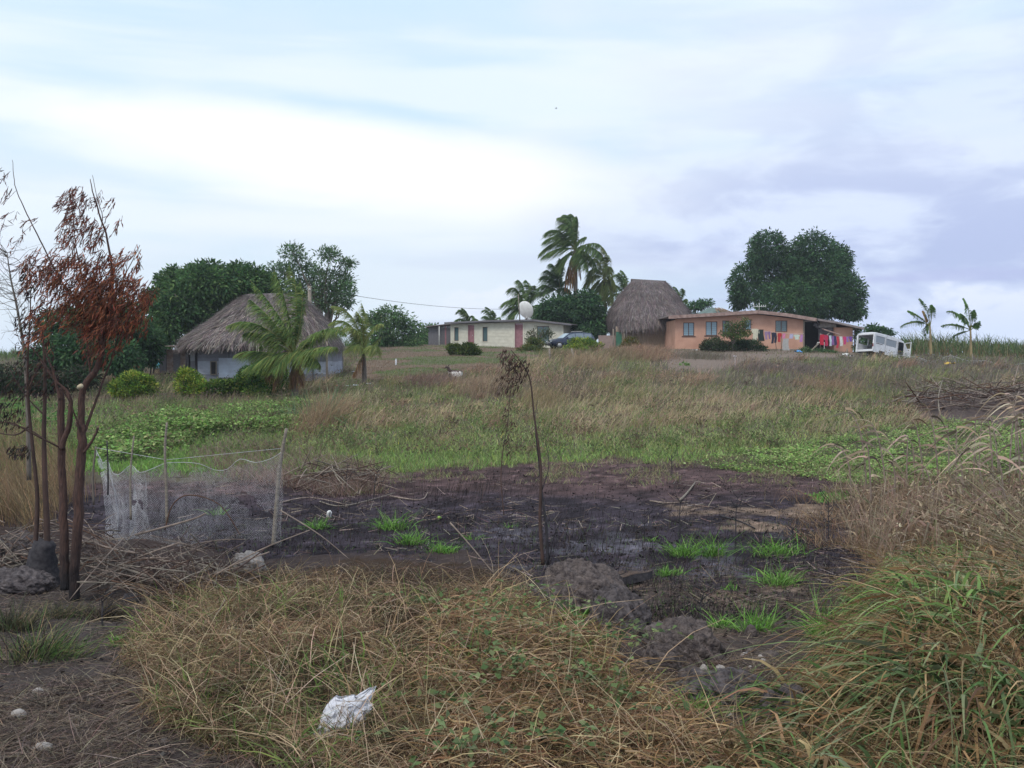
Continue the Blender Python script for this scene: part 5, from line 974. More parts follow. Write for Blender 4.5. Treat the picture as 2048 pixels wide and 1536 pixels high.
# ---- fishing net on stakes
def net_fence():
    d = 12.3; b = G(370, d); t = thing('net_fence', 'old fishing net strung on crooked stakes behind the brush pile', 'net', b)
    m_net = M('net_twine', (.62, .62, .64), (.45, .45, .47), bump=0)
    top = [(190, 895, 12.6), (205, 925, 12.6), (215, 920, 12.5), (225, 945, 12.5), (240, 948, 12.4), (262, 930, 12.4), (280, 945, 12.3), (310, 935, 12.2), (333, 926, 12.2), (370, 925, 12.3), (400, 928, 12.4), (430, 940, 12.5), (455, 938, 12.5), (480, 918, 12.4), (510, 925, 12.3), (540, 918, 12.2), (562, 905, 12.1)]
    xs = np.array([p[0] for p in top]); tp = np.array([tuple(W(x, y, dd)-b) for x, y, dd in top]); n = 260; m_ = 66
    fx = np.linspace(0, 1, n)*(xs[-1]-xs[0])+xs[0]; T = np.stack([np.interp(fx, xs, tp[:, i]) for i in range(3)], 1)
    Bt = np.array([tuple(G(x, 12.35+.25*math.sin(x*.03), -.0)-b) for x in fx]); Bt[:, 2] = np.maximum(Bt[:, 2], Bt[:, 2]*0-.05); Bt[:, 0] += np.where(fx < 260, .12, 0)
    v = np.linspace(0, 1, m_)[None, :, None]; Gd = T[:, None]*(1-v)+Bt[:, None]*v
    vv = np.repeat(v[..., 0], n, 0); ff = np.repeat(fx[:, None], m_, 1); Gd[..., 1] += .22*(fbm(ff*.02, vv*1.5, 91)-.5)*np.sin(vv*3); Gd[..., 0] += .10*(fbm(ff*.035+4, vv*2.2, 92)-.5); Gd[..., 2] += .05*(fbm(ff*.05, vv*4, 93)-.5)*np.sin(vv*3)
    segs = []
    for i in range(n-1):
        for j in range(m_-1):
            if (i+j) % 2 == 0: segs += [((i, j), (i+1, j+1))]
            else: segs += [((i+1, j), (i, j+1))]
    ia = np.array([s_[0] for s_ in segs]); ib = np.array([s_[1] for s_ in segs]); A = Gd[ia[:, 0], ia[:, 1]]; B = Gd[ib[:, 0], ib[:, 1]]
    hole = fbm(A[:, 0]*3, A[:, 2]*4, 60) < .30; A, B = A[~hole], B[~hole]; wd = .0011
    V, Fq, Cc = ribbons(A, B-A, np.linalg.norm(B-A, axis=1), np.where(A[:, 0] < X(290, 12.3)-b.x, .0026, .0010)*RNG.uniform(.4, 1.6, len(A)), np.zeros_like(A), np.ones_like(A), 1, tip=1, face=np.repeat([[0, 1., 0]], len(A), 0))
    o = mesh_np('net', V, Fq, None, m_net, t)
    k = MB(); P2 = smooth_path([Vector(q) for q in tp], 3); k.tube(P2, .003, 5); k.build('top_cord', m_net, t)
    k = MB(); k.tube([Vector(tp[0]), Vector(tp[8])+Vector((0, 0, .04)), Vector(tp[-1])+Vector((0, 0, .05))], .003, 4); k.build('support_cord', m_net, t)
    for p, r, c in (([(546, 1100), (553, 1010), (560, 930), (573, 857)], .024, m_wood), ([(334, 1045), (333, 980), (330, 900), (334, 845)], .017, m_wood), ([(262, 1040), (261, 980), (262, 930), (268, 872)], .012, m_wood), ([(188, 1010), (186, 950), (192, 893)], .012, m_barkg), ([(216, 990), (216, 940), (214, 882)], .01, m_char)):
        P = [q-b for q in smooth_path(wp(p, 12.2))]; MB().tube(P, [r*1.15, r, r*.8], 7).build('stake', c, t)
    # far fence netting by the cane
    b2 = G(1950, 70); t2 = thing('net_fence', 'low sagging pale net fence at right below the banana plants', 'net', b2); k = MB(); segs = []
    tops = [(1770, 708), (1830, 714), (1865, 722), (1900, 712), (1935, 721), (1975, 722), (2010, 731), (2060, 726), (2120, 732)]; tp = [W(x, y, 70+(x-1770)*-.01)-b2 for x, y in tops]; P = smooth_path(tp, 6); k.tube(P, .01, 4); k.build('top_cord', m_net, t2)
    A = []; Bb = []
    for i in range(160):
        q = P[random.randint(0, len(P)-2)].lerp(P[random.randint(0, len(P)-2)], 0); gz = Hs(q.x+b2.x, q.y+b2.y)-b2.z; A.append(tuple(q)); Bb.append((q.x+random.uniform(-.3, .3), q.y, gz))
    A = np.array(A); Bb = np.array(Bb); V, Fq, Cc = ribbons(A, Bb-A, np.linalg.norm(Bb-A, axis=1), np.full(len(A), .006), np.zeros_like(A), np.ones_like(A), 1, tip=1); o = mesh_np('net', V, Fq, None, m_net, t2)
    for x in (1830, 1900, 1945, 2012): q = G(x, 70-.01*(x-1770)); MB().tube([q-b2-Vector((0, 0, .1)), W(x, 708 if x < 2000 else 720, 70-.01*(x-1770))-b2], .03, 5).build('stake', m_wood, t2)
net_fence()
# ---- goat
def goat():
    b = G(905, 51); t = thing('goat', 'white and dark brown goat lying on the slope with its head turned left', 'goat', b)
    def skin(vs, es, rs, name, mat, root=0, par=t):
        me = bpy.data.meshes.new(name); me.from_pydata(vs, es, []); o = bpy.data.objects.new(name, me); COL.objects.link(o); o.parent = par
        o.modifiers.new('skin', 'SKIN'); 
        for i, r in enumerate(rs): me.skin_vertices[0].data[i].radius = (r, r) if not isinstance(r, tuple) else r
        me.skin_vertices[0].data[root].use_root = True; s_ = o.modifiers.new('sub', 'SUBSURF'); s_.levels = 2; s_.render_levels = 2; me.materials.append(mat); return o
    m = bpy.data.materials.new('goat_coat'); m.use_nodes = True; nt_ = m.node_tree; bs = nt_.nodes['Principled BSDF']; bs.inputs['Roughness'].default_value = .9
    tc = nt_.nodes.new('ShaderNodeTexCoord'); sp2 = nt_.nodes.new('ShaderNodeSeparateXYZ'); nt_.links.new(tc.outputs['Object'], sp2.inputs[0]); no = nt_.nodes.new('ShaderNodeTexNoise'); no.inputs['Scale'].default_value = 6; nt_.links.new(tc.outputs['Object'], no.inputs[0])
    ad = nt_.nodes.new('ShaderNodeMath'); ad.operation = 'MULTIPLY_ADD'; nt_.links.new(no.outputs[0], ad.inputs[0]); ad.inputs[1].default_value = .25; nt_.links.new(sp2.outputs[2], ad.inputs[2]); mr = nt_.nodes.new('ShaderNodeMapRange'); nt_.links.new(ad.outputs[0], mr.inputs[0]); mr.inputs[1].default_value = .42; mr.inputs[2].default_value = .46
    mx = nt_.nodes.new('ShaderNodeMix'); mx.data_type = 'RGBA'; nt_.links.new(mr.outputs[0], mx.inputs[0]); mx.inputs[6].default_value = (.68, .64, .6, 1); mx.inputs[7].default_value = (.07, .045, .04, 1); nt_.links.new(mx.outputs[2], bs.inputs['Base Color'])
    vs = [(.45, 0, .18), (.25, 0, .22), (0, 0, .24), (-.12, -.02, .30), (-.20, -.04, .44), (-.23, -.05, .55), (-.31, -.1, .56), (-.40, -.14, .50), (.1, -.2, .07), (-.1, -.26, .04), (.42, -.18, .08), (.25, -.28, .04), (.52, .03, .25), (-.15, .15, .06), (-.3, .12, .04), (-.2, .02, .60), (-.16, .12, .6)]
    es = [(0, 1), (1, 2), (2, 3), (3, 4), (4, 5), (5, 6), (6, 7), (2, 8), (8, 9), (0, 10), (10, 11), (0, 12), (3, 13), (13, 14)]
    rs = [.17, .2, .18, .14, .08, .07, .065, .035, .05, .03, .07, .03, .025, .045, .03, .01, .01]
    skin(vs[:15], es, rs[:15], 'body', m, 1)
    for s_ in (-1, 1):
        MB().add([(-.22, s_*.06-.05, .58), (-.18, s_*.17-.05, .55), (-.2, s_*.16-.05, .50), (-.23, s_*.07-.05, .54)], [(0, 1, 2, 3), (3, 2, 1, 0)]); k = MB(); k.tube([(-.22, s_*.06-.05, .56), (-.19, s_*.12-.05, .56), (-.17, s_*.18-.05, .51)], [.02, .03, .008], 6).build('ear', m, t)
        MB().tube([(-.22, s_*.03-.05, .6), (-.17, s_*.04-.05, .68), (-.1, s_*.05-.05, .7)], [.018, .012, .004], 5).build('horn', m_char, t)
        MB().tube([(-.29, s_*.055-.09, .58), (-.3, s_*.065-.09, .58)], .012, 6).build('eye', m_char, t)
goat()
# ================================================================ ground vegetation and small things
def samp(n, dlo, dhi, pxlo=-250, pxhi=2300, power=1.0, polys=None, notp=None, dens=None):
    """points on the ground, evenly spread in 1/d^power and across, kept inside photo regions"""
    out = []; got = 0; it = 0
    while got < n and it < 30:
        it += 1; m_ = n*3; a, b = dlo**-power, dhi**-power; d = (RNG.uniform(min(a, b), max(a, b), m_))**(-1/power); u = RNG.uniform(pxlo, pxhi, m_); x = (u-1024)/F*d; z = H(x, d)
        px, py = project(x, d, z); k = np.ones(m_, bool)
        if polys: 
            kk = np.zeros(m_, bool); jx = px+RNG.normal(0, 7, m_); jy = py+RNG.normal(0, 4, m_)
            jx, jy = jitq(x, d, jx, jy)
            for p in polys: kk |= inpoly(jx, jy, p)
            k &= kk
        if notp:
            ox, oy = px, py; px, py = jitq(x, d, px, py)
            for p in notp: k &= ~inpoly(px, py, p)
            px, py = ox, oy
        if dens is not None: k &= RNG.random(m_) < dens(x, d, px, py)
        P = np.stack([x, d, z], 1)[k]; out.append(P); got += len(P)
    return np.concatenate(out)[:n]
def stuff(name, parts, mat): V, Fq, Cc = join(parts); o = mesh_np(name, V, Fq, Cc, mat); o['kind'] = 'stuff'; return o
def dirs(n, up, spread, lean=(0, 0)):
    a = RNG.uniform(0, 2*math.pi, n); s = RNG.random(n)**.6*spread; return np.stack([np.cos(a)*s+lean[0], np.sin(a)*s+lean[1], np.full(n, up)], 1)
STRAW = [(.28, .18, .11), (.37, .26, .15), (.18, .11, .07), (.10, .06, .04), (.48, .37, .23), (.23, .135, .08), (.20, .165, .085)]
GRN = [(.12, .18, .055), (.16, .22, .07), (.09, .14, .05), (.20, .24, .09)]
OLV = [(.29, .39, .13), (.36, .44, .17), (.20, .29, .10), (.44, .45, .21)]
# foreground straw tangle
def straw_heap():
    parts = []
    P = samp(105000, 4.0, 10.5, power=1.1, polys=[P_STRAW], dens=lambda x, d, px, py: np.clip((fbm(x*4, d*4, 76, 3)-.40)*7, .06, 1)); n = len(P); P[:, 2] += RNG.random(n)**1.5*.13
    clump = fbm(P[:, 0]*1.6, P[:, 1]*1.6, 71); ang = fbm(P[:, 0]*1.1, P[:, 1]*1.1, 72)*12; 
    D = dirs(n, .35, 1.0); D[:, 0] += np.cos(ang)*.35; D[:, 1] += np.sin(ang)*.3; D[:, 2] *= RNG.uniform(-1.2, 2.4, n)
    cl2 = fbm(P[:, 0]*5, P[:, 1]*5, 75, 2); c = pick(STRAW, n, s=.35)*(.2+1.0*ss(clump*.5+cl2*.5, .3, .68))[:, None]; g = (fbm(P[:, 0]*.9, P[:, 1]*.9, 74) > .54) & (RNG.random(n) < .14); c[g] = pick([(.20, .22, .09), (.14, .18, .07)], g.sum())  # patchy darkening paints the shade of gaps between clumps into the blade colour
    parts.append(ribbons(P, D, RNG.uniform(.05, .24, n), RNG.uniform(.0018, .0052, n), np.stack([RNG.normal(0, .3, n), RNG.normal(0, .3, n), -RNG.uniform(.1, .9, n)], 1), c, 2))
    P = samp(3800, 4.0, 10.0, power=1.1, polys=[P_STRAW]); n = len(P); P[:, 2] += RNG.random(n)*.12; D = dirs(n, .5, 1.); D[:, 2] *= RNG.uniform(0, 2.2, n)
    parts.append(ribbons(P, D, RNG.uniform(.15, .6, n), RNG.uniform(.0025, .0058, n), np.stack([RNG.normal(0, .25, n), RNG.normal(0, .25, n), -RNG.uniform(.1, .6, n)], 1), pick([(.42, .31, .19), (.31, .21, .12), (.52, .41, .27)], n), 3, tip=.4))
    # broad flattened dry leaves of the pile lower right
    P = samp(7000, 4.0, 7.6, pxlo=850, pxhi=1600, power=1.1, polys=[P_STRAW]); n = len(P); P[:, 2] += RNG.random(n)*.2; D = dirs(n, .3, .7, (.9, -.35)); D[::2, 0] *= -1
    D += RNG.normal(0, .45, (n, 3)); parts.append(ribbons(P, D, RNG.uniform(.10, .36, n), RNG.uniform(.004, .009, n), np.stack([RNG.normal(0, .15, n), RNG.normal(0, .15, n), -RNG.uniform(.2, .8, n)], 1), pick([(.34, .22, .11), (.22, .13, .065), (.44, .32, .18), (.15, .085, .05)], n), 3))
    # litter thinning out over dirt and burnt edge
    P = samp(30000, 4.0, 11, power=1.1, polys=[P_DIRT, P_BURNT, [(470, 1085), (1000, 1090), (1120, 1170), (1000, 1160), (470, 1170)]], dens=lambda x, d, px, py: .5*((py > 1080) & (px > 450) & (px < 1100))+(fbm(x*1.3, d*1.3, 15) > .5)*.75+.2*(py > 1150)+.04); n = len(P); D = dirs(n, .12, 1.); P[:, 2] += .008
    parts.append(ribbons(P, D, RNG.uniform(.05, .22, n), RNG.uniform(.002, .005, n), np.stack([RNG.normal(0, .2, n), RNG.normal(0, .2, n), -RNG.uniform(0, .2, n)], 1), pick([(.2, .15, .12), (.13, .10, .085), (.30, .24, .18), (.08, .06, .055)], n), 2))
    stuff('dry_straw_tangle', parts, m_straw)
straw_heap()
def heap_weeds():
    parts = []
    P = samp(900, 4.2, 9.5, power=1.1, polys=[P_STRAW], dens=lambda x, d, px, py: fbm(x*.8+3, d*.8, 41) > .5); n = len(P)
    parts.append(ribbons(P, dirs(n, .9, .7), RNG.uniform(.2, .5, n), RNG.uniform(.006, .014, n), np.stack([RNG.normal(0, .3, n), RNG.normal(0, .3, n), -RNG.uniform(.2, .7, n)], 1), pick([(.18, .26, .07), (.24, .30, .09), (.12, .19, .06)], n), 3))
    # creeping vine with roundish leaves over the straw
    for q in range(70):
        s0 = samp(1, 4.2, 7.5, pxlo=850, pxhi=1250, power=1.1)[0]; p = Vector(s0)+Vector((0, 0, .2)); a = random.uniform(0, 6.28); L = []
        for i in range(14): a += random.gauss(0, .4); p = p+Vector((math.cos(a)*.04, math.sin(a)*.04, random.gauss(0, .015))); p.z = max(p.z, Hs(p.x, p.y)+.12); L.append(tuple(p))
        L = np.array(L); n = len(L); parts.append(leaves(L, dirs(n, .2, 1), RNG.normal(0, .4, (n, 3))+[[0, 0, 1]], RNG.uniform(.025, .06, n), RNG.uniform(.02, .045, n), pick([(.16, .22, .09), (.11, .17, .07), (.22, .26, .12)], n)))
        parts.append(ribbons(L[:-1], L[1:]-L[:-1], np.linalg.norm(L[1:]-L[:-1], axis=1), np.full(n-1, .003), np.zeros((n-1, 3)), np.repeat([[.2, .2, .12]], n-1, 0), 1, tip=1))
    stuff('green_weeds_in_straw', parts, m_leaf)
heap_weeds()
def right_blades():
    parts = []
    P = samp(12500, 3.6, 12.6, pxlo=1480, pxhi=2500, power=1.1, polys=[P_RIGHT], dens=lambda x, d, px, py: np.clip((fbm(x*2.6, d*2.6, 26, 3)-.38)*6, .06, 1)); n = len(P); lean = fbm(P[:, 0], P[:, 1], 14)
    D = dirs(n, .75, .6); D[:, 0] -= .15+.25*lean; D += RNG.normal(0, .18, (n, 3)); c = pick([(.10, .17, .06), (.14, .22, .08), (.26, .18, .09), (.17, .11, .06), (.34, .26, .14), (.07, .12, .045), (.20, .25, .13), (.22, .14, .07)], n, s=.3)
    px, py = project(P[:, 0], P[:, 1], P[:, 2]); gz = ((py < 1300) & (px < 1950) & (RNG.random(n) < .45)); c[gz] = pick([(.13, .25, .06), (.16, .28, .08), (.24, .32, .14)], gz.sum())
    L = RNG.uniform(.25, 1.05, n)*np.where(P[:, 1] > 7.2, .75, 1); parts.append(ribbons(P, D, L, RNG.uniform(.009, .03, n), np.stack([-RNG.uniform(.0, .35, n), RNG.normal(-.1, .25, n), -RNG.uniform(.7, 2.1, n)], 1), c, 7, tipcol=c*np.array([[1.3, 1.15, 1.1]])))
    P = samp(17000, 3.6, 12.6, pxlo=1400, pxhi=2500, power=1.1, polys=[P_RIGHT], dens=lambda x, d, px, py: np.clip((fbm(x*3, d*3, 27, 3)-.36)*6, .08, 1)); n = len(P); D = dirs(n, .7, 1.0, (-.25, -.05)); 
    parts.append(ribbons(P, D, RNG.uniform(.15, .7, n), RNG.uniform(.0025, .008, n), np.stack([-RNG.uniform(0, .5, n), RNG.normal(0, .3, n), -RNG.uniform(.3, 1.4, n)], 1), pick([(.28, .17, .08), (.18, .11, .055), (.38, .27, .14), (.10, .065, .04), (.46, .35, .20)], n), 4))
    # sprays of seed stalks fanning in from the right
    for (x0, y0, d0, n, a0, a1, Lm) in ((2230, 1210, 6.6, 130, 150, 190, 1.5), (2180, 1430, 5.2, 60, 145, 188, .95), (2150, 1560, 4.6, 60, 110, 170, .8), (2080, 1090, 8.5, 70, 120, 175, 1.2)):
        b = np.array(tuple(W(x0, y0, d0))); a = np.radians(RNG.uniform(a0, a1, n)); D = np.stack([np.cos(a), RNG.normal(0, .2, n), np.sin(a)], 1); Pq = b+RNG.normal(0, .07, (n, 3)); L = Lm*RNG.uniform(.5, 1.05, n)
        parts.append(ribbons(Pq, D, L, RNG.uniform(.003, .0055, n), np.stack([np.zeros(n), np.zeros(n), -RNG.uniform(0, .15, n)], 1), pick([(.44, .36, .25), (.36, .28, .18), (.34, .34, .2)], n), 4, tip=.5))
        for r in range(7):
            t = RNG.uniform(.35, 1, n)[:, None]; Q = Pq+nrm(D)*L[:, None]*t; parts.append(ribbons(Q, D+RNG.normal(0, .35, (n, 3)), RNG.uniform(.02, .06, n), np.full(n, .004), np.zeros((n, 3)), pick([(.40, .32, .24), (.3, .23, .17)], n), 1))
    stuff('long_leaning_grass', parts, m_blade)
right_blades()
def right_dry():
    parts = []
    P = samp(26000, 9, 20, pxlo=1480, pxhi=2500, power=1.1, polys=[P_RDRY, [(1500, 1010), (1700, 970), (1720, 1090), (1560, 1090)]], dens=lambda x, d, px, py: np.clip((px-1500)/330, 0, 1)**1.6*np.clip((fbm(x*2, d*2, 28)-.3)*4, .15, 1)); n = len(P)
    parts.append(ribbons(P, dirs(n, .9, .8, (-.2, 0)), RNG.uniform(.10, .42, n), RNG.uniform(.003, .008, n), np.stack([RNG.normal(0, .45, n), RNG.normal(0, .2, n), -RNG.uniform(.1, .6, n)], 1), pick([(.34, .22, .13), (.24, .15, .09), (.42, .31, .20), (.17, .11, .075)], n), 2))
    # dry grass left edge and left of the net
    PL = [(-900, 850), (60, 850), (130, 900), (170, 1000), (100, 1050), (-900, 1070)]
    P = samp(14000, 11, 30, pxlo=-400, pxhi=250, power=1.1, polys=[PL]); n = len(P); parts.append(ribbons(P, dirs(n, 1., .35, (-.1, 0)), RNG.uniform(.4, 1.0, n), RNG.uniform(.004, .01, n), np.stack([RNG.normal(-.1, .2, n), RNG.normal(0, .2, n), -RNG.uniform(.05, .4, n)], 1), pick([(.34, .24, .13), (.25, .17, .10), (.18, .14, .08)], n), 2))
    P3 = [(380, 905), (480, 880), (620, 900), (760, 940), (760, 985), (600, 985), (400, 930)]
    P = samp(12000, 15, 30, pxlo=350, pxhi=800, power=1.1, polys=[P3]); n = len(P); parts.append(ribbons(P, dirs(n, .8, .8), RNG.uniform(.15, .45, n), RNG.uniform(.004, .01, n), np.stack([RNG.normal(-.1, .2, n), RNG.normal(0, .2, n), -RNG.uniform(.05, .6, n)], 1), pick([(.28, .19, .15), (.2, .13, .11), (.34, .27, .22)], n), 2))
    P = samp(3600, 10, 17.5, pxlo=1660, pxhi=2500, power=1.1, polys=[[(1700, 940), (1900, 930), (3000, 900), (3000, 1100), (1850, 1100), (1720, 1080), (1690, 1000)]]); n = len(P); P[:, 2] += RNG.random(n)*.45*ss(project(P[:, 0], P[:, 1], P[:, 2])[0], 1680, 1900)
    parts.append(ribbons(P, dirs(n, .8, .9), RNG.uniform(.15, .5, n), RNG.uniform(.012, .035, n), np.stack([RNG.normal(-.2, .4, n), RNG.normal(0, .3, n), -RNG.uniform(.4, 1.6, n)], 1), pick([(.36, .27, .18), (.27, .19, .13), (.19, .125, .09), (.44, .35, .25), (.2, .2, .1)], n, s=.35), 5))
    P = samp(2500, 10, 17, pxlo=1660, pxhi=2500, power=1.1, polys=[P_RDRY]); n = len(P); parts.append(ribbons(P, dirs(n, 1, .35), RNG.uniform(.4, 1.0, n), RNG.uniform(.006, .014, n), np.stack([RNG.normal(-.1, .3, n), RNG.normal(0, .2, n), -RNG.uniform(0, .6, n)], 1), pick([(.36, .28, .2), (.28, .2, .15)], n), 4))
    stuff('dry_brown_grass', parts, m_straw)
right_dry()
def burnt_stubble():
    parts = []; P = samp(16000, 8.2, 22, pxlo=100, pxhi=1800, power=1.0, polys=[P_BURNT], dens=lambda x, d, px, py: np.where(fbm(x*1.2, d*1.2, 33) > .45, 1, .25)); n = len(P)
    parts.append(ribbons(P, dirs(n, 1., .5, (.15, 0)), RNG.uniform(.02, .11, n)*np.where(RNG.random(n) < .06, 2.6, 1), RNG.uniform(.002, .006, n), np.zeros((n, 3)), pick([(.02, .018, .022), (.035, .028, .03), (.06, .045, .045)], n), 1, tip=.5))
    P = samp(2600, 9, 22, pxlo=100, pxhi=1800, power=1.0, polys=[P_BURNT], dens=lambda x, d, px, py: np.where(fbm(x*.9, d*.9, 34) > .56, 1, .08)); n = len(P); P[:, 2] += .01
    parts.append(ribbons(P, dirs(n, .1, 1.), RNG.uniform(.05, .28, n), RNG.uniform(.004, .012, n), np.zeros((n, 3)), pick([(.26, .2, .16), (.14, .1, .09), (.36, .3, .25), (.05, .04, .045)], n), 1, tip=.5))
    P = samp(2600, 8.4, 14, pxlo=300, pxhi=1650, polys=[P_BURNT]); n = len(P); parts.append(ribbons(P, dirs(n, 1., .8), RNG.uniform(.03, .09, n), RNG.uniform(.003, .006, n), RNG.normal(0, .2, (n, 3)), pick([(.12, .2, .06), (.08, .13, .05)], n), 2))
    P = samp(7000, 4.2, 22, pxlo=-200, pxhi=1800, polys=[P_BURNT, P_DIRT]); n = len(P); r = RNG.uniform(.008, .03, n); U = RNG.normal(size=(n, 3)); P[:, 2] -= r*.3; parts.append(leaves(P, U, RNG.normal(size=(n, 3)), r*1.5, r*1.2, pick([(.03, .025, .03), (.09, .07, .065), (.15, .13, .13), (.05, .04, .04)], n)))
    P = samp(5000, 8, 22, pxlo=100, pxhi=1800, power=1.0, polys=[P_BURNT], dens=lambda x, d, px, py: np.where(fbm(x*1.6, d*1.6, 37) > .5, 1, .2)); n = len(P); r = RNG.uniform(.01, .034, n)
    for q in range(2): parts.append(leaves(P+[[0, 0, .005]], RNG.normal(size=(n, 3))*[[1, 1, .25]], RNG.normal(size=(n, 3)), r*1.5, r, pick([(.02, .018, .02), (.04, .03, .032), (.012, .011, .013), (.1, .08, .075)], n)))
    for (cx, cy, rx, ry, m_) in ((930, 985, 110, 22, 260), (700, 1000, 110, 22, 160), (1400, 1090, 160, 40, 160), (1150, 1090, 140, 30, 120), (850, 1060, 200, 30, 160), (640, 965, 70, 20, 90), (230, 1150, 110, 40, 120)):
        px = RNG.normal(cx, rx*.6, m_); py = np.clip(RNG.normal(cy, ry*.6, m_), 940, 1200); d = 2.3*F/(py-715); x = (px-1024)/F*d; P = np.stack([x, d, H(x, d)], 1)
        parts.append(ribbons(P, dirs(m_, 1., .35, (.18, 0)), RNG.uniform(.06, .30, m_)**1.0, RNG.uniform(.004, .008, m_), RNG.normal(0, .08, (m_, 3)), pick([(.02, .018, .02), (.04, .03, .03), (.09, .065, .055)], m_), 2, tip=.4))
    stuff('burnt_stubble', parts, m_straw)
burnt_stubble()
GREENP = [(560, 860), (700, 830), (900, 845), (1100, 845), (1350, 850), (1500, 860), (1700, 850), (1800, 845), (1850, 858), (1600, 900), (1400, 930), (1100, 935), (900, 945), (760, 945), (640, 920), (560, 950), (540, 900)]
def meadow():
    parts = []; noP = [P_BURNT, P_CROP, P_VINE, P_SPOIL, P_DIRT2, P_SLOPE]
    def mask(x, d, px, py): return 1.
    # low green growth
    P = samp(72000, 19, 44, pxlo=-150, pxhi=2250, power=1.3, notp=noP, dens=lambda x, d, px, py: np.where(py > 795-70*(fbm(x*.3, d*.3, 61)-.5), 1, .35)*np.where((py > 960) & (px < 560), 0, 1)*np.where(py > 945, .15, 1)); n = len(P); tone = fbm(P[:, 0]*.35, P[:, 1]*.35, 17)[:, None]
    c = pick(OLV, n)*(.75+.45*tone); y_ = RNG.random(n) < .04; c[y_] = [(.55, .5, .12)]
    px, py = project(P[:, 0], P[:, 1], P[:, 2]); lf = ss(560-px, -60, 60)*.8+ss(py, 880, 925)*.6; c *= 1-np.clip(lf, 0, 1)[:, None]*np.array([[.34, .0, .4]])
    parts.append(ribbons(P, dirs(n, 1., .6), RNG.uniform(.08, .26, n), RNG.uniform(.008, .02, n)*(P[:, 1]/28), np.stack([RNG.normal(0, .3, n), RNG.normal(0, .3, n), -RNG.uniform(0, .6, n)], 1), c, 2))
    # taller seeding straw
    dn = lambda x, d, px, py: np.clip((fbm(x*.3, d*.3, 19)-.42)*6, .03, 1)*np.where(py > 870, .10, 1)*np.where((px < 620) & (py > 790), .25, 1)*np.where(inpoly(px, py, [(700, 742), (1010, 742), (1010, 762), (850, 765), (700, 775)]), .1, 1)
    P = samp(23000, 24, 62, pxlo=-150, pxhi=2250, power=1.0, notp=noP, dens=dn); n = len(P)
    px, py = project(P[:, 0], P[:, 1], P[:, 2]); hs = RNG.uniform(.15, .5, n)
    c = pick([(.48, .38, .25), (.38, .28, .2), (.30, .21, .17), (.55, .46, .30), (.34, .34, .16)], n)*(.8+.5*fbm(P[:, 0]*.5, P[:, 1]*.5, 18))[:, None]
    purp = (px > 1380) & (py < 800); c[purp] = c[purp]*.55+np.array([.17, .14, .14])*.55
    pale = inpoly(px, py, [(880, 760), (1450, 740), (1350, 830), (1000, 850), (880, 800)]) & (RNG.random(n) < .5); c[pale] = pick([(.48, .38, .24), (.42, .32, .2)], pale.sum())
    parts.append(ribbons(P, dirs(n, 1., .5, (.08, 0)), hs, RNG.uniform(.007, .014, n)*(P[:, 1]/36)**.8, np.stack([RNG.uniform(.0, .45, n), RNG.normal(0, .15, n), -RNG.uniform(.0, .3, n)], 1), c, 3, tip=.7))
    # greener / browner understorey on the upper slope
    P = samp(50000, 38, 84, pxlo=-150, pxhi=2250, power=.8, notp=[P_DIRT2, P_SLOPE, P_SPOIL, P_CROP], dens=lambda x, d, px, py: np.where((d > 70) & (px > 1330) & (px < 1720), .2, 1)*np.where((d > 60) & (px < 420), .3, 1)); n = len(P); px, py = project(P[:, 0], P[:, 1], P[:, 2]); g = fbm(P[:, 0]*.16+7, P[:, 1]*.16, 22)
    c = np.where(g[:, None] > .42, pick([(.23, .28, .11), (.17, .22, .08), (.28, .29, .14)], n), pick([(.24, .19, .13), (.18, .135, .11), (.3, .23, .15)], n)); pr = (px > 1300) & (py < 790) & (RNG.random(n) < .7); c[pr] = pick([(.21, .175, .16), (.17, .145, .14), (.16, .17, .1)], pr.sum())
    parts.append(ribbons(P, dirs(n, 1., .4, (.08, 0)), RNG.uniform(.12, .55, n), RNG.uniform(.012, .03, n)*(P[:, 1]/60), np.stack([RNG.uniform(-.1, .3, n), RNG.normal(0, .2, n), -RNG.uniform(.0, .5, n)], 1), c, 2, tip=.4))
    P = samp(9000, 14, 24, pxlo=500, pxhi=1750, power=1.2, polys=[[(560, 940), (900, 915), (1400, 912), (1720, 930), (1720, 985), (1400, 955), (900, 960), (700, 985)]], dens=lambda x, d, px, py: (fbm(x*1.4, d*1.4, 88) > .5)*1.); n = len(P)
    parts.append(ribbons(P, dirs(n, 1., .8), RNG.uniform(.05, .2, n), RNG.uniform(.004, .01, n), np.stack([RNG.normal(0, .3, n), RNG.normal(0, .3, n), -RNG.uniform(0, .6, n)], 1), pick([(.26, .34, .12), (.30, .22, .15), (.2, .14, .11), (.36, .38, .18)], n), 2))
    stuff('meadow_grass', parts, m_straw)
meadow()
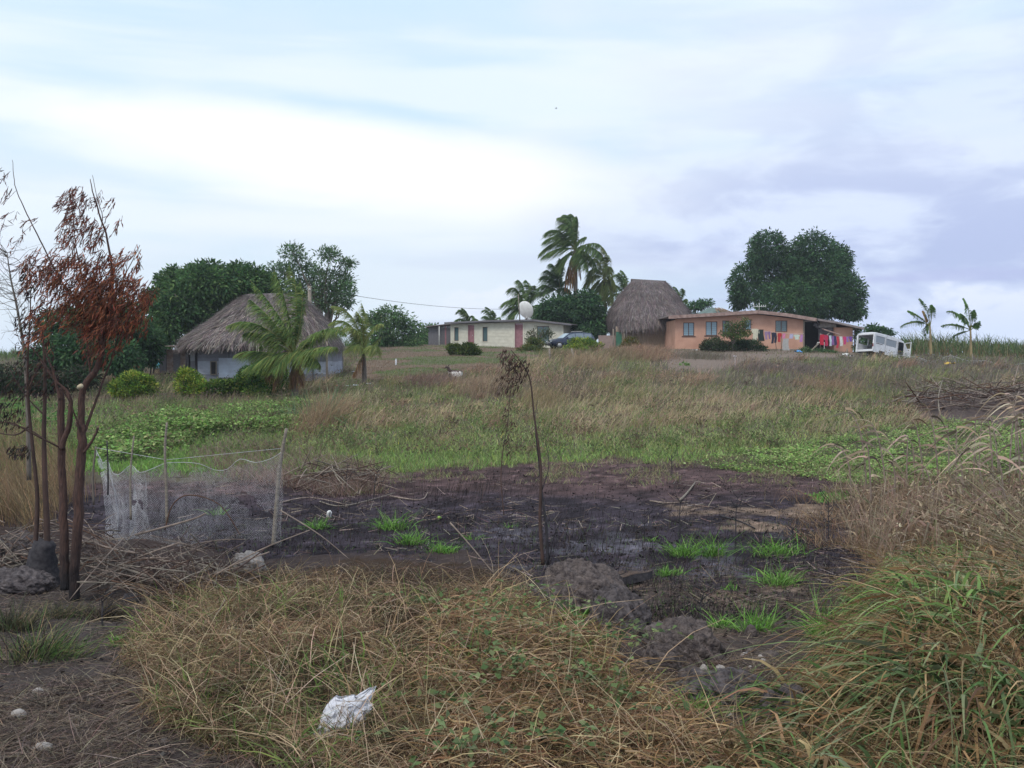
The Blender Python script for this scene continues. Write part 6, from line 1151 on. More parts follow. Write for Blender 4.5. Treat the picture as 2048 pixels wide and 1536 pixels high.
def brown_clumps():
    parts = []
    for (px, py, rx, d, h, cols, n) in ((1285, 735, 45, 68, 1.05, [(.38, .25, .17), (.3, .19, .14), (.44, .31, .2)], 3800), (1240, 750, 30, 66, .9, [(.3, .22, .15), (.25, .22, .12)], 1500), (1170, 770, 40, 58, .9, [(.42, .32, .2), (.33, .25, .16)], 2000), (960, 800, 40, 44, .8, [(.4, .3, .2), (.3, .22, .15)], 1800), (640, 850, 30, 30, 1.1, [(.36, .27, .16), (.3, .2, .13)], 1300), (1130, 735, 40, 68, .7, [(.3, .22, .15), (.2, .2, .1)], 1400), (860, 780, 50, 48, .6, [(.26, .18, .15), (.2, .15, .12)], 2200), (1660, 790, 50, 42, .7, [(.36, .26, .16), (.28, .2, .13)], 1500), (1080, 830, 35, 37, .7, [(.26, .22, .12), (.34, .26, .15)], 1500), (1560, 760, 90, 55, .6, [(.24, .19, .17), (.2, .165, .15)], 3500), (1760, 775, 70, 48, .5, [(.24, .19, .16), (.2, .18, .12)], 2200), (1400, 730, 60, 70, .5, [(.2, .17, .14), (.16, .15, .1)], 2000)):
        x = X(px, d)+RNG.normal(0, rx*d/F*.55, n); y = d+RNG.normal(0, 1.6, n); P = np.stack([x, y, H(x, y)], 1)
        parts.append(ribbons(P, dirs(n, 1., .4, (.1, 0)), h*RNG.uniform(.5, 1.1, n), RNG.uniform(.006, .014, n)*(d/40)**.8, np.stack([RNG.normal(.1, .25, n), RNG.normal(0, .2, n), -RNG.uniform(0, .4, n)], 1), pick(cols, n), 3, tip=.5))
    stuff('tall_dry_grass', parts, m_straw)
brown_clumps()
def slope_turf():
    P = samp(26000, 50, 100, pxlo=640, pxhi=1100, power=.6, polys=[P_SLOPE]); n = len(P); g = fbm(P[:, 0]*.35, P[:, 1]*.35, 77)
    c = np.where(g[:, None] > .5, pick([(.14, .21, .07), (.18, .24, .09)], n), pick([(.26, .2, .14), (.3, .22, .16)], n)); a = [ribbons(P, dirs(n, 1, .5), RNG.uniform(.03, .12, n), RNG.uniform(.02, .04, n), np.zeros((n, 3)), c, 1)]
    P = samp(7000, 76, 100, pxlo=1310, pxhi=1740, power=.6, polys=[P_DIRT2]); n = len(P); a.append(ribbons(P, dirs(n, 1, .6), RNG.uniform(.04, .18, n), RNG.uniform(.02, .04, n), np.zeros((n, 3)), pick([(.3, .23, .18), (.2, .18, .11), (.14, .16, .07)], n), 1))
    stuff('short_turf', a, m_straw)
slope_turf()
def low_leaves():
    parts = []
    P = samp(42000, 20, 46, pxlo=130, pxhi=680, power=1., polys=[P_VINE], dens=lambda x, d, px, py: np.where(fbm(x*.8, d*.8, 13) > .47, 1, .1)); n = len(P); P[:, 2] += RNG.random(n)**.7*(.06+.8*np.clip(fbm(P[:, 0]*.7, P[:, 1]*.7, 12)-.3, 0, 1))
    parts.append(leaves(P, dirs(n, .1, 1.), RNG.normal(0, .5, (n, 3))+[[0, -.3, 1]], RNG.uniform(.05, .12, n), RNG.uniform(.035, .085, n), pick([(.18, .32, .08), (.25, .40, .11), (.12, .20, .06), (.33, .42, .16), (.26, .25, .12)], n, s=.3)*(.6+.8*fbm(P[:, 0]*.8, P[:, 1]*.8, 2))[:, None]))
    P = samp(2500, 30, 55, pxlo=-300, pxhi=190, power=1., polys=[P_VINE2]); n = len(P); P[:, 2] += RNG.random(n)*.3; parts.append(leaves(P, dirs(n, .1, 1.), RNG.normal(0, .5, (n, 3))+[[0, -.3, 1]], RNG.uniform(.08, .15, n), RNG.uniform(.05, .11, n), pick([(.09, .2, .05), (.12, .24, .07)], n)))
    P = samp(52000, 17, 36, pxlo=1350, pxhi=2300, power=1., polys=[P_CROP], dens=lambda x, d, px, py: np.where(fbm(x*.9, d*.9, 43) > .46, 1, .12)); n = len(P); P[:, 2] += RNG.random(n)*(.04+.35*np.clip(fbm(P[:, 0]*.8, P[:, 1]*.8, 45)-.3, 0, 1))
    parts.append(leaves(P, dirs(n, .2, 1.), RNG.normal(0, .3, (n, 3))+[[0, -.4, 1]], RNG.uniform(.03, .085, n), RNG.uniform(.02, .055, n), pick([(.21, .35, .09), (.28, .42, .12), (.14, .22, .07), (.36, .44, .18), (.28, .27, .13)], n, s=.3)*(.6+.8*fbm(P[:, 0]*1.2, P[:, 1]*1.2, 46))[:, None]))
    P = samp(1500, 13, 17, pxlo=1600, pxhi=1760, polys=[[(1620, 995), (1700, 980), (1720, 1000), (1640, 1005)]]); n = len(P)
    if n: parts.append(leaves(P, dirs(n, .2, 1.), RNG.normal(0, .5, (n, 3))+[[0, -.3, 1]], RNG.uniform(.03, .08, n), RNG.uniform(.03, .05, n), pick([(.14, .33, .07)], n)))
    # purple convolvulus flowers among the vines
    stuff('creeping_green_vines', parts, m_leaf)
low_leaves()
def cane():
    parts = []; n = 11000; d = RNG.uniform(87, 125, n); px = RNG.uniform(1720, 2500, n); k = (px > 1800) | (RNG.random(n) < .6) & (d > 90); d, px = d[k], px[k]; n = len(d); x = (px-1024)/F*d; P = np.stack([x, d, H(x, d)], 1); hh = np.interp(px, [1720, 1800, 1900, 2048, 2500], [1.6, 1.9, 2.0, 1.7, 1.7])*(.75+.5*fbm(x*.35, d*.35, 6))
    base = P.copy(); base[:, 2] += hh*RNG.uniform(.0, .6, n); c = pick([(.09, .15, .05), (.12, .19, .07), (.07, .11, .045), (.19, .2, .1)], n)
    parts.append(ribbons(base, dirs(n, 1., .5, (-.05, 0)), hh*RNG.uniform(.5, .95, n), RNG.uniform(.04, .08, n), np.stack([RNG.normal(-.1, .3, n), RNG.normal(0, .3, n), -RNG.uniform(.0, .8, n)], 1), c, 4))
    k = RNG.random(n) < .25; m_ = k.sum(); parts.append(ribbons(P[k], dirs(m_, 1., .25), hh[k]*RNG.uniform(.6, .9, m_), np.full(m_, .06), RNG.normal(0, .1, (m_, 3)), pick([(.3, .24, .14), (.2, .17, .1), (.24, .15, .08)], m_), 2))
    # left horizon grass
    n = 5000; d = RNG.uniform(80, 120, n); px = RNG.uniform(-350, 330, n); x = (px-1024)/F*d; P = np.stack([x, d, H(x, d)], 1); parts.append(ribbons(P, dirs(n, 1., .4), RNG.uniform(.4, 1.1, n), RNG.uniform(.04, .09, n), np.stack([RNG.normal(-.1, .3, n), RNG.normal(0, .3, n), -RNG.uniform(.0, .5, n)], 1), pick([(.12, .19, .06), (.16, .23, .08), (.09, .14, .05)], n), 2))
    n = 1500; d = RNG.uniform(102, 125, n); px = RNG.uniform(690, 900, n); x = (px-1024)/F*d; P = np.stack([x, d, H(x, d)], 1); parts.append(ribbons(P, dirs(n, 1., .4), RNG.uniform(.6, 1.6, n), RNG.uniform(.05, .1, n), np.stack([RNG.normal(-.1, .3, n), RNG.normal(0, .3, n), -RNG.uniform(.0, .5, n)], 1), pick(MG, n), 3))
    stuff('sugar_cane', parts, m_blade)
cane()
def tussocks():
    parts = []; P0 = samp(230, 25, 72, pxlo=-150, pxhi=2250, power=1.1, notp=[P_BURNT, P_CROP, P_VINE, P_DIRT2, P_SLOPE, P_SPOIL], dens=lambda x, d, px, py: np.where(py > 860, .12, 1)*np.where((px < 600) & (py > 800), .2, 1)*np.where((px > 620) & (px < 1500), 1, .5)); px, py = project(P0[:, 0], P0[:, 1], P0[:, 2])
    for q, (x, y, z) in enumerate(P0):
        n = int(RNG.integers(60, 170)); h = RNG.uniform(.35, .85)*(.8+.5*(y > 45)); r = h*RNG.uniform(.3, .7); c0 = [(.52, .41, .26), (.44, .32, .21), (.36, .24, .17), (.30, .28, .13), (.34, .21, .15), (.24, .28, .11)][int(RNG.integers(6))]
        P = np.array([[x, y, z]])+RNG.normal(0, 1, (n, 3))*[[r, r*.7, 0]]; parts.append(ribbons(P, dirs(n, 1., .5, (.15, 0)), h*RNG.uniform(.4, 1.1, n), RNG.uniform(.006, .013, n)*(y/34)**.8, np.stack([RNG.uniform(-.1, .5, n), RNG.normal(0, .2, n), -RNG.uniform(0, .5, n)], 1), jit(c0, n, .25), 3, tip=.6))
    stuff('straw_tussocks', parts, m_straw)
tussocks()
def weeds():
    parts = []; P0 = samp(900, 22, 76, pxlo=-150, pxhi=2250, power=.9, notp=[P_BURNT, P_CROP, P_DIRT2, P_SLOPE, P_SPOIL]); px, py = project(P0[:, 0], P0[:, 1], P0[:, 2])
    for q, (x, y, z) in enumerate(P0):
        k = int(RNG.integers(25, 70)); s_ = RNG.uniform(.12, .34)*(1+.4*(y > 40)); pal = [(.15, .20, .08), (.21, .27, .11), (.26, .2, .13), (.17, .13, .09), (.24, .30, .11)] if py[q] > 830 else [(.28, .2, .15), (.19, .14, .11), (.2, .23, .1), (.33, .24, .17), (.15, .18, .08)]
        c0 = np.array(pal[RNG.integers(len(pal))]); P = np.array([[x, y, z]])+RNG.normal(0, 1, (k, 3))*[[s_, s_*.7, s_*.45]]+[[0, 0, s_*.7]]; P[:, 2] = np.maximum(P[:, 2], z)
        parts.append(leaves(P, dirs(k, .5, 1.), RNG.normal(0, 1, (k, 3)), RNG.uniform(.05, .14, k)*(y/45)**.5, RNG.uniform(.025, .07, k)*(y/45)**.5, jit(c0, k, .2)))
        m_ = 9; parts.append(ribbons(np.repeat([[x, y, z]], m_, 0), dirs(m_, 1, .6), s_*RNG.uniform(1.2, 2.4, m_), np.full(m_, .01), np.zeros((m_, 3)), jit(c0*.8, m_, .2), 1))
    stuff('weed_growth', parts, m_leaf)
weeds()
# ---- clumps of long grass that stand as individuals
def tuft(name, label, b, n, L, wd, cols, spread=.8, up=1., lean=(0, 0), rad=.1, group=None, cat='grass tuft', hang=.5, sq=1.):
    P = np.stack([RNG.normal(0, rad, n), RNG.normal(0, rad*.7, n), np.zeros(n)-.01], 1); D = dirs(n, up, spread, lean); D[:, :2] += P[:, :2]/max(rad, .01)*.25
    c = pick(cols, n); V, Fq, Cc = ribbons(P, D, L*RNG.uniform(.45, 1.1, n), wd*RNG.uniform(.6, 1.3, n), np.stack([RNG.normal(0, .2, n), RNG.normal(0, .2, n), -RNG.uniform(.1, hang*1.6, n)], 1), c, 3)
    o = mesh_np(name, V, Fq, Cc, m_blade); o.location = b; return tag(o, label, cat, group)
FG = [(.14, .32, .05), (.19, .40, .07), (.10, .22, .05), (.25, .43, .12)]
GT = 'fresh green tufts on the burnt field'
for px, py, wpx, hpx, lab in ((785, 1060, 60, 40, 'large bright green tuft left of centre on black ground'), (820, 1090, 45, 40, 'green tuft with black stubs directly in front of the largest left tuft'), (885, 1105, 55, 28, 'low green tuft at the edge of the straw heap'), (635, 1058, 45, 24, 'flat green tuft nearest the end stake of the net'), (945, 1080, 30, 22, 'small green tuft midway between left tufts and the leaning sapling'), (1370, 1112, 60, 40, 'green tuft around the foot of the small charred sapling'), (1428, 1112, 50, 46, 'upright green tuft immediately left of the leaning bare sapling'), (1555, 1110, 95, 40, 'widest green tuft at the far right of the burnt field'), (1562, 1170, 62, 45, 'round dense green tuft alone on bare soil'), (1340, 1150, 50, 22, 'faint low tuft beside the charred log'), (1462, 1180, 35, 22, 'little pale tuft left of the round dense tuft'), (1445, 1258, 45, 35, 'green tuft touching the right side of the big boulder'), (1518, 1262, 55, 60, 'taller green tuft with small stone at its foot'), (1385, 1222, 30, 12, 'thin green sprig above the big boulder'), (1470, 1405, 75, 70, 'tall spiky green tuft on the flat stone'), (1400, 1420, 60, 40, 'sparse green tuft below the flat stone'), (1670, 1275, 80, 80, 'dark green tuft under the leaning grass at right'), (1150, 1238, 36, 28, 'single bright yellow green rosette by the boulder'), (1020, 1055, 26, 14, 'tiny green sprig left of the leaning sapling'), (1300, 1083, 26, 14, 'tiny green sprig in the grey ash'), (610, 960, 50, 40, 'bushy green weed against the net end stake'), (250, 1290, 60, 30, 'green sprouts on the dirt left of the straw heap'), (430, 1030, 26, 30, 'green sprout seen through the net')):
    z0 = .0; d = 2.3*F/(py-715)
    b, d = gp(px, py); s = d/F; n = int(60+wpx*1.6); tuft('grass_tuft', lab, b, n if wpx > 35 else 30, hpx*s*1.6, .009 if 'rosette' not in lab else .022, FG, .9, rad=wpx*s*.26, group=GT)
for px, py, hpx, wpx, lab, cols in ((75, 1320, 130, 110, 'big clump of half burnt green and straw grass at the lower left', [(.10, .18, .05), (.3, .24, .13), (.05, .04, .04), (.13, .2, .07)]), (205, 1240, 70, 60, 'small blackened grass clump beside the burnt tree', [(.05, .04, .04), (.09, .08, .05), (.16, .12, .08)]), (20, 1260, 90, 60, 'blackish grass clump at the left edge', [(.06, .06, .045), (.10, .13, .06), (.22, .17, .11)]), (120, 1235, 55, 70, 'short scorched clump in front of the burnt tree', [(.07, .07, .05), (.12, .14, .06), (.2, .16, .1)])):
    b, d = gp(px, py); s = d/F; tuft('grass_clump', lab, b, 420, hpx*s, .006, cols, .55, rad=wpx*s*.3, lean=(.25, 0), cat='grass clump')
for px, py, hpx, wpx, d, lab in ((640, 850, 130, 60, 30.5, 'tall arching blue green cane clump right of the vines'), (590, 850, 70, 30, 32, 'short arching grass left of the blue green cane clump')):
    b = G(px, d); s = d/F; tuft('cane_clump', lab, b, 150, hpx*s, .035, [(.16, .24, .13), (.2, .28, .16), (.12, .19, .10)], .5, rad=wpx*s*.25, hang=.9, cat='cane clump')
# ---- maize stalks
def maize():
    spots = []; rnd = random.Random(5)
    named = [(1735, 985, 150), (1775, 990, 130), (1850, 975, 120), (1880, 980, 150), (1915, 990, 120), (1950, 975, 130), (1990, 1000, 150), (2020, 985, 170), (2045, 1010, 180), (1705, 990, 90), (1815, 985, 100), (1930, 1020, 90), (1975, 1030, 120), (2010, 1040, 130), (2060, 1000, 190), (1790, 1010, 80), (1870, 1020, 80), (2080, 1040, 190), (1745, 1020, 120), (2035, 960, 130), (2000, 950, 110), (1960, 940, 90), (2100, 980, 170), (1900, 950, 90), (1830, 950, 70), (2075, 950, 140), (2020, 1080, 120), (2120, 1020, 180)]
    for i, (px, py, hp) in enumerate(named):
        b, d = gp(px, py); h = hp*d/F*1.12; first = i == 0
        lab = 'tallest bent dry maize stalk with drooping leaves, leftmost of the dead crop' if first else 'dead dry maize stalk standing in the withered crop at right'
        t = thing('maize_stalk', lab, 'maize stalk', b, 0, None if first else 'dead maize stalks')
        ln = rnd.uniform(-.25, .15) if not first else -.1; pts = bez([(0, 0, -.05), (ln*h*.2, 0, h*.5), (ln*h*.6, 0, h*.9), (ln*h*1.2-(.2 if rnd.random() < .3 or first else 0), 0, h)], 8)
        MB().tube(pts, [.016, .013, .006], 5).build('stalk', m_stick, t)
        for j in range(9 if not first else 13):
            q = pts[rnd.randint(2, 8)]; sg = rnd.choice((-1, 1, -1)); n = 1; L = rnd.uniform(.25, .55)*min(1, h)
            V, Fq, Cc = ribbons(np.array([tuple(q)]), np.array([[sg*1., rnd.uniform(-.7, .7), rnd.uniform(-.2, .8)]]), np.array([L]), np.array([rnd.uniform(.025, .05)]), np.array([[sg*.1-.25, rnd.uniform(-.2, .2), -rnd.uniform(.5, 1.4)]]), jit((.42, .33, .24), 1, .25), 6, tip=.1); mesh_np('leaf', V, Fq, Cc*(1. if j % 3 else .6), m_straw, t)
maize()
# ---- stick piles
def stick_pile(label, pile, lo, hi, cols=(.34, .26, .22), n=150, r=(.004, .014), L=(.4, 1.3), arch=.25, spread=1.):
    px, d = pile; b = G(px, d); t = thing('brush_pile', label, 'brush pile', b)
    for i in range(n):
        x0 = random.uniform(*lo); dd = d+random.uniform(-.7, .7)*spread; q = G(x0, dd)-b; a = random.uniform(0, 6.28); l = random.uniform(*L)*.5; dr = Vector((math.cos(a), math.sin(a)*.8, random.gauss(.1, .35))); z = random.random()**1.4*hi
        c = q+Vector((0, 0, z+.05)); A = c-dr*l; B = c+dr*l
        for e in (A, B):
            g = Hs(e.x+b.x, e.y+b.y)-b.z; e.z = max(e.z, g+.01)
        m = c+Vector((random.uniform(-1, 1), random.uniform(-1, 1), random.uniform(-.3, 1)))*l*arch
        rr = random.uniform(*r); k = MB(); k.tube(bez([A, m, B], 5), [rr, rr*.5], 5)
        if random.random() < .5: s_ = A.lerp(B, random.uniform(.3, .8)); k.tube([s_, s_+Vector((random.uniform(-.1, .1), random.uniform(-.1, .1), random.uniform(-.02, .12)))*l*2], [rr*.6, rr*.25], 4)
        k.build('stick', random.choice((m_stick, m_stick, m_wood, m_bark, m_twig, m_barkg)), t)
    k = MB()
    for i in range(int(n*1.6)):
        q = G(random.uniform(*lo), d+random.uniform(-.8, .8)*spread)-b+Vector((0, 0, random.random()**1.3*hi*1.2)); dv = Vector((random.gauss(0, 1), random.gauss(0, .8), random.gauss(.15, .5))).normalized()*random.uniform(.1, .4)*(r[1]/.01)**.6; k.tube(bez([q, q+dv*.5+Vector((random.gauss(0, .04), random.gauss(0, .04), .04)), q+dv], 4), [r[0]*.9, r[0]*.4], 3)
    o = k.build('fine_twigs', m_twig, t); o['kind'] = 'stuff'
    return t
stick_pile('large heap of cut dry branches below the fishing net', (330, 9.9), (190, 470), .34, n=240, L=(.2, .9), r=(.0025, .010), arch=.2)
stick_pile('heap of dead branches at the left edge behind the burnt trees', (60, 10.9), (-120, 210), .42, n=200, L=(.2, .9), r=(.0025, .010), arch=.2)
stick_pile('small reddish pile of dead twigs at the corner of the burnt field', (680, 17.5), (600, 760), .35, n=70, r=(.006, .015), L=(.4, 1.1))
stick_pile('bank of cut cane trash and dead stalks at the right edge', (1950, 35.5), (1820, 2180), .6, n=210, r=(.012, .03), L=(.6, 2.2), spread=2.5)
# specific long sticks lying on the burnt field and over the net base
for i, (pts, r, mat, lab) in enumerate((
  ([(560, 1005), (620, 995), (700, 1008)], .012, m_stick, 'pale stick lying on black ground right of the net stake'),
  ([(640, 1002), (690, 1010), (790, 985)], .012, m_wood, 'long pale stick with charred end on the upper burnt field'), ([(780, 990), (840, 997), (855, 985)], .014, m_stick, 'short thick stick near the top of the burnt field'),
  ([(1360, 1000), (1375, 985), (1390, 965)], .022, m_wood, 'split pale stick propped up in the brown burnt soil'), ([(1300, 1000), (1340, 1003), (1380, 1000)], .014, m_stick, 'pale stick lying flat left of the propped split stick'),
  ([(1440, 1030), (1480, 1040), (1510, 1052)], .014, m_char, 'black stick lying below the pale litter'), ([(330, 1060), (345, 1010), (380, 990), (440, 1010), (480, 1070)], .009, m_bark, 'thin reddish branch arching in front of the net'),
  ([(270, 1070), (380, 1040), (412, 1026)], .012, m_stick, 'pale straight branch sticking up to the right from the brush pile'), ([(560, 1020), (640, 1070), (700, 1120)], .008, m_stick, 'thin cane leaning down from the net end stake'), ([(900, 1045), (940, 1090), (990, 1150)], .008, m_stick, 'pale bent straw cane in front of the burnt field'), ([(430, 1150), (520, 1100), (620, 1060)], .007, m_stick, 'long thin cane over the left shoulder of the straw heap'), ([(300, 1330), (410, 1255), (450, 1200)], .007, m_stick, 'long pale cane lying across the left of the straw heap'))):
    P = []
    for (x, y) in pts:
        d = 2.26*F/(y-715); 
        if i >= 6: d = {6: 11.2, 7: 10.2, 8: 10.6, 9: 8.9, 10: 8.8, 11: 7.2}[i]; 
        if i == 7: d = 9.9
        q = W(x, y, d); P.append(q if i >= 6 or i == 3 else Vector((q.x, d, Hs(q.x, d)+.02)))
    o = MB().tube(smooth_path(P), [r, r*.8, r*.6], 6).build('stick', mat); tag(o, lab, 'stick')
# ---- rocks
def rock(px, py, wpx, hpx, lab, d=None, mat=None, flat=1., seed=0, h0=2.1):
    mat = mat or m_rock; b, d = gp(px, py+(4 if wpx < 40 else 0)); s = d/F; R = wpx*s/2; hz = hpx*s
    n1, n2 = (110, 70) if wpx > 60 else (16, 10) if wpx > 14 else (9, 6); V = []
    for j in range(n2+1):
        th = math.pi*j/n2
        for i in range(n1):
            ph = 2*math.pi*i/n1; v = np.array([math.sin(th)*math.cos(ph), math.sin(th)*math.sin(ph), math.cos(th)]); V.append(v)
    V = np.array(V); q = V*1.4+seed*5; nse = fbm(q[:, 0]+q[:, 2]*.7, q[:, 1]+q[:, 2], 7+seed, 4); n3 = fbm(q[:, 0]*4+q[:, 2]*3, q[:, 1]*4-q[:, 2]*2, 11+seed, 4)
    cell = np.floor(vn(q[:, 0]*2.6+q[:, 2], q[:, 1]*2.6-q[:, 2], seed)*4)/4; n5 = np.abs(fbm(q[:, 0]*3+q[:, 2]*5, q[:, 1]*4-q[:, 2]*3, 19+seed, 5)-.5); n6 = np.abs(fbm(q[:, 0]*9+q[:, 2]*7, q[:, 1]*9-q[:, 2]*8, 23+seed, 4)-.5); c2 = np.floor(vn(q[:, 0]*6+q[:, 2]*4, q[:, 1]*6-q[:, 2]*5, seed+3)*5)/5; r = .66+.40*nse+.20*(n3-.5)+.22*cell-.22*n5-.16*n6+.06*c2; P = V*r[:, None]*np.array([R*1.05, R*.8, hz*.82]); P[:, 2] = np.where(P[:, 2] < -hz*.3, -hz*.3, P[:, 2])+hz*.12
    Fq = np.array([(j*n1+i, (j+1)*n1+i, (j+1)*n1+(i+1) % n1, j*n1+(i+1) % n1) for j in range(n2) for i in range(n1)]); o = mesh_np('rock', P, Fq, None, mat, smooth=False); o.location = b; o.rotation_euler = (0, 0, 0); tag(o, lab, 'rock'); return o
m_rockb = M('dark_rock', (.17, .145, .145), (.04, .034, .038), scale=20, bump=1., detail=14, bdist=.07)
rock(1165, 1225, 210, 105, 'long rough earth covered boulder at the end of the straw heap', seed=1, d=8.6); rock(1235, 1262, 130, 95, 'dark shadowed boulder between the earthy boulder and the big grey rock', seed=2, mat=m_rockb, d=8.0)
rock(1372, 1322, 165, 92, 'big grey rounded rock in the middle foreground', seed=3, d=7.5); rock(1325, 1340, 85, 60, 'medium rock leaning on the front of the big grey rounded rock', seed=4, d=7.1)
rock(1450, 1395, 190, 60, 'wide flat bluish rock below the big grey rock', seed=5, d=6.4, mat=m_rockb); rock(1385, 1365, 60, 38, 'small round rock at the left end of the flat rock', seed=6, d=6.7)
rock(1585, 1450, 150, 85, 'dark rock crusted with white flakes beside the leaning grass', seed=7, d=5.85, mat=m_rockb); rock(1410, 1338, 20, 14, 'left of two small white stones on the dirt', seed=8, d=7.0, mat=m_rockl); rock(1444, 1338, 22, 13, 'right of two small white stones on the dirt', seed=9, d=7.0, mat=m_rockl)
rock(200, 1125, 105, 55, 'grey rock behind the burnt trees, below the brush', seed=10, d=10.2); rock(268, 1160, 95, 50, 'flat grey rock right of the burnt tree base', seed=11, d=9.6); rock(35, 1120, 120, 60, 'dark rock at the left edge beside the black stump', seed=12, d=10.4, mat=m_rockb); rock(30, 1180, 150, 50, 'low dark rock at the left edge in front of the stump', seed=13, d=9.4, mat=m_rockb)
rock(255, 1200, 36, 20, 'lump of black charcoal right of the burnt tree', seed=14, d=8.6, mat=m_char); rock(30, 1432, 32, 20, 'round pale stone on the dirt at the lower left', seed=15, d=5.4, mat=m_rockl); rock(68, 1385, 26, 14, 'smaller brown stone behind the round pale stone', seed=16, d=5.8, mat=m_rockl); rock(75, 1500, 40, 14, 'flat pale stone nearest the lower left corner', seed=17, d=4.85, mat=m_rockl)
rock(495, 1140, 70, 40, 'grey stone half buried in the left end of the straw heap', seed=18, d=9.2, mat=m_rockl); rock(1545, 1315, 40, 16, 'flat brown stone on the dirt right of the big rock', seed=19, d=7.0); rock(1505, 1270, 26, 30, 'grey stone at the foot of the taller tuft', seed=20, d=7.7); rock(1665, 1405, 30, 40, 'white stone in front of the leaning grass', seed=21, d=6.1, mat=m_rockl); rock(1600, 1445, 26, 18, 'white chip on the crusted dark rock', seed=22, d=5.5, mat=m_rockl)
for i in range(34):
    px, py = (random.gauss(1600, 60), random.uniform(1400, 1500)) if i < 18 else (random.uniform(1400, 1600), random.uniform(1290, 1400)); o = rock(px, py, random.uniform(9, 18), random.uniform(6, 12), 'small pale chip of stone scattered on the dirt near the dark crusted rock', seed=30+i, mat=m_rockl if i % 3 else m_rock, h0=2.0); o['group'] = 'pale stone chips near the crusted rock'; o.name = 'stone_chip'
def charred_log():
    for (a, c, r, lab) in (((1195, 1150), (1247, 1133), .045, 'shorter charred plank behind the other'), ((1215, 1163), (1302, 1160), .055, 'longer black charred plank lying on the soil')):
        A, B = W(*a, 9.9), W(*c, 10.1); A.z = Hs(A.x, A.y)+.06; B.z = Hs(B.x, B.y)+.09; dv = (B-A).normalized(); sd_ = dv.cross(Vector((0, 0, 1))); k = MB(); rings = []
        for i in range(9):
            q = A.lerp(B, i/8); w_ = r*(1.1+random.uniform(-.2, .3))*(1 if i < 8 else .5); h = r*(.8+random.uniform(-.15, .15)); rings.append([q+sd_*w_-Vector((0, 0, h)), q-sd_*w_-Vector((0, 0, h)), q-sd_*w_*.9+Vector((0, 0, h*.4)), q-sd_*w_*.2+Vector((0, 0, h+random.uniform(-.02, .02))), q+sd_*w_*.8+Vector((0, 0, h*.8))])
        k.loft(rings); o = k.build('charred_plank', m_char); o.data.polygons.foreach_set('use_smooth', [False]*len(o.data.polygons)); tag(o, lab, 'plank')
        k = MB(); k.loft([[p[2]+Vector((0, 0, .004)), p[3]+Vector((0, 0, .006)), p[4]+Vector((0, 0, .004))] for p in rings], closed=False, cap=False); k.build('unburnt_face', M('singed_wood', (.11, .075, .055), (.04, .03, .03), scale=14, bump=.5, stretch=(4, 4, 1)), o)
charred_log()
# ---- litter
def plastic_bag():
    b, d = gp(688, 1490); b = b+Vector((0, 0, .14)); n1, n2 = 44, 40; V = []; U, Vv = np.meshgrid(np.linspace(-1, 1, n1), np.linspace(-1, 1, n2)); th = .55
    x = U*.105*(1-.45*ss(Vv, .1, 1)); z = Vv*.125; yb = .06*np.sqrt(np.clip(1-U**2*.9, 0, 1))*np.sqrt(np.clip(1-Vv**2*.8, 0, 1))
    cr = (fbm(U*3+9, Vv*3, 80, 5)-.5); rdg = np.abs(fbm(U*5+3, Vv*5, 81, 3)-.5)
    parts = MB()
    for sg in (-1, 1):
        xx = x+.04*cr; zz = z+.04*(fbm(U*2.5, Vv*2.5+8, 82)-.5); yy = sg*yb+.05*cr*sg-.05*rdg+z*.35
        top = np.clip(Vv-.5, 0, 1); xx = xx+top*.09; zz = zz+top*.09*np.where(np.abs(U-.15) < .22, 1.2, -.7)
        c, s = math.cos(-.5), math.sin(-.5); pts = [(float(a*c-e*s), float(b_), float(a*s+e*c)) for a, b_, e in zip((xx).ravel(), yy.ravel(), zz.ravel())]
        parts.add(pts, [(j*n1+i, j*n1+i+1, (j+1)*n1+i+1, (j+1)*n1+i) for j in range(n2-1) for i in range(n1-1)], True)
    o = parts.build('plastic_bag', M('white_plastic', (.78, .78, .82), (.74, .74, .8), rough=.45, bump=0, scale=18, transl=.3)); o.location = b; tag(o, 'crumpled white plastic bag caught in the foreground straw', 'plastic bag')
    P = np.array([tuple(o.location)]); n = 46; Pq = P+RNG.normal(0, .07, (n, 3))+[[0, -.07, -.03]]; V, Fq, Cc = ribbons(Pq, dirs(n, .6, 1.), RNG.uniform(.08, .2, n), np.full(n, .0035), RNG.normal(0, .3, (n, 3)), pick([(.3, .22, .14), (.2, .14, .1)], n), 2); s_ = mesh_np('straw_over_bag', V, Fq, Cc, m_straw); s_['kind'] = 'stuff'
plastic_bag()
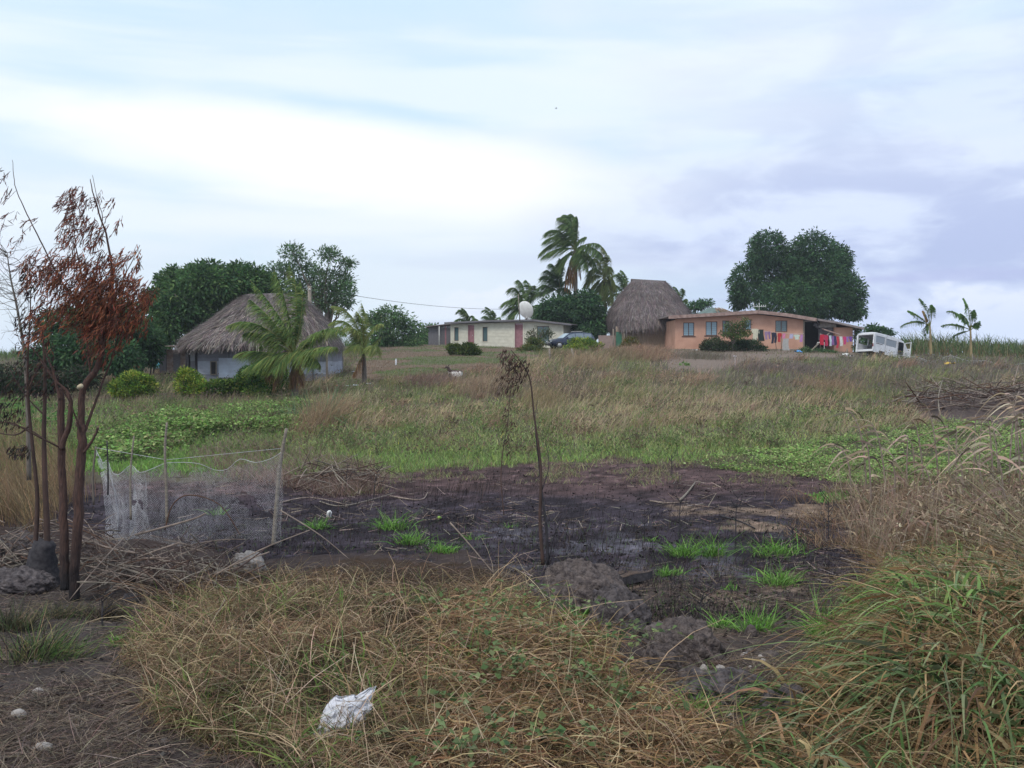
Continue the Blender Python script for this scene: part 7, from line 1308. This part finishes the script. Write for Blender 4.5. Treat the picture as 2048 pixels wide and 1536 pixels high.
def smalls():
    d = 2.3*F/(1035-715); b = G(656, d); k = MB(); k.loft([[(x_*.045, y_*.03, z_) for x_, y_ in ((-1, -.7), (-.7, -1), (.7, -1), (1, -.7), (1, .7), (.7, 1), (-.7, 1), (-1, .7))] for z_ in (0, .1)]+[[(x_*.02, y_*.02, .13) for x_, y_ in ((-1, -.7), (-.7, -1), (.7, -1), (1, -.7), (1, .7), (.7, 1), (-.7, 1), (-1, .7))]]); k.sm = [False]*len(k.sm); k.v = [(q[0]*.75, q[1]*.8, q[2]*.75) for q in k.v]; o = k.build('plastic_bottle', m_white); o.location = b; o.rotation_euler = (.3, .1, .4); tag(o, 'small square white plastic container on the black burnt ground', 'container')
    MB().box(-.006, .006, -.034, -.029, .02, .1).build('seam', m_grey, o)
    b = G(878, 2.3*F/(1040-715)); o = MB().loft([ring(0, 0, z_, r, r*.8, 2, 12) for z_, r in ((0, .015), (.015, .03), (.03, .03), (.045, .012))]).build('green_fruit', M('lime_green', (.3, .5, .08), rough=.4, bump=0)); o.location = b; tag(o, 'small yellow green fruit on the burnt ground', 'fruit')
    for px, d, c, sz, lab in ((676, 49, (.55, .08, .05), .16, 'red scrap in the rubbish by the second young palm'), (695, 49, (.7, .7, .72), .14, 'white scrap in the rubbish by the second young palm'), (712, 48.6, (.55, .6, .7), .16, 'pale blue scrap right of the white one by the palm'), (737, 49, (.72, .72, .74), .12, 'whitish scrap under the right side of the second palm'), (706, 58, (.75, .75, .75), .1, 'small white scrap on the green slope behind the second palm'), (1570, 81, (.1, .3, .6), .0, ''), (1596, 80, (.12, .35, .7), .35, 'blue plastic sheet crumpled on the grass at the porch'), (1390, 82, (.75, .75, .73), .2, 'white scrap on the bare yard in front of the peach house'), (1531, 81, (.7, .68, .66), .18, 'white scrap at the foot of the left washing line'), (1690, 76, (.72, .72, .7), .3, 'whitish litter in the grass left of the van'), (1700, 74, (.7, .7, .7), .25, 'whitish litter in the grass lower left of the van'), (1834, 78, (.85, .5, .1), .16, 'small orange thing by the front of the van'), (1898, 66, (.75, .5, .1), .35, 'yellow thing on the grass below the banana plants'), (1470, 56, (.72, .66, .7), .1, 'pale flower head on a stalk in the weeds below the peach house'), (792, 62, (.7, .7, .75), .12, 'tiny white post on the green slope left of the cream house')):
        if sz == 0: continue
        b = G(px, d, .02); k = MB(); rg = []
        for j in range(5): rg.append([(sz*(-1+2*i/5)*random.uniform(.8, 1), sz*.5*(-1+2*j/4), abs(random.gauss(.25, .18))*sz+.02) for i in range(6)])
        k.loft(rg, closed=False, cap=False)
        if 'flower' in lab: b.z += .75; k.tube([(0, 0, -.75), (0, 0, .02)], .012, 4)
        if 'post' in lab: k = MB(); k.box(-.05, .05, -.05, .05, -.1, .35)
        k.f = [f for f in k.f]; o = k.build('scrap' if 'scrap' in lab or 'litter' in lab else 'plastic_sheet' if 'sheet' in lab else 'flower' if 'flower' in lab else 'post' if 'post' in lab else 'litter_piece', M('scrap_cloth', c, bump=.1)); o.location = b; tag(o, lab, 'flower' if 'flower' in lab else 'post' if 'post' in lab else 'litter')
smalls()
# ---- air
def haze():
    o = MB().box(-420, 420, -80, 420, -3, 45).build('haze', bpy.data.materials.new('haze_air')); m = o.data.materials[0]; m.use_nodes = True; t = m.node_tree; t.nodes.clear()
    out = nn(t, 'ShaderNodeOutputMaterial'); pv = nn(t, 'ShaderNodeVolumePrincipled'); pv.inputs['Color'].default_value = (.86, .9, 1, 1); pv.inputs['Density'].default_value = .0004; pv.inputs['Anisotropy'].default_value = 0.2
    t.links.new(pv.outputs[0], out.inputs['Volume']); o['kind'] = 'stuff'
haze()
